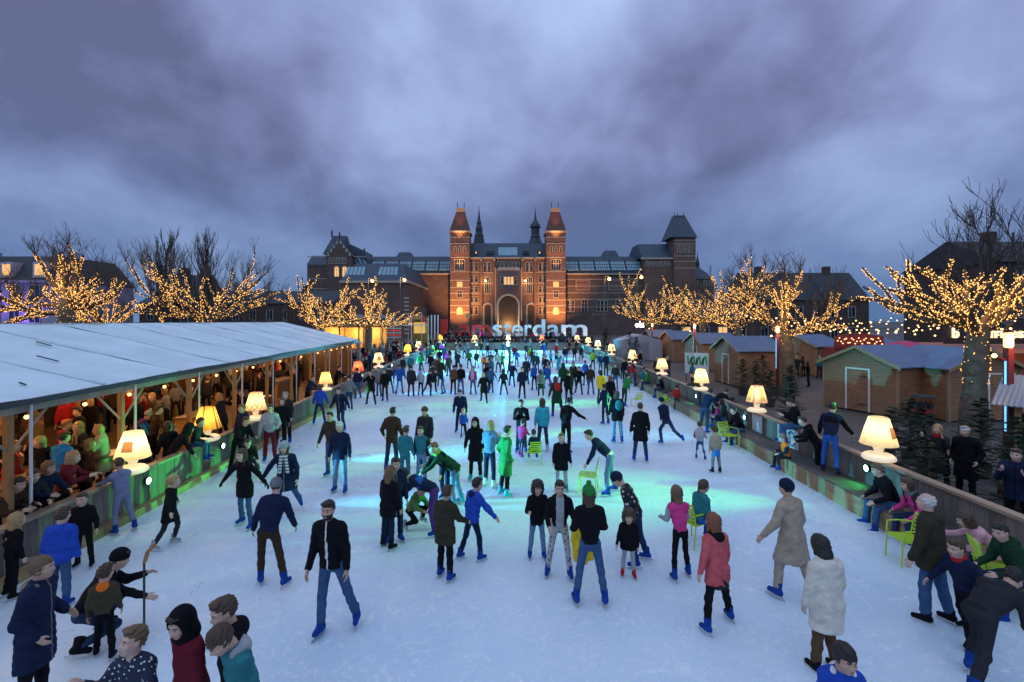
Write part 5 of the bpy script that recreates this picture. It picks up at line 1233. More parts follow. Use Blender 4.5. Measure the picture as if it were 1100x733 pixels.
# ------------------------------------------------------------------ people: smooth implicit bodies turned into one mesh each
class Field:
    def __init__(self, lo, hi, h):
        self.h = h; self.lo = np.array(lo, np.float32) - 2 * h
        n = np.ceil((np.array(hi) + 2 * h - self.lo) / h).astype(int) + 1
        self.n = n; self.ax = [self.lo[i] + h * np.arange(n[i], dtype=np.float32) for i in range(3)]
        self.f = {}
    def sl(self, lo, hi):
        s = []
        for i in range(3):
            a = max(0, int((lo[i] - self.lo[i]) / self.h)); b = min(self.n[i], int((hi[i] - self.lo[i]) / self.h) + 2)
            if b <= a: return None
            s.append(slice(a, b))
        return tuple(s)
    def pts(self, s):
        X, Y, Z = np.meshgrid(self.ax[0][s[0]], self.ax[1][s[1]], self.ax[2][s[2]], indexing='ij')
        return np.stack([X, Y, Z], -1)
    def grp(self, g):
        if g not in self.f: self.f[g] = np.full(self.n, 0.25, np.float32)
        return self.f[g]
    def add(self, g, dfun, lo, hi, k=0.03, sub=False):
        m = 0.10
        s = self.sl(np.array(lo) - m, np.array(hi) + m)
        if s is None: return
        A = self.grp(g); d = dfun(self.pts(s)).astype(np.float32); a = A[s]
        if sub:
            A[s] = np.maximum(a, -d); return
        hh = np.maximum(k - np.abs(a - d), 0) / k
        A[s] = np.minimum(a, d) - hh * hh * k * 0.25
    def cone(self, g, a, b, ra, rb, k=0.03):
        a = np.asarray(a, np.float32); b = np.asarray(b, np.float32); ab = b - a; L = float(ab @ ab) + 1e-9; r = max(ra, rb)
        def d(P):
            t = np.clip(((P - a) @ ab) / L, 0, 1)
            return np.linalg.norm(P - a - t[..., None] * ab, axis=-1) - (ra + (rb - ra) * t)
        self.add(g, d, np.minimum(a, b) - r, np.maximum(a, b) + r, k)
    def fcone(self, g, a, b, ra, rb, Fr, fx, fy, k=0.03, capb=None):
        """cone flattened in frame Fr (columns right, fwd, up): radii scaled by fx, fy"""
        a = np.asarray(a, np.float32); b = np.asarray(b, np.float32); Fr = np.asarray(Fr, np.float32)
        S = np.array([1 / fx, 1 / fy, 1], np.float32); A0 = (Fr.T @ a) * S; B0 = (Fr.T @ b) * S; ab = B0 - A0; L = float(ab @ ab) + 1e-9
        r = max(ra, rb) * max(fx, fy, 1); mn = min(fx, fy, 1)
        def d(P):
            Q = (P @ Fr) * S; t = np.clip(((Q - A0) @ ab) / L, 0, 1)
            dd = (np.linalg.norm(Q - A0 - t[..., None] * ab, axis=-1) - (ra + (rb - ra) * t)) * mn
            if capb is not None: dd = np.maximum(dd, (P - b) @ np.asarray(capb, np.float32))
            return dd
        self.add(g, d, np.minimum(a, b) - r, np.maximum(a, b) + r, k)
    def ell(self, g, c, rad, Fr=None, k=0.02, sub=False):
        c = np.asarray(c, np.float32); rad = np.asarray(rad, np.float32); Fr = np.eye(3, dtype=np.float32) if Fr is None else np.asarray(Fr, np.float32)
        def d(P):
            Q = (P - c) @ Fr / rad; n = np.linalg.norm(Q, axis=-1); return (n - 1) * float(rad.min())
        self.add(g, d, c - rad.max(), c + rad.max(), k, sub)
    def mesh(self):
        gs = list(self.f.keys()); st = np.stack([self.f[g] for g in gs]); A = st.min(0); lab = st.argmin(0)
        V, Q = surface_nets(A, self.lo, self.h)
        if len(Q) == 0: return V, Q, np.zeros(0, int), gs
        c = V[Q].mean(1); idx = np.clip(np.rint((c - self.lo) / self.h).astype(int), 0, self.n - 1)
        return V, Q, lab[idx[:, 0], idx[:, 1], idx[:, 2]], gs
def surface_nets(A, lo, h):
    ins = A < 0
    n = A.shape; c = [ins[i:n[0] - 1 + i, j:n[1] - 1 + j, k:n[2] - 1 + k] for i in (0, 1) for j in (0, 1) for k in (0, 1)]
    cnt = sum(x.astype(np.int8) for x in c); act = (cnt > 0) & (cnt < 8); cells = np.argwhere(act)
    if len(cells) == 0: return np.zeros((0, 3)), np.zeros((0, 4), int)
    idx = -np.ones(act.shape, int); idx[act] = np.arange(len(cells))
    cor = np.array([(i, j, k) for i in (0, 1) for j in (0, 1) for k in (0, 1)])
    val = np.stack([A[cells[:, 0] + o[0], cells[:, 1] + o[1], cells[:, 2] + o[2]] for o in cor], 1)
    S = np.zeros((len(cells), 3)); N = np.zeros(len(cells))
    for a in range(8):
        for b in range(a + 1, 8):
            if np.abs(cor[a] - cor[b]).sum() != 1: continue
            va, vb = val[:, a], val[:, b]; x = (va < 0) != (vb < 0); t = np.where(x, va / np.where(x, va - vb, 1), 0)
            S += np.where(x[:, None], cor[a] + t[:, None] * (cor[b] - cor[a]), 0); N += x
    V = lo + h * (cells + S / N[:, None]); quads = []
    for ax in range(3):
        u, v = (ax + 1) % 3, (ax + 2) % 3
        s0 = [slice(None)] * 3; s1 = [slice(None)] * 3; s0[ax] = slice(0, n[ax] - 1); s1[ax] = slice(1, n[ax])
        i0, i1 = ins[tuple(s0)], ins[tuple(s1)]; e = np.argwhere(i0 != i1)
        ok = (e[:, u] > 0) & (e[:, v] > 0) & (e[:, u] < n[u] - 1) & (e[:, v] < n[v] - 1); e = e[ok]
        if len(e) == 0: continue
        def ci(du, dv):
            q = e.copy(); q[:, u] -= du; q[:, v] -= dv; return idx[q[:, 0], q[:, 1], q[:, 2]]
        q = np.stack([ci(1, 1), ci(0, 1), ci(0, 0), ci(1, 0)], 1); flip = ~i0[e[:, 0], e[:, 1], e[:, 2]]
        q[flip] = q[flip][:, ::-1]; quads.append(q)
    return V, np.concatenate(quads)

# ---- head, hair, hands and boots are shaped once per level of detail, in their own units
CACHE = {}
def head_part(lod):
    key = ('head', lod)
    if key in CACHE: return CACHE[key]
    h = (0.0082, 0.0145, 0.032)[lod]; f = Field((-0.1, -0.13, -0.2), (0.1, 0.14, 0.14), h)
    f.ell('s', (0, -0.012, 0.024), (0.076, 0.096, 0.102)); f.ell('s', (0, 0.028, -0.052), (0.056, 0.062, 0.066), k=0.05)
    f.ell('s', (0, 0.052, -0.086), (0.030, 0.034, 0.028), k=0.03)
    f.cone('s', (0, -0.025, -0.06), (0, -0.03, -0.19), 0.052, 0.058, 0.04)
    if lod < 2:
        f.ell('s', (0, 0.076, 0.032), (0.056, 0.022, 0.012), k=0.025)
        f.cone('s', (0, 0.088, 0.012), (0, 0.108, -0.022), 0.008, 0.0145, 0.014)
        for s in (-1, 1):
            f.ell('s', (s * 0.012, 0.1, -0.027), (0.010, 0.012, 0.009), k=0.01)
            f.ell('s', (s * 0.078, -0.008, -0.002), (0.010, 0.022, 0.032), k=0.012)
            f.ell('s', (s * 0.042, 0.066, -0.022), (0.024, 0.024, 0.022), k=0.03)
            f.ell('s', (s * 0.031, 0.102, 0.010), (0.019, 0.020, 0.012), sub=True)
            f.ell('s', (s * 0.031, 0.081, 0.009), (0.0145, 0.0145, 0.0125), k=0.006)
        f.ell('s', (0, 0.091, -0.058), (0.024, 0.012, 0.008), k=0.012); f.ell('s', (0, 0.089, -0.068), (0.021, 0.012, 0.008), k=0.012)
    V, Q, L, _ = f.mesh(); c = V[Q].mean(1); m = np.zeros(len(Q), int)
    if lod < 2:
        x, y, z = np.abs(c[:, 0]), c[:, 1], c[:, 2]
        m[(np.hypot((x - 0.031) / 0.0135, (z - 0.009) / 0.0075) < 1) & (y > 0.06)] = 2
        m[(np.hypot((x - 0.031) / 0.0065, (z - 0.009) / 0.0075) < 1) & (y > 0.06)] = 3
        m[(np.abs(z - (0.033 - 0.08 * np.abs(x - 0.03))) < 0.0055) & (x > 0.012) & (x < 0.053) & (y > 0.05)] = 4
        m[(np.hypot(c[:, 0] / 0.025, (z + 0.063) / 0.0105) < 1) & (y > 0.06)] = 1
    CACHE[key] = (V, Q, m); return CACHE[key]
def beard_mask(c): return (c[:, 1] > -0.005) & (c[:, 2] < -0.035) & (c[:, 2] > -0.13) & ~((np.hypot(c[:, 0] / 0.026, (c[:, 2] + 0.063) / 0.011) < 1))
def hair_part(kind, lod):
    key = ('hair', kind, lod)
    if key in CACHE: return CACHE[key]
    h = (0.0105, 0.019, 0.036)[lod]; f = Field((-0.2, -0.24, -0.42), (0.2, 0.18, 0.26), h)
    off = 0.0 if lod < 2 else 0.006
    if kind in ('short', 'long', 'pony', 'bob', 'curly', 'bun', 'fringe', 'balding'):
        g = 0.013 if kind in ('short', 'balding') else 0.018
        if kind == 'curly': g = 0.05
        g += off
        f.ell('h', (0, -0.016, 0.03), (0.076 + g, 0.094 + g, 0.100 + g))
        if kind == 'short':
            def wav(P): return np.linalg.norm((P - np.array((0.01, 0.055, 0.105), np.float32)) / np.array((0.062, 0.04, 0.03), np.float32), axis=-1) * 0.03 - 0.03
            f.add('h', wav, (-0.06, 0, 0.06), (0.08, 0.1, 0.14), 0.02)
        if kind == 'balding': f.ell('h', (0, 0.02, 0.13), (0.085, 0.13, 0.085), sub=True)
        face_z = 0.058 if kind in ('short', 'balding') else 0.052
        if kind == 'fringe': face_z = 0.036
        A = f.grp('h'); P = f.pts((slice(None),) * 3)
        cut = np.minimum(np.minimum(P[..., 1] - 0.018 - np.maximum(0, np.abs(P[..., 0]) - 0.05) * 0.4, face_z - P[..., 2] + np.maximum(0, P[..., 1] - 0.02) * 0.1), 0.09 - np.abs(P[..., 0]))
        if kind in ('short', 'balding', 'pony', 'bun'): cut = np.maximum(cut, np.minimum(-0.048 - P[..., 2], 0.2 - np.abs(P[..., 1])) + 0.0)
        if kind in ('short', 'balding'): cut = np.maximum(cut, np.minimum(np.minimum(P[..., 1] + 0.012, 0.012 - P[..., 2]), 0.1 - np.abs(P[..., 1])))
        A[...] = np.maximum(A, cut)
        I3 = np.eye(3)
        if kind == 'long':
            f.fcone('h', (0, -0.055, 0.0), (0, -0.105, -0.30), 0.085, 0.055, I3, 1.15, 0.6, 0.04)
            for s in (-1, 1): f.fcone('h', (s * 0.072, -0.01, 0.0), (s * 0.088, 0.02, -0.24), 0.032, 0.022, I3, 0.8, 1.2, 0.03)
        if kind == 'bob':
            f.fcone('h', (0, -0.05, 0.01), (0, -0.06, -0.11), 0.092, 0.085, I3, 1.08, 0.72, 0.03)
            for s in (-1, 1): f.fcone('h', (s * 0.074, 0.0, 0.01), (s * 0.074, 0.012, -0.09), 0.032, 0.03, I3, 0.7, 1.2, 0.03)
        if kind == 'pony': f.cone('h', (0, -0.11, 0.06), (0, -0.15, -0.16), 0.032, 0.014, 0.02)
        if kind == 'bun': f.ell('h', (0, -0.10, 0.10), (0.042, 0.042, 0.04))
        if kind == 'curly':
            f.ell('h', (0, -0.07, -0.06), (0.12, 0.08, 0.10), k=0.04)
            for s in (-1, 1): f.ell('h', (s * 0.085, 0.0, -0.03), (0.04, 0.05, 0.08), k=0.03)
        A = f.grp('h')
        amp, fr = ((0.009, 75), (0.0045, 95))[0 if kind == 'curly' else 1]
        if lod == 0 and kind in ('long', 'bob', 'pony', 'bun'): A += 0.0045 * np.sin(P[..., 0] * 190 + 3 * np.sin(P[..., 2] * 16)) * (0.6 + 0.4 * np.sin(P[..., 1] * 60))
        elif lod == 0 and kind != 'curly': A += 0.0045 * np.sin(P[..., 0] * 230 + 5 * np.sin(P[..., 2] * 40 + P[..., 1] * 25)) * np.sin(P[..., 1] * 90 + 3 * np.sin(P[..., 0] * 50)) + 0.004 * np.sin(P[..., 2] * 120 + P[..., 1] * 60)
        if lod < 2:
            A += amp * (np.sin(P[..., 0] * fr + 6 * np.sin(P[..., 2] * 17) + 2) * np.cos(P[..., 1] * fr * (0.9 if kind == 'curly' else 0.35)))
            if kind == 'curly': A += 0.006 * np.sin(P[..., 2] * 80)
    elif kind in ('beanie', 'pompom', 'bobble'):
        f.ell('h', (0, -0.014, 0.045), (0.094 + off, 0.112 + off, 0.112 + off)); A = f.grp('h'); P = f.pts((slice(None),) * 3)
        A[...] = np.maximum(A, 0.008 - P[..., 2] + 0.25 * (P[..., 1]) * (P[..., 1] < 0) + 0.03 * (P[..., 1] > 0.03))
        if lod < 2: A += 0.0022 * np.sin(np.arctan2(P[..., 1], P[..., 0]) * 34)
        f.fcone('h', (0, -0.014, 0.032), (0, -0.014, 0.052), 0.099, 0.098, np.eye(3), 1.0, 1.16, 0.008)
        A = f.grp('h'); A[...] = np.maximum(A, 0.008 - P[..., 2] + 0.15 * P[..., 1])
        if kind != 'beanie': f.ell('h', (0, -0.02, 0.175), (0.042, 0.042, 0.04), k=0.01)
    elif kind == 'cap':
        f.ell('h', (0, -0.012, 0.045), (0.090 + off, 0.108 + off, 0.092 + off)); A = f.grp('h'); P = f.pts((slice(None),) * 3); A[...] = np.maximum(A, 0.040 - P[..., 2])
        f.ell('h', (0, 0.10, 0.048), (0.07, 0.075, 0.010 + off), k=0.01)
    elif kind == 'hoodup':
        f.ell('h', (0, -0.02, 0.015), (0.112, 0.128, 0.150)); f.ell('h', (0, -0.03, -0.13), (0.13, 0.11, 0.09), k=0.06); A = f.grp('h'); P = f.pts((slice(None),) * 3)
        A[...] = np.maximum(A, -(np.sqrt((P[..., 0] / 0.070) ** 2 + ((P[..., 2] + 0.005) / 0.098) ** 2) - 1 + (P[..., 1] < 0.03) * 9) * 0.07)
    elif kind == 'headband':
        f.fcone('h', (0, -0.014, 0.045), (0, -0.014, 0.07), 0.088, 0.086, np.eye(3), 1.0, 1.2, 0.008); A = f.grp('h'); P = f.pts((slice(None),) * 3)
        A[...] = np.maximum(np.maximum(A, 0.022 - P[..., 2]), P[..., 2] - 0.082)
    V, Q, L, _ = f.mesh(); CACHE[key] = (V, Q, np.zeros(len(Q), int)); return CACHE[key]
def hand_part(lod, side):
    key = ('hand', lod, side)
    if key in CACHE: return CACHE[key]
    h = (0.0075, 0.016, 0.036)[lod]; f = Field((-0.07, -0.06, -0.2), (0.07, 0.08, 0.05), h)
    # arm axis is -z, back of the hand faces outwards (x*side), thumb side is +y
    f.cone('s', (0, 0, 0.04), (0, 0, -0.01), 0.026, 0.024); f.ell('s', (0, 0.0, -0.05), (0.017, 0.040, 0.050), k=0.02)
    if lod < 2:
        for yy, L, r in ((0.029, 0.070, 0.0092), (0.010, 0.080, 0.0095), (-0.010, 0.074, 0.0090), (-0.029, 0.058, 0.0082)):
            b0 = np.array((0, yy * 0.9, -0.085)); b1 = b0 + np.array((-0.012 * side, yy * 0.12, -L * 0.5)); b2 = b1 + np.array((-0.026 * side, 0, -L * 0.42))
            f.cone('s', b0, b1, r * 1.05, r, 0.006); f.cone('s', b1, b2, r, r * 0.82, 0.006)
        t0 = np.array((-0.006 * side, 0.026, -0.030)); t1 = t0 + np.array((-0.014 * side, 0.026, -0.028)); t2 = t1 + np.array((-0.010 * side, 0.008, -0.030))
        f.cone('s', t0, t1, 0.014, 0.011, 0.012); f.cone('s', t1, t2, 0.011, 0.0085, 0.006)
    else: f.ell('s', (-0.01 * side, 0, -0.11), (0.022, 0.036, 0.055), k=0.02)
    V, Q, L, _ = f.mesh(); CACHE[key] = (V, Q, np.zeros(len(Q), int)); return CACHE[key]
def skate_parts(lod):
    key = ('skate', lod)
    if key in CACHE: return CACHE[key]
    h = (0.010, 0.016, 0.03)[lod]; f = Field((-0.08, -0.14, -0.12), (0.08, 0.22, 0.28), h)
    # ankle at the origin, toe towards +y, sole at z = -0.075
    f.fcone('b', (0, -0.01, 0.14), (0, 0.0, -0.02), 0.056, 0.053, np.eye(3), 0.95, 1.12, 0.03)
    f.ell('b', (0, -0.035, -0.035), (0.046, 0.055, 0.048), k=0.03); f.fcone('b', (0, 0.02, -0.035), (0, 0.125, -0.045), 0.048, 0.038, np.eye(3), 0.95, 1.0, 0.03)
    A = f.grp('b'); P = f.pts((slice(None),) * 3); A[...] = np.maximum(A, -0.075 - P[..., 2]); A[...] = np.maximum(A, P[..., 2] - 0.125)
    if lod == 0: A += 0.004 * np.sin(P[..., 2] * 150) * (P[..., 1] > 0.03) * (P[..., 2] > -0.03)
    V, Q, L, _ = f.mesh()
    boot = np_mesh('skate', V, Q, [MATS['cloth_black']])
    shoe_f = Field((-0.08, -0.14, -0.12), (0.08, 0.22, 0.12), h)
    shoe_f.fcone('b', (0, -0.01, 0.05), (0, 0.0, -0.02), 0.056, 0.05, np.eye(3), 0.9, 1.1, 0.03); shoe_f.ell('b', (0, -0.035, -0.04), (0.042, 0.052, 0.040), k=0.03)
    shoe_f.fcone('b', (0, 0.02, -0.045), (0, 0.135, -0.055), 0.042, 0.034, np.eye(3), 1.0, 1.0, 0.03)
    A = shoe_f.grp('b'); P = shoe_f.pts((slice(None),) * 3); A[...] = np.maximum(A, -0.085 - P[..., 2])
    V, Q, L, _ = shoe_f.mesh(); shoe = np_mesh('shoe', V, Q, [MATS['cloth_black']])
    bl = MB().box(-0.004, 0.004, -0.12, 0.19, -0.128, -0.100).box(-0.010, 0.010, -0.08, -0.04, -0.102, -0.073).box(-0.010, 0.010, 0.08, 0.13, -0.102, -0.073).mesh('blade', MATS['blade_steel'])
    sole = MB().box(-0.038, 0.038, -0.085, 0.16, -0.105, -0.083).mesh('sole', MATS['white_rubber'])
    CACHE[key] = (boot, shoe, bl, sole); return CACHE[key]

COL = dict(black=(0.007, 0.007, 0.010), charcoal=(0.024, 0.025, 0.030), navy=(0.011, 0.018, 0.050), blue=(0.02, 0.09, 0.36), royal=(0.02, 0.07, 0.42), bright_blue=(0.02, 0.19, 0.55),
           denim=(0.045, 0.095, 0.20), light_denim=(0.12, 0.21, 0.34), dark_denim=(0.022, 0.04, 0.09), grey=(0.16, 0.16, 0.175), light_grey=(0.34, 0.35, 0.38), lavender=(0.20, 0.23, 0.36),
           olive=(0.060, 0.055, 0.032), dark_olive=(0.040, 0.034, 0.022), brown=(0.10, 0.055, 0.030), dark_brown=(0.045, 0.027, 0.018), beige=(0.36, 0.29, 0.22), cream=(0.62, 0.57, 0.49), white=(0.70, 0.70, 0.70),
           red=(0.42, 0.02, 0.025), maroon=(0.13, 0.012, 0.025), coral=(0.52, 0.10, 0.11), pink=(0.58, 0.05, 0.22), light_pink=(0.60, 0.32, 0.36), orange=(0.80, 0.17, 0.02), yellow=(0.75, 0.52, 0.03),
           green=(0.025, 0.20, 0.05), dark_green=(0.012, 0.045, 0.022), teal=(0.03, 0.17, 0.20), cyan=(0.04, 0.36, 0.46), lime=(0.22, 0.45, 0.04), purple=(0.09, 0.03, 0.16), magenta=(0.40, 0.02, 0.22), mustard=(0.42, 0.27, 0.03), skate_blue=(0.010, 0.050, 0.27), taupe=(0.22, 0.17, 0.14))
def cloth(c):
    n = 'cloth_' + c
    if n not in MATS: mat(n, COL[c], 0.85, noise=0.26, nscale=7, bump=0.22, bscale=12, sheen=0.0, spec=0.12, stretch=(1, 1, 1.7))
    return MATS[n]
cloth('black'); mat('blade_steel', (0.6, 0.62, 0.65), 0.25, 0.9); mat('white_rubber', (0.6, 0.6, 0.6), 0.6)
mat('cloth_dots', (0.5, 0.5, 0.5), 0.8)
def pattern_mat(name, c1, c2, scale, thr=0.35):
    if name in MATS and name != 'cloth_dots': return MATS[name]
    m = bpy.data.materials.new(name); m.use_nodes = True; t = m.node_tree; b = t.nodes['Principled BSDF']; b.inputs['Roughness'].default_value = 0.8
    tcn = t.nodes.new('ShaderNodeTexCoord'); v = t.nodes.new('ShaderNodeTexVoronoi'); v.inputs['Scale'].default_value = scale; t.links.new(tcn.outputs['Object'], v.inputs['Vector'])
    r_ = t.nodes.new('ShaderNodeValToRGB'); r_.color_ramp.interpolation = 'CONSTANT'; e_ = r_.color_ramp.elements; e_[0].color = (*c2, 1); e_[1].position = thr; e_[1].color = (*c1, 1)
    t.links.new(v.outputs['Distance'], r_.inputs[0]); t.links.new(r_.outputs[0], b.inputs['Base Color']); MATS[name] = m; return m
pattern_mat('cloth_dots', COL['navy'], (0.7, 0.7, 0.72), 26, 0.22); pattern_mat('cloth_print', COL['black'], (0.45, 0.45, 0.5), 14, 0.3); pattern_mat('cloth_silver', (0.40, 0.39, 0.39), (0.12, 0.12, 0.13), 15, 0.34); pattern_mat('cloth_leafy', COL['green'], (0.25, 0.14, 0.06), 16, 0.4)
SKINS = [(0.58, 0.36, 0.27), (0.52, 0.31, 0.22), (0.62, 0.40, 0.31), (0.42, 0.24, 0.16)]
for i_, s_ in enumerate(SKINS): mat('skin_%d' % i_, s_, 0.55, noise=0.08, nscale=12)
mat('lip', (0.42, 0.15, 0.13), 0.5); mat('eye_white', (0.62, 0.60, 0.57), 0.3); mat('iris', (0.03, 0.022, 0.018), 0.2)
HAIRC = dict(dark=(0.015, 0.011, 0.009), brown=(0.060, 0.033, 0.018), light=(0.14, 0.08, 0.04), blond=(0.38, 0.25, 0.11), grey=(0.30, 0.29, 0.28), red=(0.20, 0.07, 0.03), white=(0.6, 0.58, 0.55))
for k_, v_ in HAIRC.items(): mat('hair_' + k_, v_, 0.55, noise=0.35, nscale=30, stretch=(4, 4, 0.6), bump=0.3, bscale=60)

def unit(v): v = np.asarray(v, float); return v / (np.linalg.norm(v) + 1e-9)
def rotm(ax, a):
    c, s = math.cos(a), math.sin(a)
    return np.array({'x': ((1, 0, 0), (0, c, -s), (0, s, c)), 'y': ((c, 0, s), (0, 1, 0), (-s, 0, c)), 'z': ((c, -s, 0), (s, c, 0), (0, 0, 1))}[ax])
# pose = torso (lean, roll, twist), legs L/R (forward, out, knee, toe), arms L/R (forward, out, elbow, inward), head (yaw, pitch)
POSES = {
 'stand': dict(t=(4, 0, 0), l=(2, 5, 4, 12), r=(-2, 5, 4, 12), al=(4, 9, 12, 0.05), ar=(2, 9, 14, 0.05)),
 'wide': dict(t=(6, 0, 0), l=(4, 12, 8, 14), r=(-2, 13, 6, 14), al=(6, 18, 18, 0.05), ar=(2, 18, 16, 0.05)),
 'glide': dict(t=(14, 0, 0), l=(18, 6, 26, 8), r=(-16, 10, 16, 25), al=(-14, 22, 22, 0.0), ar=(24, 18, 30, 0.1)),
 'glide2': dict(t=(13, 0, 0), l=(-18, 10, 16, 25), r=(18, 5, 26, 8), al=(24, 18, 30, 0.1), ar=(-14, 22, 22, 0.0)),
 'stride': dict(t=(22, 0, 0), l=(32, 5, 42, 5), r=(-28, 14, 30, 30), al=(-24, 22, 25, 0.0), ar=(34, 16, 40, 0.2)),
 'stride2': dict(t=(22, 0, 0), l=(-28, 14, 30, 30), r=(32, 5, 42, 5), al=(34, 16, 40, 0.2), ar=(-24, 22, 25, 0.0)),
 'arms': dict(t=(6, 0, 0), l=(6, 7, 10, 10), r=(-6, 9, 8, 15), al=(8, 58, 12, 0.0), ar=(8, 50, 16, 0.0)),
 'pockets': dict(t=(3, 0, 0), l=(2, 5, 3, 12), r=(-2, 6, 4, 12), al=(-12, 16, 52, 0.25), ar=(-12, 16, 52, 0.25)),
 'phone': dict(t=(5, 0, 0), l=(3, 6, 4, 12), r=(-2, 5, 4, 12), al=(28, 10, 100, 0.5), ar=(28, 10, 100, 0.5)),
 'photo': dict(t=(3, 0, 0), l=(3, 8, 4, 12), r=(-2, 8, 4, 12), al=(62, 14, 84, 0.45), ar=(62, 14, 84, 0.45)),
 'bend': dict(t=(62, 0, 0), l=(10, 9, 14, 10), r=(-4, 9, 10, 12), al=(66, 10, 14, 0.1), ar=(66, 10, 14, 0.1)),
 'stoop': dict(t=(38, 0, 0), l=(12, 8, 18, 10), r=(-6, 8, 12, 12), al=(30, 16, 30, 0.1), ar=(30, 14, 24, 0.1)),
 'hunch': dict(t=(72, 0, 0), l=(42, 8, 52, 5), r=(-12, 12, 30, 15), al=(30, 18, 50, 0.2), ar=(10, 20, 40, 0.1)),
 'crouch': dict(t=(34, 0, 0), l=(98, 14, 128, 10), r=(62, 12, 132, 10), al=(46, 12, 42, 0.1), ar=(46, 12, 42, 0.1)),
 'sit': dict(t=(14, 0, 0), l=(84, 8, 84, 8), r=(82, 9, 80, 8), al=(22, 10, 62, 0.35), ar=(22, 10, 62, 0.35)),
 'sitlow': dict(t=(26, 0, 0), l=(76, 10, 66, 8), r=(80, 8, 78, 8), al=(34, 10, 56, 0.35), ar=(34, 10, 56, 0.35)),
 'lean': dict(t=(30, 0, 0), l=(4, 7, 8, 8), r=(-4, 7, 6, 8), al=(48, 14, 62, 0.5), ar=(48, 14, 62, 0.5)),
 'reach': dict(t=(10, 0, 0), l=(4, 6, 6, 10), r=(-6, 7, 8, 12), al=(56, 8, 10, 0.0), ar=(4, 10, 14, 0.05)),
 'hold': dict(t=(8, 0, 0), l=(6, 6, 8, 10), r=(-8, 7, 10, 12), al=(34, 12, 40, 0.2), ar=(34, 12, 40, 0.2)),
}
BODY_SLOTS = ['top', 'pants', 'skin', 'lip', 'eyew', 'iris', 'hair', 'glove', 'trim']
NPEOPLE = [0]; LASTP = [None]
def person(loc, H, heading, pose, top, pants, hair=('short', 'brown'), label='', cat='person', lod=0, coat=0.0, boots='skate_blue', shoe=False, skin=None, hood=None, scarf=None, puffy=False, hat=None,
           gloves=None, head=(0, 0), over=None, group=None, seat=None, fat=1.0, skirt=None, vest=None, beard=False, bag=None, stripe=None, gname='person', lift=0.0, noise_=1.0):
    NPEOPLE[0] += 1; pid = NPEOPLE[0]; rnd = random.Random(pid * 17 + 5)
    p = dict(POSES[pose])
    if over: p.update(over)
    def jit(v, s): return tuple(x + rnd.uniform(-s, s) for x in v)
    if over is None or not over.get('exact'):
        p['l'] = (p['l'][0] + rnd.uniform(-4, 4), p['l'][1] + rnd.uniform(-2, 2), max(0, p['l'][2] + rnd.uniform(-3, 6)), p['l'][3])
        p['al'] = (p['al'][0] + rnd.uniform(-7, 7), p['al'][1] + rnd.uniform(-4, 6), p['al'][2] + rnd.uniform(-8, 12), p['al'][3])
        p['ar'] = (p['ar'][0] + rnd.uniform(-7, 7), p['ar'][1] + rnd.uniform(-4, 6), p['ar'][2] + rnd.uniform(-8, 12), p['ar'][3])
    s = H / 1.76; kid = max(0.0, min(1.0, (1.55 - H) / 0.5)); hs = 1.0 - 0.10 * kid - 0.02 * (H < 1.7)
    w = fat * (1 + 0.08 * kid)
    sil = {0: 0.0190, 1: 0.033, 2: 0.064}[lod]
    # joints, pelvis at origin
    tl, tr_, tt = (R(a) for a in p['t']); T = rotm('z', tt) @ rotm('x', -tl) @ rotm('y', tr_)   # columns: right, forward, up of the torso
    def tp(x, y, z): return T @ (np.array((x, y, z)) * s)
    leg = {}; low = 1e9
    for sd, q in ((-1, p['l']), (1, p['r'])):
        f_, o_, k_, toe = (R(a) for a in q); hp = np.array((sd * 0.088, 0, -0.02)) * s
        d1 = np.array((sd * math.sin(o_), math.sin(f_) * math.cos(o_), -math.cos(f_) * math.cos(o_))); kn = hp + d1 * 0.435 * s
        g_ = f_ - k_; d2 = np.array((sd * math.sin(o_) * 0.8, math.sin(g_), -math.cos(g_))); d2 /= np.linalg.norm(d2); an_ = kn + d2 * 0.41 * s
        up = unit(np.array((0, 0, 1)) * 0.55 - d2 * 0.45) if pose not in ('sit', 'sitlow', 'crouch') else unit(np.array((0, 0, 1.0)) * 0.8 - d2 * 0.2)
        fw = np.array((sd * math.sin(toe), math.cos(toe), 0)); fw = unit(fw - up * (fw @ up)); rt = np.cross(fw, up)
        leg[sd] = (hp, kn, an_, np.stack([rt, fw, up], 1)); 
        for yy in (-0.1, 0.17):
            z = (an_ + (fw * yy - up * (0.128 if not shoe else 0.105)) * s)[2]; low = min(low, z)
    root_z = -low + lift if seat is None else seat + 0.10 * s
    sh = {sd: tp(sd * 0.178 * (1 + 0.25 * (w - 1)), 0.0, 0.47) for sd in (-1, 1)}
    arm = {}
    for sd, q in ((-1, p['al']), (1, p['ar'])):
        f_, o_, e_ = (R(a) for a in q[:3]); inn = q[3]
        d1 = np.array((sd * math.sin(o_), math.sin(f_) * math.cos(o_), -math.cos(f_) * math.cos(o_)))
        g_ = f_ + e_; d2 = unit(np.array((sd * math.sin(o_) * 0.8 - sd * inn, math.sin(g_) * math.cos(o_) , -math.cos(g_) * math.cos(o_))))
        if tl > R(30): TT = rotm('x', -tl * 0.35)
        else: TT = T
        d1, d2 = TT @ d1, TT @ d2
        el = sh[sd] + d1 * 0.285 * s; wr = el + d2 * 0.245 * s; arm[sd] = (sh[sd], el, wr, d2)
    neck = tp(0, 0.0, 0.54); hy, hp_ = R(head[0]), R(head[1])
    HT = rotm('z', tt * 0.7) @ rotm('x', -tl * 0.55) @ rotm('z', hy) @ rotm('x', hp_)
    hc = neck + T @ np.array((0, 0.01, 0.05)) * s + HT @ np.array((0, 0.022, 0.125)) * hs
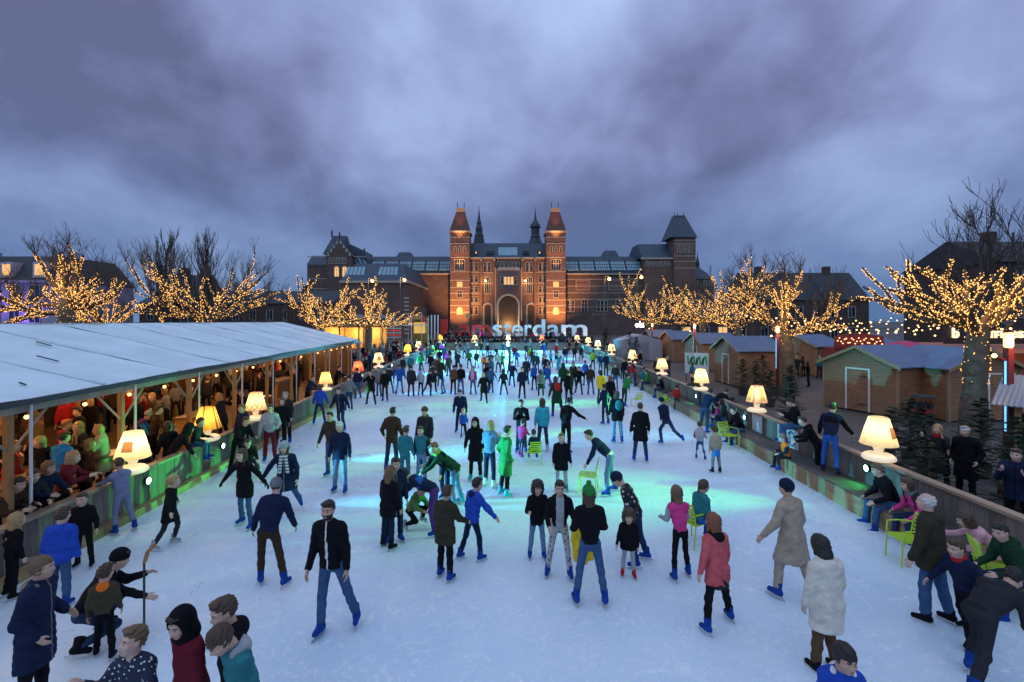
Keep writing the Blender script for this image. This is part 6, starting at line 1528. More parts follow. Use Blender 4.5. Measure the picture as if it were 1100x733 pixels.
    # clothing field
    pts = np.array([neck, hc] + [x for L_ in leg.values() for x in L_[:3]] + [x for A_ in arm.values() for x in A_[:3]] + [np.zeros(3)])
    fl = Field(pts.min(0) - 0.24 * s, pts.max(0) + 0.24 * s, sil); U = T[:, 2]
    pf = 0.016 if puffy else 0.006
    tp_, pa = 'top', 'pants'
    fl.fcone(tp_, tp(0, 0, 0.02), tp(0, 0.0, 0.24), 0.148 * s * w + pf, 0.150 * s * w + pf, T, 1.0, 0.76, 0.05)
    fl.fcone(tp_, tp(0, 0.0, 0.24), tp(0, -0.005, 0.42), 0.150 * s * w + pf, 0.158 * s * w + pf, T, 1.05, 0.74, 0.06)
    fl.fcone(tp_, tp(-0.11, -0.005, 0.46), tp(0.11, -0.005, 0.46), 0.072 * s * w + pf, 0.072 * s * w + pf, T, 1, 0.95, 0.07)
    fl.cone(tp_, tp(0, -0.008, 0.47), tp(0, 0.0, 0.545), 0.076 * s, 0.064 * s, 0.04)
    for sd in (-1, 1):
        a, b, c, d2 = arm[sd]
        fl.cone(tp_, a, b, 0.066 * s * w + pf, 0.056 * s * w + pf, 0.05); fl.cone(tp_, b, c, 0.057 * s * w + pf, 0.044 * s * w + pf * 0.6, 0.02)
    if coat > 0:   # hem below the hips
        e0 = tp(0, 0, 0.06); drop = unit(np.array((0, 0, -1)) * 0.75 - U * 0.25) if tl < R(40) else -U
        e1 = e0 + drop * (0.10 + coat) * s
        Fc = np.stack([T[:, 0], unit(np.cross(-drop, T[:, 0])), -drop], 1)
        fl.fcone(tp_, e0, e1, 0.150 * s * w + pf, (0.158 + 0.05 * coat) * s * w + pf, Fc, 1.0, 0.84, 0.05, capb=drop)
        for sd in (-1, 1):
            hp, kn, an_, _ = leg[sd]; m_ = hp + (kn - hp) * min(1, coat / 0.42)
            if coat > 0.15: fl.cone(tp_, hp, m_, 0.115 * s * w, 0.105 * s * w, 0.08)
    else:
        pass
    def fore_d(P):
        dm = None
        for sd in (-1, 1):
            for a, b in ((arm[sd][0], arm[sd][1]), (arm[sd][1], arm[sd][2])):
                a = a.astype(np.float32); ab = (b - a).astype(np.float32); t = np.clip(((P - a) @ ab) / float(ab @ ab), 0, 1); d_ = np.linalg.norm(P - a - t[..., None] * ab, axis=-1); dm = d_ if dm is None else np.minimum(dm, d_)
        return dm
    A = fl.grp(tp_); hem = tp(0, 0, -0.02 if coat <= 0 else -9)
    if coat <= 0:
        P = fl.pts((slice(None),) * 3); cutp = (hem - P) @ U.astype(np.float32); far_ = fore_d(P) < 0.085 * s
        A[...] = np.where(far_, A, np.maximum(A, cutp))
    elif coat > 0.15:
        P = fl.pts((slice(None),) * 3); cutp = (e1 - P) @ (-drop).astype(np.float32); near_ = fore_d(P) > 0.085 * s
        A[...] = np.where(near_, np.maximum(A, cutp), A)
    P = fl.pts((slice(None),) * 3)
    if lod < 2:   # folds and quilting
        ph = pid * 1.7
        if puffy: A += 0.0032 * np.cos((P @ U.astype(np.float32)) * (2 * math.pi / 0.085)) * 1.0
        wv = P[..., 2] * 15 + 2.4 * np.sin(P[..., 0] * 10 + ph) + 1.9 * np.sin(P[..., 1] * 13 + P[..., 2] * 6 + 2 * ph); w2 = P[..., 0] * 17 * math.cos(ph) + P[..., 2] * 21 + 2.0 * np.sin(P[..., 1] * 17 + P[..., 2] * 9 + ph)
        A -= (0.0062 if coat < 0.25 else 0.0045) * noise_ * (1 - 2 * np.abs(np.sin(wv))) * (0.6 + 0.4 * np.sin(P[..., 0] * 7 + ph)) + 0.0035 * noise_ * (1 - 2 * np.abs(np.sin(w2)))
    fl.fcone(pa, tp(0, 0.0, 0.06), np.array((0, 0, -0.03)) * s, 0.128 * s * w, 0.130 * s * w, T, 1.0, 0.80, 0.04)
    for sd in (-1, 1):
        hp, kn, an_, Bf = leg[sd]
        fl.cone(pa, hp, kn, 0.086 * s * w, 0.062 * s * w, 0.03); fl.cone(pa, kn, kn + (an_ - kn) * 0.4, 0.062 * s * w, 0.060 * s * w, 0.03); fl.cone(pa, kn + (an_ - kn) * 0.4, an_ + (kn - an_) * 0.16, 0.060 * s * w, 0.060 * s * w, 0.03)
    A = fl.grp(pa)
    if lod < 2: A -= 0.0055 * (1 - 2 * np.abs(np.sin(P[..., 2] * 17 + 2.2 * np.sin(P[..., 0] * 16 + pid) + 1.8 * np.sin(P[..., 1] * 15 + pid)))) * (0.55 + 0.45 * np.sin(P[..., 2] * 9 + pid))
    if skirt:
        fl.fcone('trim', np.array((0, 0, 0.02)) * s, np.array((0, 0, -0.28)) * s, 0.13 * s * w, 0.19 * s * w, np.eye(3), 1, 0.85, 0.03, capb=(0, 0, -1))
    V, Q, L, gs = fl.mesh()
    slot = {'top': 0, 'pants': 1, 'trim': 8}; mi = np.array([slot[g] for g in gs])[L]
    if stripe is None and not vest and not skirt and lod < 2 and rnd.random() < 0.55: stripe = 'zipd' if rnd.random() < 0.6 else 'zipl'
    if vest:   # sleeves in another colour than the body of the jacket
        c = V[Q].mean(1); dmin = np.full(len(c), 9.0)
        for sd in (-1, 1):
            for a, b in ((arm[sd][0], arm[sd][1]), (arm[sd][1], arm[sd][2])):
                ab = b - a; t = np.clip(((c - a) @ ab) / (ab @ ab), 0.18 if a is arm[sd][0] else 0, 1); dmin = np.minimum(dmin, np.linalg.norm(c - a - t[:, None] * ab, axis=1))
        mi[(dmin < 0.075 * s * w) & (mi == 0)] = 8
    if stripe:  # pale zip line or hem band
        c = (V[Q].mean(1)) @ T
        if stripe in ('zip', 'zipd', 'zipl'): mi[(np.abs(c[:, 0]) < (0.013 if stripe == 'zip' else 0.009)) & (c[:, 1] > 0.02) & (mi == 0)] = 8
        if stripe == 'hem': mi[(c[:, 2] < 0.07 * s) & (mi == 0)] = 8
        if stripe == 'yoke': mi[(c[:, 2] > 0.30 * s) & (c[:, 2] < 0.46 * s) & (np.abs(c[:, 0]) < 0.16) & (mi == 0)] = 8
        if stripe == 'open': mi[(np.abs(c[:, 0]) < 0.075 * s) & (c[:, 1] > 0.02) & (mi == 0)] = 8
    Vs, Qs, Ms = [V], [Q], [mi]; n = len(V)
    def put(part, M3, org, sc, remap):
        nonlocal n
        v, q, m_ = part; Vs.append((v * sc) @ M3.T + org); Qs.append(q + n); Ms.append(np.array(remap)[m_]); n += len(v)
    hd = head_part(lod); hm = np.array([2, 3, 4, 5, 6])
    if beard and lod < 2:
        m2 = hd[2].copy(); c = hd[0][hd[1]].mean(1); m2[beard_mask(c) & (m2 == 0)] = 4; hd = (hd[0], hd[1], m2)
    put(hd, HT, hc, hs, hm)
    for sd in (-1, 1):
        a, b, c, d2 = arm[sd]; up = -d2; yv = np.array((0, 1.0, 0.25)) if abs(d2[1]) < 0.8 else np.array((-sd * 0.7, 0, 1.0)); yv = unit(yv - up * (yv @ up)); xv = np.cross(yv, up)
        put(hand_part(lod, sd), np.stack([xv, yv, up], 1), c + d2 * 0.012, s * (0.98 + 0.05 * kid) * (1.06 if gloves else 1.0), [7 if gloves else 2])
    V = np.concatenate(Vs); Q = np.concatenate(Qs); mi = np.concatenate(Ms)
    sk = skin if skin is not None else rnd.choice((0, 0, 1, 2, 2))
    hk, hcol = hair
    ms = [cloth(top), cloth(pants), MATS['skin_%d' % sk], MATS['lip'], MATS['eye_white'], MATS['iris'], MATS['hair_' + hcol], cloth(gloves or 'black'), cloth(vest if vest else skirt if skirt else (stripe_col(stripe)))]
    me = np_mesh(gname, V, Q, ms, mi)
    o = link(gname, me); o.location = (loc[0], loc[1], (loc[2] if len(loc) > 2 else 0) + root_z); o.rotation_euler = (0, 0, R(heading))
    tag(o, label, cat, group)
    def child(nm, part, m_, M3, org, sc):
        v, q, mm = part; c = link(nm, np_mesh(nm, (v * sc) @ M3.T + org, q, [m_], mm), o); return c
    if hk not in ('none', 'bald'):
        under = hk
        if hat and hk == 'hoodup': under = None
        if hat == 'hoodup': under = None
        if under and not (lod == 2 and hat): child('hair', hair_part(under, lod), MATS['hair_' + hcol], HT, hc, hs * (0.985 if hat else 1.0))
    if hat:
        hn, hcl = (hat, 'black') if isinstance(hat, str) else hat
        child('hood' if hn == 'hoodup' else 'headband' if hn == 'headband' else 'hat', hair_part(hn, lod), cloth(hcl), HT, hc, hs * 1.02)
    boot, shoe_me, blade, sole = skate_parts(min(lod, 2))
    for sd in (-1, 1):
        hp, kn, an_, Bf = leg[sd]; M4 = Matrix(np.vstack([np.hstack([Bf * s * (1.0 + 0.04 * kid), an_[:, None]]), [0, 0, 0, 1]]).tolist())
        c = link('shoe' if shoe else 'skate', shoe_me if shoe else boot, o, mats=[cloth(boots)]); c.matrix_basis = M4
        if lod == 0:
            b_ = link('sole' if shoe else 'blade', sole if shoe else blade, c)
        elif lod == 1 and not shoe: b_ = link('blade', blade, c)
    hdc = hood if isinstance(hood, str) else None
    if hood is None and lod < 2 and not scarf and not hat and not bag and not vest and not skirt and rnd.random() < 0.55: hdc = top
    if hdc and lod < 2:
        f = Field((-0.2, -0.26, -0.1), (0.2, 0.16, 0.16), 0.017 if lod == 0 else 0.028)
        for a in range(7):
            an0, an1 = PI * (0.98 + 1.04 * a / 7), PI * (0.98 + 1.04 * (a + 1) / 7)
            f.cone('h', (0.105 * math.cos(an0), 0.02 + 0.085 * math.sin(an0), 0.02 + 0.02 * math.sin(an0)), (0.105 * math.cos(an1), 0.02 + 0.085 * math.sin(an1), 0.02 + 0.02 * math.sin(an1)), 0.042, 0.042, 0.03)
        f.ell('h', (0, -0.105, -0.02), (0.095, 0.05, 0.075), k=0.05)
        v, q, l_, _ = f.mesh(); child('hood', (v, q, np.zeros(len(q), int)), cloth(hdc), T, neck - U * 0.015 * s, s)
    if scarf and lod < 2:
        f = Field((-0.18, -0.18, -0.45), (0.18, 0.22, 0.14), 0.015 if lod == 0 else 0.022)
        for a in range(10):
            an0, an1 = 2 * PI * a / 10, 2 * PI * (a + 1) / 10
            f.cone('h', (0.075 * math.cos(an0), 0.075 * math.sin(an0), 0.02 - 0.02 * math.sin(an0)), (0.075 * math.cos(an1), 0.075 * math.sin(an1), 0.02 - 0.02 * math.sin(an1)), 0.038, 0.038, 0.02)
        if scarf[1]:
            for sd in (-1, 1): f.fcone('h', (sd * 0.05, 0.11, 0.0), (sd * 0.09, 0.155, -0.38), 0.042, 0.045, np.eye(3), 1.0, 0.45, 0.02)
        v, q, l_, _ = f.mesh(); child('scarf', (v, q, np.zeros(len(q), int)), scarf_mat(scarf[0]), T, neck, s)
    if bag and lod < 2:
        f = Field((-0.2, -0.36, -0.4), (0.2, 0.0, 0.1), 0.02 if lod == 0 else 0.03)
        f.ell('h', (0, -0.19, -0.19), (0.14, 0.085, 0.19), k=0.03); v, q, l_, _ = f.mesh(); child('backpack', (v, q, np.zeros(len(q), int)), cloth(bag), T, neck, s)
    LASTP[0] = o
    o['joints'] = [float(x) for sd in (-1, 1) for x in arm[sd][2]]
    return o
def stripe_col(s_): return {'zip': 'white', 'hem': 'white', 'yoke': 'blue', 'open': 'light_grey', 'zipd': 'black', 'zipl': 'grey'}.get(s_, 'black')
def scarf_mat(c):
    if c != 'striped': return cloth(c)
    if 'cloth_striped' in MATS: return MATS['cloth_striped']
    m = bpy.data.materials.new('cloth_striped'); m.use_nodes = True; t = m.node_tree; b = t.nodes['Principled BSDF']; b.inputs['Roughness'].default_value = 0.85
    tcn = t.nodes.new('ShaderNodeTexCoord'); v = t.nodes.new('ShaderNodeTexWave'); v.bands_direction = 'Z'; v.inputs['Scale'].default_value = 4.5; t.links.new(tcn.outputs['Object'], v.inputs['Vector'])
    r_ = t.nodes.new('ShaderNodeValToRGB'); r_.color_ramp.interpolation = 'CONSTANT'; e_ = r_.color_ramp.elements; e_[0].color = (0.7, 0.7, 0.68, 1); e_[1].position = 0.55; e_[1].color = (0.10, 0.13, 0.13, 1)
    t.links.new(v.outputs['Fac'], r_.inputs[0]); t.links.new(r_.outputs[0], b.inputs['Base Color']); MATS['cloth_striped'] = m; return m
# ------------------------------------------------------------------ who is where
ON_ICE = 'skaters on the ice'
def lod_for(Hm, Y):
    h = Hm * F / Y
    return 0 if h > 78 else 1 if h > 38 else 2
def P(px, py, H, heading, pose, top, pants, hair, label, z=0.0, group=ON_ICE, **kw):
    q = at(px, py, z); kw.setdefault('lod', lod_for(H, q.y))
    return person(q, H, heading, pose, top, pants, hair, label, group=group, **kw)
def PH(px, hy, H, heading, pose, top, pants, hair, label, z=0.0, group=None, **kw):
    Y = F * (CH - z - H) / (hy - HY); kw.setdefault('lod', lod_for(H, Y))
    return person(Vector(((px - CX) * Y / F, Y, z)), H, heading, pose, top, pants, hair, label, group=group, **kw)
def ledge_at(px, off=0.42):
    r_ = (px - CX) / F; Y = (8.57 - off - 0.035 * 7.7) / (r_ - 0.035); return Vector(((px - CX) * Y / F, Y, 0))
def PL(px, H, heading, pose, top, pants, hair, label, off=0.42, seat=0.455, group='people resting on the ledge', **kw):
    q = ledge_at(px, off); kw.setdefault('lod', lod_for(H, q.y))
    return person(q, H, heading, pose, top, pants, hair, label, seat=seat, group=group, **kw)

# --- nearest skaters
P(357, 679, 1.82, 172, 'wide', 'black', 'denim', ('short', 'dark'), 'bearded man in black zip jacket and jeans skating towards us, nearest on the left', coat=0.03, stripe='zip', beard=True, over=dict(l=(-9, 13, 8, 16), r=(9, 3, 8, 6), al=(4, 9, 12, 0.0), ar=(8, 10, 30, 0.1), t=(5, 2, 0), exact=1), skin=1, head=(8, 4))
P(288, 629, 1.68, 28, 'glide', 'navy', 'dark_brown', ('short', 'brown'), 'boy in dark jacket and grey cap gliding away, left of the bearded man', hat=('beanie', 'grey'), over=dict(l=(18, 2, 22, 5), r=(-12, 12, 14, 40), al=(8, 12, 20, 0.1), ar=(26, 26, 12, 0.0), t=(14, 10, -10), exact=1))
P(263, 567, 1.62, 168, 'arms', 'black', 'denim', ('long', 'brown'), 'young woman in black coat with one arm flung out, holding hands with the scarf wearer', coat=0.22, gloves='black', over=dict(al=(2, 52, 6, 0.0), ar=(2, 46, 6, 0.0), exact=1), fat=0.92)
P(307, 555, 1.66, 190, 'glide2', 'navy', 'denim', ('long', 'brown'), 'woman in dark coat with long striped scarf holding hands on the left', coat=0.30, scarf=('striped', True), over=dict(ar=(4, 38, 10, 0), al=(8, 16, 30, 0.1), t=(10, 0, 0)), hat=('beanie', 'light_grey'))
P(182, 587, 1.30, -62, 'arms', 'black', 'charcoal', ('pony', 'blond'), 'blond child in dark coat skating with arms spread beside the left wall', coat=0.26, boots='light_grey', over=dict(l=(26, 4, 34, 5), r=(-14, 8, 16, 10), al=(2, 44, 18, 0), ar=(2, 46, 18, 0)))
P(131, 572, 1.45, 70, 'hold', 'lavender', 'lavender', ('short', 'brown'), 'boy in pale grey tracksuit clinging to the left wall', hood='lavender', over=dict(al=(60, 10, 20, 0.1), ar=(56, 10, 30, 0.1)))
P(90, 609, 1.24, -160, 'stand', 'black', 'black', ('short', 'brown'), 'boy in black suit by the left wall looking at the camera', boots='black', scarf=('black', False), over=dict(al=(4, 20, 20, 0), ar=(4, 18, 18, 0), l=(4, 8, 6, 10)))
P(64, 652, 1.40, 10, 'stand', 'royal', 'denim', ('short', 'brown'), 'boy in bright blue hooded jacket seen from behind near the left edge', hood='royal', coat=0.08, puffy=True, fat=1.08, gloves='black')
P(13, 642, 1.22, -20, 'stand', 'black', 'black', ('long', 'blond'), 'girl with long blond hair dressed in black at the left edge', boots='black')
PH(38, 605, 1.66, -72, 'pockets', 'navy', 'black', ('bun', 'light'), 'woman in long dark padded coat with fur collar in profile at the lower left', coat=0.36, puffy=True, hood='taupe', lod=0, shoe=True, boots='black', fat=1.05)
crm = P(88, 697, 1.72, -55, 'crouch', 'black', 'dark_denim', ('short', 'dark'), 'man in dark jacket crouching behind the child with the orange scarf, holding a stick', boots='black', vest=None, hood='black', over=dict(ar=(66, 24, 4, 0), al=(50, 10, 60, 0.5)), hat=('beanie', 'black'))
P(111, 706, 1.08, 25, 'stand', 'olive', 'black', ('short', 'brown'), 'small child in grey olive jacket with bright orange scarf, lower left', scarf=('orange', False), boots='black', hood='orange', over=dict(l=(18, 6, 20, 8), r=(-8, 8, 8, 10)), head=(-20, 0))
PH(146, 683, 1.42, 178, 'photo', 'dots', 'dark_denim', ('short', 'light'), 'blond boy in dotted dark sweater with open mouth at the bottom edge', lod=0, head=(-25, 12), over=dict(al=(30, 30, 95, 0.3), ar=(25, 26, 100, 0.2)))
PH(205, 658, 1.60, 150, 'stand', 'maroon', 'black', ('short', 'dark'), 'person in dark maroon jacket with black hood up at the bottom edge', hat=('hoodup', 'black'), lod=0, scarf=('black', False), coat=0.2, head=(20, -12))
PH(253, 646, 1.74, 130, 'stand', 'black', 'black', ('short', 'brown'), 'brown haired man in black hooded jacket behind the blue hoodie', hood='black', lod=0, head=(10, -10))
PH(266, 662, 1.66, 140, 'stand', 'teal', 'dark_denim', ('fringe', 'brown'), 'boy in blue hoodie looking down at the bottom edge', hood='light_grey', lod=0, head=(10, -28), over=dict(t=(14, 0, 0)))
P(478, 622, 1.48, -25, 'stand', 'dark_olive', 'black', ('short', 'brown'), 'youth in olive parka seen from behind in the middle of the ice', coat=0.22, boots='skate_blue', hood='dark_olive', fat=1.08, over=dict(l=(8, 4, 8, 0), ar=(24, 14, 30, 0)))
P(507, 601, 1.40, -52, 'reach', 'royal', 'navy', ('short', 'dark'), 'boy in blue jacket stretching one arm to the right', coat=0.05, hood='navy', puffy=True, over=dict(l=(-14, 6, 12, 10), r=(14, 8, 14, 8), ar=(40, 32, 6, 0), al=(6, 12, 20, 0)))
P(417, 589, 1.48, -30, 'stand', 'black', 'navy', ('long', 'light'), 'girl with long light hair in black coat standing left of the huddle', coat=0.22, boots='black')
P(424, 583, 1.62, -150, 'stand', 'navy', 'navy', ('short', 'dark'), 'dark haired boy half hidden behind the long haired girl')
P(441, 566, 1.30, -120, 'crouch', 'leafy', 'black', ('short', 'light'), 'child in green patterned top fallen to a crouch in the huddle', boots='light_grey')
P(466, 573, 1.66, 95, 'bend', 'navy', 'purple', ('short', 'dark'), 'man in blue jacket bending low to help the fallen child', stripe='yoke', over=dict(t=(66, 0, 0)))
P(489, 545, 1.66, 85, 'bend', 'dark_green', 'light_denim', ('short', 'brown'), 'person in dark green jacket bending over behind the huddle', boots='cyan', coat=0.05, over=dict(t=(54, 0, 0)))
P(577, 600, 1.34, -172, 'pockets', 'black', 'light_denim', ('curly', 'dark'), 'girl with dark curly hair in black jacket beside the woman in silver leggings', coat=0.10, hood='black', over=dict(al=(12, 14, 60, 0.2), ar=(20, 20, 80, 0.2)))
yw = P(601, 620, 1.60, 178, 'glide', 'black', 'silver', ('short', 'dark'), 'woman in open black jacket over grey top and silver patterned leggings', stripe='open', fat=0.9, over=dict(al=(14, 16, 22, 0.0), ar=(10, 14, 60, 0.3), l=(6, 8, 8, 10), r=(-2, 10, 4, 12), t=(4, 0, 0), exact=1), skin=1)
P(634, 649, 1.74, 4, 'wide', 'black', 'denim', ('long', 'brown'), 'woman in bright green knitted hat and black sweater seen from behind', hat=('pompom', 'green'), over=dict(l=(2, 10, 3, 8), r=(-2, 10, 4, 8), al=(10, 14, 60, 0.25), ar=(10, 14, 60, 0.25), exact=1), fat=0.94)
P(684, 606, 1.64, 70, 'stoop', 'print', 'dark_denim', ('short', 'dark'), 'skater in dark printed jacket bowing his head beside a small girl', hat=('beanie', 'navy'), over=dict(t=(26, 0, 0), al=(18, 12, 30, 0.1), ar=(8, 34, 14, 0)), head=(0, -25))
P(675, 620, 1.06, 172, 'stand', 'black', 'light_grey', ('curly', 'brown'), 'tiny girl in black coat, pale leggings and red skates', boots='red', coat=0.16, over=dict(ar=(20, 22, 30, 0)))
P(731, 620, 1.44, 6, 'glide', 'pink', 'black', ('long', 'light'), 'girl in bright pink vest with long hair and black leggings', vest='light_grey', over=dict(l=(-8, 9, 8, 6), r=(8, 7, 14, 6), al=(20, 16, 70, 0.2), ar=(20, 14, 60, 0.2)), fat=0.88)
P(771, 673, 1.52, 18, 'stride2', 'coral', 'black', ('long', 'red'), 'girl in coral pink coat with long auburn hair skating away', coat=0.18, skirt='charcoal', hood='black', over=dict(l=(-4, 17, 8, 6), r=(10, 17, 12, 8), t=(10, 3, 0), al=(-4, 18, 16, 0), ar=(12, 16, 18, 0), exact=1))
P(851, 643, 1.80, 24, 'wide', 'beige', 'beige', ('short', 'dark'), 'man in long beige coat and dark beanie skating away on the right', hat=('beanie', 'navy'), coat=0.36, fat=1.08, over=dict(l=(16, 8, 16, 4), r=(-10, 8, 12, 8), al=(4, 30, 20, 0), ar=(2, 20, 14, 0)))
P(889, 724, 1.63, 10, 'stand', 'cream', 'brown', ('bob', 'dark'), 'woman in white padded coat with black bob seen from behind', coat=0.32, noise_=0.6, boots='black', shoe=True, fat=1.1, over=dict(l=(2, 4, 4, 4), r=(14, 4, 26, 4), ar=(10, 10, 24, 0)), head=(0, -22))
PH(903, 699, 1.34, 165, 'stand', 'royal', 'black', ('fringe', 'dark'), 'dark haired boy in blue jacket at the bottom edge right of centre', lod=0, hood='white', head=(15, -6), skin=1)
P(1002, 667, 1.80, 28, 'stand', 'dark_olive', 'denim', ('balding', 'white'), 'bald older man in olive jacket and jeans standing with his back to us', coat=0.16, hood='dark_olive', shoe=True, boots='black', fat=1.16, over=dict(l=(6, 6, 6, 10), r=(-6, 6, 6, 10), al=(4, 18, 20, 0), ar=(10, 16, 30, 0)))
P(1037, 690, 1.36, 100, 'glide', 'navy', 'black', ('short', 'brown'), 'boy in navy jacket with red collar skating past the older man', scarf=('red', False), boots='black', hood='navy')
P(1052, 738, 1.78, -72, 'hunch', 'charcoal', 'charcoal', ('short', 'dark'), 'speeding skater bent low in charcoal at the lower right corner', lod=0, over=dict(t=(70, 0, 0), l=(36, 8, 46, 5), r=(-34, 10, 16, 12)))

# --- resting on or by the right ledge, near part
PL(961, 1.78, 78, 'sitlow', 'black', 'denim', ('short', 'light'), 'man in black jacket and jeans seated on the ledge below the cream lamp')
PL(992, 1.66, 84, 'sitlow', 'charcoal', 'dark_denim', ('bob', 'brown'), 'brown haired woman with pink vest seated beside the man in black', stripe='open', scarf=('grey', False), boots='white', shoe=True, vest='pink')
PL(1075, 1.55, 60, 'sitlow', 'light_pink', 'navy', ('bob', 'brown'), 'woman in pale pink top stooping on the ledge at the right edge', coat=0.25, over=dict(t=(44, 0, 0), ar=(60, 16, 30, 0.2)))
PL(1099, 1.75, 84, 'sitlow', 'dark_green', 'dark_denim', ('short', 'dark'), 'man in dark green sweater seated at the right edge', off=0.75, seat=0.455, head=(20, 0))
PL(892, 1.78, -50, 'reach', 'navy', 'blue', ('short', 'dark'), 'man in blue and black jacket standing on the ledge leaning on the wall', seat=None, lift=0.455, stripe='yoke', vest='black', off=0.35, over=dict(t=(14, 0, 0), ar=(34, 18, 14, 0), al=(8, 12, 24, 0)), shoe=True, boots='navy')
PL(858, 1.78, 70, 'sit', 'black', 'denim', ('short', 'dark'), 'man in jeans seated on top of the right wall looking at his phone', off=0.0, seat=1.145, over=dict(al=(30, 8, 92, 0.4), ar=(30, 8, 92, 0.4)), head=(0, -24))
PL(878, 1.70, 60, 'lean', 'black', 'black', ('short', 'brown'), 'person in black slouching between the man on his phone and the standing man', seat=0.9, off=0.2)
PL(846, 1.22, 84, 'sit', 'orange', 'charcoal', ('short', 'blond'), 'child in orange vest and grey hat seated on the ledge edge', off=0.74, vest='navy', hat=('beanie', 'taupe'))
P(769, 508, 1.22, 12, 'stand', 'beige', 'grey', ('short', 'light'), 'child in beige jacket and blue skirt seen from behind by the ledge', skirt='bright_blue', boots='black', hat=('beanie', 'olive'))
P(752, 494, 1.10, -20, 'glide', 'light_grey', 'denim', ('short', 'brown'), 'child in pale jacket with pink hem and red sleeve by the ledge', vest='red', stripe=None)
PL(797, 1.76, 86, 'sitlow', 'black', 'denim', ('short', 'dark'), 'man in black jacket seated on the ledge next to the striped lamp', off=0.5)
PL(773, 1.20, 70, 'sit', 'pink', 'navy', ('pony', 'light'), 'child in pink jacket seated on the ledge by the lime chair', off=0.5)
PL(780, 1.60, 60, 'sit', 'charcoal', 'dark_denim', ('bob', 'dark'), 'woman in patterned dark jacket seated behind the pink child', off=0.35)
P(757, 465, 1.72, -60, 'lean', 'navy', 'dark_denim', ('short', 'dark'), 'man in blue jacket leaning against the right wall with bent back', z=0.0)
PL(752, 1.72, 60, 'lean', 'olive', 'denim', ('short', 'dark'), 'person in olive sitting on the wall in front of the half hidden lamp', off=0.0, seat=1.145)
PL(768, 1.70, -70, 'bend', 'black', 'black', ('short', 'dark'), 'person in black draped over the right wall beside the half hidden lamp', seat=0.95, off=0.3)
P(727, 441, 1.15, -10, 'stand', 'red', 'dark_green', ('short', 'dark'), 'child in red jacket standing by the right wall')
P(711, 442, 1.30, -60, 'crouch', 'lime', 'green', ('short', 'dark'), 'child in bright green crouching near the right wall')
PL(712, 1.70, 70, 'sit', 'black', 'dark_denim', ('short', 'dark'), 'man in dark jacket seated on the far ledge behind the green child', off=0.4, hat=('cap', 'black'))
# behind the right wall
PH(1008, 458, 1.68, 118, 'photo', 'charcoal', 'black', ('bob', 'blond'), 'blond woman in dark coat and red scarf taking a picture behind the wall', scarf=('red', False), coat=0.4, shoe=True, boots='black', group='onlookers behind the right wall', lod=0)
PH(1038, 460, 1.76, 112, 'pockets', 'black', 'black', ('short', 'grey'), 'grey haired man with white headband in black coat behind the wall', hat=('headband', 'white'), coat=0.4, shoe=True, boots='black', group='onlookers behind the right wall', lod=0, fat=1.12)
PH(1093, 484, 1.78, 120, 'phone', 'navy', 'black', ('short', 'brown'), 'man in navy jacket eating a snack at the right edge behind the wall', coat=0.15, shoe=True, boots='black', group='onlookers behind the right wall', lod=0, fat=1.1)

# --- middle distance
P(688, 496, 1.76, -8, 'stand', 'black', 'dark_denim', ('short', 'brown'), 'man in long dark coat standing alone with his back to us, right of centre', coat=0.30, over=dict(l=(2, 6, 2, 8), r=(-2, 7, 2, 8)))
P(716, 478, 1.66, 25, 'stride', 'navy', 'dark_denim', ('short', 'dark'), 'man in navy jacket skating with one leg kicked back near the ledge', hat=('beanie', 'navy'))
P(663, 476, 1.80, 8, 'stand', 'black', 'light_denim', ('long', 'brown'), 'woman in black jacket with pale emblem and light jeans seen from behind', coat=0.16, stripe=None, bag='teal')
P(650, 456, 1.62, 30, 'stand', 'navy', 'navy', ('short', 'dark'), 'person in navy hidden behind the woman with the pale emblem')
P(608, 487, 1.78, -35, 'reach', 'black', 'black', ('short', 'dark'), 'man in black sweater stretching his arm out to the right, centre', over=dict(ar=(40, 34, 14, 0), al=(10, 12, 30, 0), t=(14, 0, 0)))
P(603, 528, 1.42, 176, 'stand', 'black', 'light_grey', ('short', 'light'), 'girl in black coat with pale tights standing before the man in black', coat=0.26, boots='teal', hood='black', over=dict(al=(4, 16, 18, 0)))
P(655, 531, 1.76, 78, 'bend', 'navy', 'light_denim', ('short', 'dark'), 'man in navy jacket with white hem bending over the empty chair', stripe='hem', over=dict(t=(48, 0, 0), al=(30, 8, 10, 0), ar=(36, 8, 10, 0)))
P(560, 486, 1.70, 172, 'phone', 'black', 'charcoal', ('short', 'dark'), 'woman in puffy black jacket facing us beside the pink child', puffy=True, coat=0.05)
P(583, 485, 1.70, 12, 'stand', 'cyan', 'dark_denim', ('long', 'brown'), 'woman in turquoise jacket with long brown hair seen from behind', coat=0.05, boots='light_grey')
P(560, 491, 1.12, -40, 'hold', 'pink', 'dark_denim', ('short', 'brown'), 'small child in bright pink jacket holding the lime chair', puffy=True, boots='magenta')
person(at(574, 498) + Vector((0, -0.02, 0)), 1.08, 8, 'sit', 'navy', 'black', ('short', 'dark'), 'small child seated on the lime chair between two women', seat=0.40, lod=1, group=ON_ICE, scarf=('light_grey', False))
P(511, 517, 1.66, 170, 'pockets', 'black', 'black', ('short', 'dark'), 'woman in long black coat, leftmost of three in a row at centre', coat=0.36, boots='cyan', hat=('hoodup', 'black'))
P(526, 524, 1.68, -25, 'phone', 'light_denim', 'navy', ('long', 'blond'), 'woman with long blond hair in pale blue jacket, middle of three at centre', boots='white')
P(543, 533, 1.68, -60, 'pockets', 'green', 'black', ('short', 'dark'), 'woman in long green coat with pale scarf, rightmost of three at centre', coat=0.38, scarf=('cream', False), boots='cyan', hood='green')
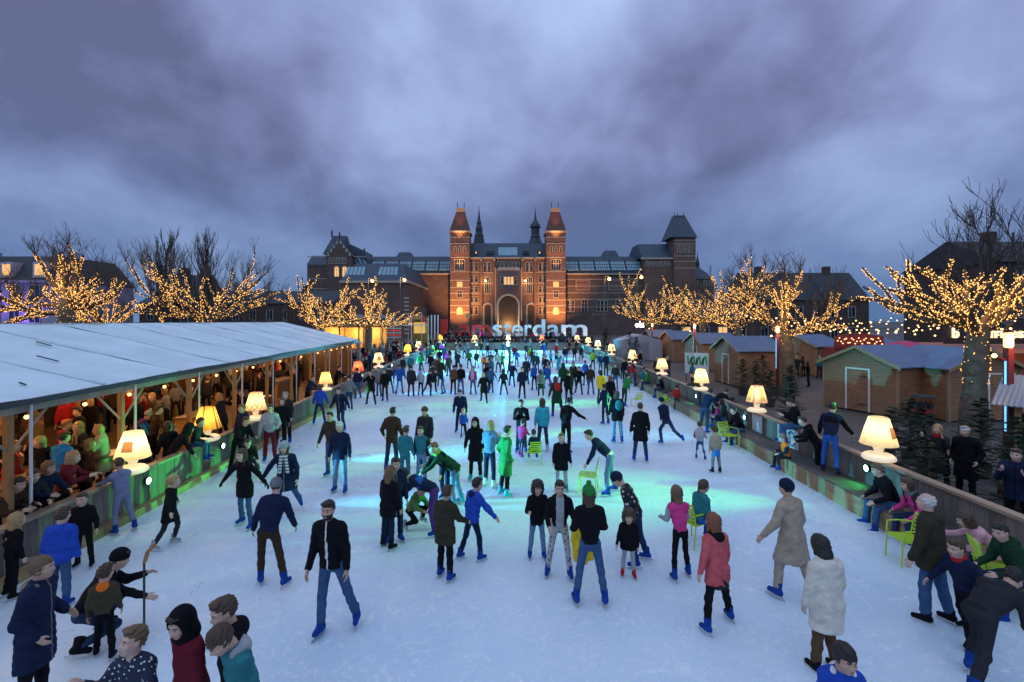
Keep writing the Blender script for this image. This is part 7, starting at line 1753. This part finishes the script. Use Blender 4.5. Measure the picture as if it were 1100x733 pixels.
P(421, 507, 1.80, -8, 'pockets', 'dark_brown', 'dark_denim', ('short', 'dark'), 'man in dark brown jacket seen from behind, left of the teal pair', coat=0.12)
P(435, 521, 1.48, -14, 'stand', 'teal', 'teal', ('short', 'brown'), 'boy in all teal clothes beside the man in dark brown')
P(453, 520, 1.48, 165, 'stand', 'teal', 'light_denim', ('short', 'brown'), 'child in teal vest and pale jeans facing us at centre left', vest='charcoal')
P(457, 503, 1.76, 170, 'stand', 'charcoal', 'black', ('short', 'brown'), 'woman in fur hat standing behind the child in the teal vest', hat=('beanie', 'brown'), scarf=('olive', False))
P(478, 540, 1.60, 150, 'stoop', 'black', 'navy', ('short', 'red'), 'woman in black with green scarf stooping behind the huddle', scarf=('lime', False))
P(495, 466, 1.74, 178, 'stoop', 'navy', 'navy', ('short', 'dark'), 'man in dark blue guiding a small child skating in front of him', over=dict(t=(22, 0, 0), al=(22, 10, 10, .1), ar=(22, 10, 10, .1)))
P(498, 471, 1.02, 178, 'stand', 'blue', 'black', ('short', 'blond'), 'small child in blue skating in front of the man in dark blue')
P(366, 529, 1.76, 176, 'stand', 'navy', 'light_denim', ('short', 'white'), 'white haired person in dark blue jacket and light jeans facing us on the left', coat=0.08, hat=('headband', 'white'), over=dict(l=(4, 6, 4, 8), r=(0, 6, 4, 8)))
P(356, 513, 1.78, 165, 'stand', 'dark_olive', 'denim', ('short', 'dark'), 'man in olive jacket standing close behind the white haired person', hood='olive', over=dict(ar=(2, 22, 10, 0)))
P(343, 456, 1.62, 12, 'wide', 'royal', 'dark_denim', ('long', 'brown'), 'woman in bright blue jacket seen from behind at the left wall')
P(366, 463, 1.72, 172, 'glide', 'navy', 'dark_denim', ('short', 'dark'), 'man in navy coat gliding towards us near the left wall', coat=0.15)
P(375, 442, 1.70, 30, 'glide2', 'grey', 'dark_denim', ('short', 'dark'), 'person in grey top skating away along the left wall', boots='skate_blue')
P(384, 429, 1.68, 40, 'stand', 'navy', 'denim', ('short', 'dark'), 'person in navy standing at the teal stretch of the left wall')
P(290, 496, 1.72, -158, 'stand', 'light_grey', 'maroon', ('short', 'dark'), 'man in pale sweater and dark red trousers at the left wall', fat=1.1, over=dict(al=(20, 20, 80, 0.3)))
P(302, 483, 1.70, -140, 'stand', 'black', 'black', ('long', 'brown'), 'long haired woman in black jacket behind the man in the pale sweater', coat=0.1)
P(308, 476, 1.78, 170, 'stand', 'charcoal', 'black', ('short', 'grey'), 'tall man in charcoal jacket by the left wall past the flowery lamp')
P(255, 507, 1.66, -110, 'lean', 'black', 'black', ('short', 'brown'), 'person in black bending at the gap between the green wall and the flowery lamp', shoe=True, boots='black')
P(266, 512, 1.60, -150, 'crouch', 'black', 'charcoal', ('short', 'dark'), 'person in black crouching to lace skates below the flowery lamp', boots='light_grey')
P(262, 497, 1.74, 160, 'stand', 'navy', 'black', ('short', 'red'), 'person in navy hood standing right of the yellow lamp', hood='navy')
person(at(749, 586) , 1.5, -70, 'sit', 'teal', 'blue', ('pony', 'brown'), 'child in blue seated on the lime chair behind the girl in pink', seat=0.45, lod=0, group=ON_ICE)

# --- farther skaters, row by row
ORD = ['first', 'second', 'third', 'fourth', 'fifth', 'sixth', 'seventh', 'eighth', 'ninth', 'tenth', 'eleventh', 'twelfth', 'thirteenth', 'fourteenth', 'fifteenth', 'sixteenth', 'seventeenth', 'eighteenth', 'nineteenth', 'twentieth',
       'twenty first', 'twenty second', 'twenty third', 'twenty fourth', 'twenty fifth', 'twenty sixth', 'twenty seventh', 'twenty eighth', 'twenty ninth', 'thirtieth', 'thirty first', 'thirty second']
def row(rows, where, group=ON_ICE, z=0.0):
    rows = sorted(rows, key=lambda r: r[0])
    for i, r_ in enumerate(rows):
        px, py, H, hd, pose, top, pants, hair = r_[:8]; kw = r_[8] if len(r_) > 8 else {}
        P(px, py, H, hd, pose, top, pants, hair, 'skater in %s top, %s trousers, %s from left %s' % (top.replace('_', ' '), pants.replace('_', ' '), ORD[i], where), z, group, **kw)
D, Bn = ('short', 'dark'), ('short', 'brown')
row([(398.6, 436, 1.78, 175, 'wide', 'black', 'black', D, dict(coat=0.2, over=dict(al=(60, 14, 90, .4), ar=(60, 14, 90, .4)))), (413.6, 432, 1.74, 172, 'stand', 'black', 'charcoal', D), (429, 425, 1.80, 8, 'glide', 'blue', 'denim', Bn, dict(bag='navy')),
     (441.6, 427, 1.76, 4, 'stand', 'charcoal', 'black', D, dict(coat=0.2)), (452, 426, 1.52, 178, 'stand', 'light_grey', 'black', Bn), (460, 426, 1.50, -40, 'glide2', 'black', 'navy', D), (465.5, 423, 1.80, 20, 'stand', 'dark_brown', 'navy', Bn, dict(coat=0.3)),
     (475.5, 424, 1.62, 90, 'bend', 'navy', 'denim', D, dict(over=dict(t=(40, 0, 0)))), (487, 425, 1.72, -20, 'stand', 'brown', 'black', Bn), (495, 425, 1.76, 0, 'stand', 'black', 'denim', D), (508, 425, 1.66, 170, 'stand', 'magenta', 'denim', ('long', 'brown'), dict(stripe='open')),
     (520, 434, 1.66, 174, 'glide', 'black', 'black', ('long', 'light'), dict(coat=0.3)), (527, 424, 1.64, 10, 'glide2', 'denim', 'dark_denim', D), (541, 425, 1.48, 15, 'wide', 'charcoal', 'black', ('long', 'dark'), {}), (550, 417, 1.72, 172, 'glide', 'navy', 'navy', D),
     (561, 429.6, 1.76, 178, 'pockets', 'navy', 'black', D, dict(coat=0.1)), (574, 420, 1.66, 30, 'stand', 'blue', 'navy', D), (581, 429.6, 1.60, 4, 'stand', 'grey', 'black', ('long', 'brown'), dict(skirt='dark_green', boots='white', bag='charcoal')), (588, 419, 1.66, 10, 'stride', 'blue', 'blue', D),
     (418, 424, 1.70, 20, 'glide', 'charcoal', 'black', D), (407, 427, 1.66, 160, 'stand', 'grey', 'denim', D)], 'in near mid rink row')
row([(598, 449, 1.84, 12, 'glide', 'dark_green', 'navy', ('long', 'brown'), dict(coat=0.3, bag='red')), (611, 435, 1.72, 5, 'stand', 'black', 'black', D, dict(bag='olive')), (605, 426, 1.86, 0, 'stand', 'dark_green', 'black', D, dict(hat=('hoodup', 'dark_green'))), (622, 425, 1.70, 170, 'glide', 'black', 'charcoal', ('long', 'brown')),
     (634.6, 425, 1.74, 5, 'stand', 'dark_brown', 'denim', D), (629, 415, 1.66, 20, 'stand', 'blue', 'navy', D), (645.5, 435, 1.74, -20, 'stand', 'yellow', 'dark_green', ('bob', 'dark'), dict(coat=0.1)), (671, 437, 1.66, -60, 'reach', 'green', 'dark_green', D, dict(over=dict(t=(24, 0, 0)))), (656, 444, 1.70, 15, 'stand', 'black', 'black', ('long', 'red')),
     (616, 418, 1.70, 160, 'stand', 'navy', 'navy', D), (661, 420, 1.66, 170, 'stand', 'charcoal', 'denim', D), (671, 412, 1.7, 120, 'stand', 'black', 'navy', D)], 'in right mid rink group')
row([(472, 395, 1.7, 10, 'stand', 'navy', 'denim', D), (482, 394, 1.78, 170, 'stand', 'navy', 'black', D), (492, 400, 1.76, 175, 'photo', 'charcoal', 'black', D), (504, 397, 1.74, 10, 'glide', 'green', 'dark_green', D), (512, 396, 1.6, 20, 'stand', 'olive', 'olive', ('long', 'blond')),
     (520, 400, 1.5, 170, 'stand', 'orange', 'charcoal', Bn), (527, 401, 1.74, 5, 'arms', 'dark_green', 'dark_green', D, dict(hat=('beanie', 'teal'))), (539.5, 401, 1.66, 10, 'arms', 'green', 'dark_green', D), (555, 395, 1.64, -15, 'glide', 'bright_blue', 'navy', D), (569.6, 391, 1.72, 8, 'stand', 'lime', 'dark_green', D),
     (584.5, 384, 1.7, 170, 'stand', 'blue', 'denim', D), (565.5, 385, 1.7, 20, 'stand', 'charcoal', 'black', D), (607, 391, 1.74, 170, 'stand', 'black', 'denim', D), (617, 389, 1.7, 5, 'stand', 'charcoal', 'black', D), (626, 385, 1.66, 60, 'stand', 'teal', 'light_denim', D), (637, 398, 1.70, 10, 'stand', 'lime', 'black', D), (499, 386, 1.7, 30, 'glide', 'grey', 'charcoal', D),
     (534, 388, 1.7, 100, 'stride', 'navy', 'black', D), (547, 386, 1.72, 10, 'stand', 'teal', 'navy', D), (600, 400, 1.72, 160, 'glide', 'navy', 'black', D), (592, 395, 1.5, 40, 'stand', 'cyan', 'navy', D), (577, 402, 1.7, 150, 'stand', 'charcoal', 'navy', D), (645, 402, 1.7, 30, 'stand', 'navy', 'denim', D), (652, 396, 1.72, 80, 'stand', 'black', 'black', D),
     (441, 405, 1.7, 0, 'stand', 'teal', 'navy', D), (452, 402, 1.72, 20, 'glide', 'green', 'black', D), (433, 408, 1.7, 160, 'stand', 'charcoal', 'denim', D), (463, 404, 1.74, 30, 'stand', 'black', 'black', D), (425, 412, 1.66, 0, 'stand', 'grey', 'navy', D), (470, 409, 1.72, 170, 'stand', 'olive', 'black', D)], 'in far rink row')
# people pressed along the far stretch of the right ledge
for i, (px, top, lb) in enumerate(((676, 'navy', 'person in navy leaning on the far right wall with others'), (682, 'red', 'child in red on the far right ledge'), (690, 'teal', 'person in teal seated on the far right ledge'), (697, 'green', 'person in green seated far right, nearest of the far ledge sitters'), (669, 'charcoal', 'person in charcoal at the far right wall'))):
    PL(px, 1.66, 80 if i % 2 else -60, 'sit' if i in (2, 3) else 'lean', top, 'dark_denim', D, lb, seat=0.455 if i in (2, 3) else None, off=0.45 if i in (2, 3) else 0.95)

# --- crowd on the terrace under the tent
TG = 'guests on the terrace under the tent'
def TP(px, hy, H, hd, pose, top, pants, hair, label, **kw):
    kw.setdefault('shoe', True); kw.setdefault('boots', 'black'); return PH(px, hy, H, hd, pose, top, pants, hair, label, 0.12, TG, **kw)
def TW(px, hd, H, pose, top, pants, hair, label, **kw):
    Y = 8.52 / ((CX - px) / F - 0.04); kw.setdefault('shoe', True); kw.setdefault('boots', 'black'); kw.setdefault('lod', lod_for(H, Y))
    return person(Vector((XL(Y) - 0.47, Y, 0.12)), H, hd, pose, top, pants, hair, label, group=TG, **kw)
TP(11, 477, 1.62, -60, 'pockets', 'red', 'maroon', ('short', 'light'), 'person in red coat beside the grey post at the left edge', coat=0.3)
TP(47, 471, 1.66, 150, 'stand', 'black', 'black', ('bob', 'blond'), 'blond woman in black left of the bright blue jacket', coat=0.1)
TP(65, 468, 1.74, -10, 'stand', 'bright_blue', 'navy', ('short', 'dark'), 'man in bright blue jacket seen from behind under the tent', hood='bright_blue', fat=1.1)
TW(68, -70, 1.62, 'lean', 'maroon', 'black', ('bob', 'blond'), 'blond woman in dark maroon leaning over the near left wall', over=dict(t=(14, 0, 0)))
TW(44, -100, 1.6, 'lean', 'navy', 'black', ('bob', 'light'), 'person in navy beside the blond woman at the near left wall', over=dict(t=(18, 0, 0)))
TW(30, -110, 1.54, 'lean', 'charcoal', 'black', ('short', 'brown'), 'dark figure leaning on the near left wall behind the girl in black', over=dict(t=(18, 0, 0)))
TW(5, -90, 1.52, 'lean', 'dark_brown', 'black', ('short', 'dark'), 'dark figure slouching on the wall at the left edge', over=dict(t=(24, 0, 0)))
TP(88, 455, 1.70, 165, 'phone', 'charcoal', 'black', ('long', 'blond'), 'woman with long golden hair facing us under the tent', scarf=('taupe', True), coat=0.2)
TP(93, 476, 1.50, -20, 'stand', 'dark_brown', 'black', ('long', 'light'), 'long haired person in brown with back to us under the tent', coat=0.2)
TP(112, 458, 1.72, 110, 'hold', 'beige', 'brown', ('bob', 'blond'), 'blond woman in pale coat beside the cream lamp', coat=0.3, scarf=('light_pink', False))
TP(141, 440, 1.66, -60, 'stoop', 'purple', 'black', ('short', 'dark'), 'person in pale knitted hat and purple blue jacket behind the cream lamp', hat=('pompom', 'light_grey'), vest='bright_blue')
TP(165, 438, 1.74, -50, 'hold', 'dark_brown', 'black', ('short', 'brown'), 'man in brown jacket standing over the high table under the tent')
TP(184, 455, 1.62, -40, 'stoop', 'black', 'black', ('hoodup', 'dark'), 'person in black leaning over a stroller behind the left wall', hat=('hoodup', 'black'))
TP(140, 418, 1.80, 175, 'stand', 'red', 'black', ('bob', 'blond'), 'person in red shirt standing deep in the tent', coat=0.05)
TP(157, 424, 1.72, 150, 'stand', 'maroon', 'black', ('short', 'dark'), 'person in maroon sweater beside the red shirt deep in the tent')
TP(239, 424, 1.72, 100, 'hold', 'charcoal', 'black', ('long', 'blond'), 'woman with wavy blond hair in dark coat by the orange counter', coat=0.25)
TP(255, 417, 1.74, 170, 'phone', 'black', 'black', ('short', 'dark'), 'man in black behind the orange counter')
TP(262, 420, 1.66, 150, 'stand', 'black', 'black', ('short', 'brown'), 'dark dressed guest right of the orange counter')
TP(281, 402, 1.74, 160, 'stand', 'black', 'black', ('bob', 'brown'), 'woman in black standing under the tent behind the flowery lamp')
TP(291, 400, 1.80, 165, 'stand', 'charcoal', 'black', ('balding', 'grey'), 'tall bald man in charcoal under the tent')
TP(318, 397, 1.76, 150, 'stand', 'black', 'black', ('short', 'grey'), 'man in black coat under the tent left of the pale yellow lamp', coat=0.2)
TW(331, -90, 1.72, 'lean', 'navy', 'black', ('short', 'brown'), 'person leaning on the left wall beside the pale yellow lamp', over=dict(t=(20, 0, 0)))
TW(361, -90, 1.78, 'lean', 'black', 'black', ('short', 'dark'), 'person in black leaning on the left wall before the red lamp', over=dict(t=(16, 0, 0)))
q_ = Vector((XL(12.75) - 0.02, 12.75, 0)); person(q_, 1.35, -78, 'sit', 'charcoal', 'denim', ('short', 'dark'), 'boy in jeans seated on top of the green lit wall beside the yellow lamp', seat=0.987, lod=0, group=TG)
q_ = Vector((XL(12.3) - 0.4, 12.3, 0.12)); person(q_, 1.55, 60, 'stand', 'black', 'black', ('long', 'dark'), 'dark haired person standing behind the boy seated on the wall', lod=1, group=TG, shoe=True)
tops = ['black', 'charcoal', 'dark_brown', 'maroon', 'navy', 'dark_olive', 'red', 'grey', 'black', 'brown']
tw_rng = random.Random(77); spots = []; GUSED = set()
def guest_look(tp0):
    for _ in range(80):
        hr = (tw_rng.choice(('short', 'bob', 'long')), tw_rng.choice(('dark', 'brown', 'light', 'blond', 'grey', 'red'))); lb = 'guest in %s with %s %s hair in the dim crowd inside the tent' % (tp0.replace('_', ' '), hr[1], hr[0])
        if lb not in GUSED: break
    GUSED.add(lb); return hr, lb
for i in range(34):
    s_ = tw_rng.uniform(0.0, 25); t_ = tw_rng.uniform(2.2, 7.6)
    if any((s_ - a) ** 2 + (t_ - b) ** 2 < 0.55 for a, b in spots): continue
    spots.append((s_, t_)); q_ = tent.matrix_basis @ Vector((-t_, s_, 0.12)); tp0 = tops[i % 10]; hr, lb = guest_look(tp0)
    person(q_, tw_rng.uniform(1.6, 1.84), tw_rng.uniform(-180, 180), tw_rng.choice(('stand', 'pockets', 'phone', 'hold')), tp0, tw_rng.choice(('black', 'charcoal', 'dark_denim')), hr,
           lb, lod=2 if q_.y > 13 else 1, group=lb.replace('guest', 'guests'), shoe=True, boots='black')

# --- packed mass of guests at the back of the tent
def back_guests():
    out_ = []; r_ = random.Random(31); done = []
    while len(out_) < 62:
        s_ = r_.uniform(-1, 25.5); t_ = r_.uniform(3.2, 8.3)
        if any((s_ - a) ** 2 + (t_ - b) ** 2 < 0.25 for a, b in done + spots): continue
        done.append((s_, t_)); q_ = tent.matrix_basis @ Vector((-t_, s_, 0.12))
        person(q_, r_.uniform(1.6, 1.85), r_.uniform(-180, 180), r_.choice(('stand', 'pockets', 'phone')), r_.choice(tops), 'black', (r_.choice(('short', 'bob', 'long')), r_.choice(('dark', 'brown', 'light', 'blond'))), 'guest', lod=2, shoe=True, boots='black')
        out_.append(LASTP[0])
    return out_
BACK = back_guests()

# --- crowd beyond the rink
MASS = []; USED = set()
cr = random.Random(5); pal = ['black', 'charcoal', 'navy', 'dark_brown', 'dark_olive', 'maroon', 'grey', 'black', 'navy', 'black', 'teal', 'red', 'denim', 'beige', 'magenta', 'charcoal']
def crowd(n, fx, where, z=0.0, keep=99, boots='black'):
    done = []; k = 0; tries = 0
    while k < n and tries < n * 20:
        tries += 1; X, Y = fx()
        if any((X - a) ** 2 + (Y - b) ** 2 < 0.30 for a, b in done): continue
        done.append((X, Y)); c0 = pal[cr.randrange(len(pal))]; k += 1
        for _ in range(60):
            hr = (cr.choice(('short', 'short', 'bob', 'long')), cr.choice(('dark', 'brown', 'light', 'blond', 'grey'))); lb = 'onlooker in %s with %s %s hair %s' % (c0.replace('_', ' '), hr[1], hr[0], where)
            if lb not in USED or k > keep: break
            c0 = pal[cr.randrange(len(pal))]
        USED.add(lb)
        person(Vector((X, Y, z)), cr.uniform(1.56, 1.86), cr.uniform(-180, 180), cr.choice(('stand', 'pockets', 'phone', 'stand', 'photo')), c0, cr.choice(('black', 'charcoal', 'dark_denim', 'denim')), hr,
               lb if boots == 'black' else lb.replace('onlooker', 'skater'), lod=2, shoe=boots == 'black', boots=boots, group=lb.replace('onlooker', 'onlookers' if boots == 'black' else 'skaters'))
        if k > keep: MASS.append(LASTP[0])
crowd(80, lambda: (cr.uniform(-13.5, 12.5), cr.uniform(70.5, 71.7)), 'in the crowd behind the far end wall', keep=0)
crowd(46, lambda: (lambda Y: (cr.uniform(XL(Y) + 0.6, XR(Y) - 1.3), Y))(cr.uniform(27, 67)), 'skating in the far half', boots='skate_blue')
crowd(22, lambda: (cr.uniform(-10.5, 12.0), cr.uniform(72.1, 72.5)), 'on the stage before the letters', 1.1, keep=0)
crowd(74, lambda: (lambda Y: (XL(Y) - cr.uniform(0.7, 5.5), Y))(cr.uniform(36, 69)), 'in the crowd beyond the tent', keep=22)
crowd(14, lambda: (lambda Y: (XR(Y) + cr.uniform(0.6, 3.0), Y))(cr.uniform(26, 66)), 'strolling by the chalets behind the wall')
crowd(34, lambda: (cr.uniform(19.5, 34), cr.uniform(24.5, 40)), 'in the market behind the chalets', keep=8)

def merge_mass(objs, name, label, cat):
    Vs = []; Qs = []; Ms = []; n = 0; mats = []; rm = []
    def grab(o, M):
        nonlocal n
        me = o.data; v = np.empty(len(me.vertices) * 3, np.float32); me.vertices.foreach_get('co', v); v = v.reshape(-1, 3); A = np.array(M)
        Vs.append(v @ A[:3, :3].T + A[:3, 3]); q = np.empty(len(me.loops), np.int32); me.loops.foreach_get('vertex_index', q)
        mi = np.empty(len(me.polygons), np.int32); me.polygons.foreach_get('material_index', mi)
        mp = []
        for s_ in o.material_slots:
            if s_.material not in mats: mats.append(s_.material)
            mp.append(mats.index(s_.material))
        Qs.append(q.reshape(-1, 4) + n); Ms.append(np.array(mp)[mi]); n += len(v); rm.append(o)
    for o in objs:
        M = o.matrix_basis.copy(); grab(o, M)
        for c in o.children: grab(c, M @ c.matrix_basis)
    me = np_mesh(name, np.concatenate(Vs), np.concatenate(Qs), mats, np.concatenate(Ms)); q = link(name, me); tag(q, label, cat, kind='stuff')
    for o in rm[::-1]: bpy.data.objects.remove(o)
bpy.context.view_layer.update()
merge_mass(BACK, 'crowd', 'packed mass of guests in warm dim light at the back of the tent', 'crowd')
merge_mass(MASS, 'crowd', 'dense dark crowd of onlookers before the giant letters, beyond the tent and among the stalls', 'crowd')

# --- things people hold
def world_hand(o, side):
    j = o['joints']; b = j[0:3] if side < 0 else j[3:6]; return o.matrix_basis @ Vector(b)
bpy.context.view_layer.update()
hp = world_hand(crm, 1)
st = empty('hockey_stick', (hp.x + 0.03, hp.y - 0.04, 0.02)); tag(st, 'wooden hockey stick held upright, blade up, by the crouching man', 'hockey stick')
MB().tube([(0, 0, 0), (0.0, 0, 1.12)], 0.014, 8).build('shaft', mat('stick_dark', (0.03, 0.022, 0.02), 0.5), st)
MB().hexa([(-0.012, -0.02, 1.10), (0.012, -0.02, 1.10), (0.012, 0.03, 1.10), (-0.012, 0.03, 1.10), (0.03, -0.02, 1.26), (0.06, -0.02, 1.24), (0.06, 0.03, 1.24), (0.03, 0.03, 1.26)]).hexa([(0.03, -0.02, 1.26), (0.06, -0.02, 1.24), (0.06, 0.03, 1.24), (0.03, 0.03, 1.26), (0.13, -0.02, 1.36), (0.15, -0.02, 1.32), (0.15, 0.03, 1.32), (0.13, 0.03, 1.36)]).build('blade', mat('stick_wood', (0.35, 0.18, 0.06), 0.5), st)
# yellow jacket carried over the arm
f = Field((-0.25, -0.15, -0.7), (0.25, 0.15, 0.1), 0.018)
f.fcone('y', (0, 0, 0), (0.05, 0.0, -0.52), 0.10, 0.14, np.eye(3), 1.1, 0.5, 0.04); f.fcone('y', (-0.05, 0.02, -0.05), (-0.10, 0.03, -0.36), 0.07, 0.05, np.eye(3), 0.9, 0.7, 0.04); f.fcone('y', (0.08, -0.01, -0.1), (0.16, 0.0, -0.55), 0.06, 0.05, np.eye(3), 1, 0.6, 0.03)
A_ = f.grp('y'); P_ = f.pts((slice(None),) * 3); A_ += 0.010 * np.sin(P_[..., 0] * 38 + 3 * np.sin(P_[..., 2] * 9))
v_, q2, l_, _ = f.mesh(); hp = world_hand(yw, -1)
yj = link('carried_jacket', np_mesh('carried_jacket', v_, q2, [cloth('yellow')])); yj.location = (hp.x + 0.04, hp.y - 0.05, hp.z + 0.12); tag(yj, 'bright yellow jacket carried by the woman in silver leggings', 'jacket')
# stroller behind the left wall
sl = empty('stroller', (XL(12.1) - 1.0, 12.1, 0.12), R(30)); tag(sl, 'dark baby stroller parked behind the left wall under the tent', 'stroller')
f = Field((-0.35, -0.5, 0.3), (0.35, 0.5, 1.15), 0.03); f.fcone('s', (0, 0.1, 0.55), (0, -0.2, 0.62), 0.24, 0.26, np.eye(3), 0.9, 1.0, 0.05); f.ell('s', (0, -0.22, 0.80), (0.25, 0.28, 0.28), k=0.05); f.ell('s', (0, 0.12, 0.86), (0.2, 0.26, 0.2), sub=True)
v_, q2, l_, _ = f.mesh(); link('seat', np_mesh('seat', v_, q2, [cloth('charcoal')]), sl)
for x in (-0.26, 0.26):
    for y in (-0.3, 0.35):
        w_ = MB().lathe([(0.10, -0.02), (0.13, -0.02), (0.13, 0.02), (0.10, 0.02), (0.10, -0.02)], seg=16).build('wheel', M_house, sl); w_.location = (x, y, 0.13); w_.rotation_euler = (0, R(90), 0)
    MB().tube([(x, 0.35, 0.13), (x, -0.1, 0.6), (x, -0.55, 1.05)], 0.014, 6).build('frame', M_white, sl)
MB().tube([(-0.26, -0.55, 1.05), (0.26, -0.55, 1.05)], 0.018, 6).build('handle', M_house, sl)
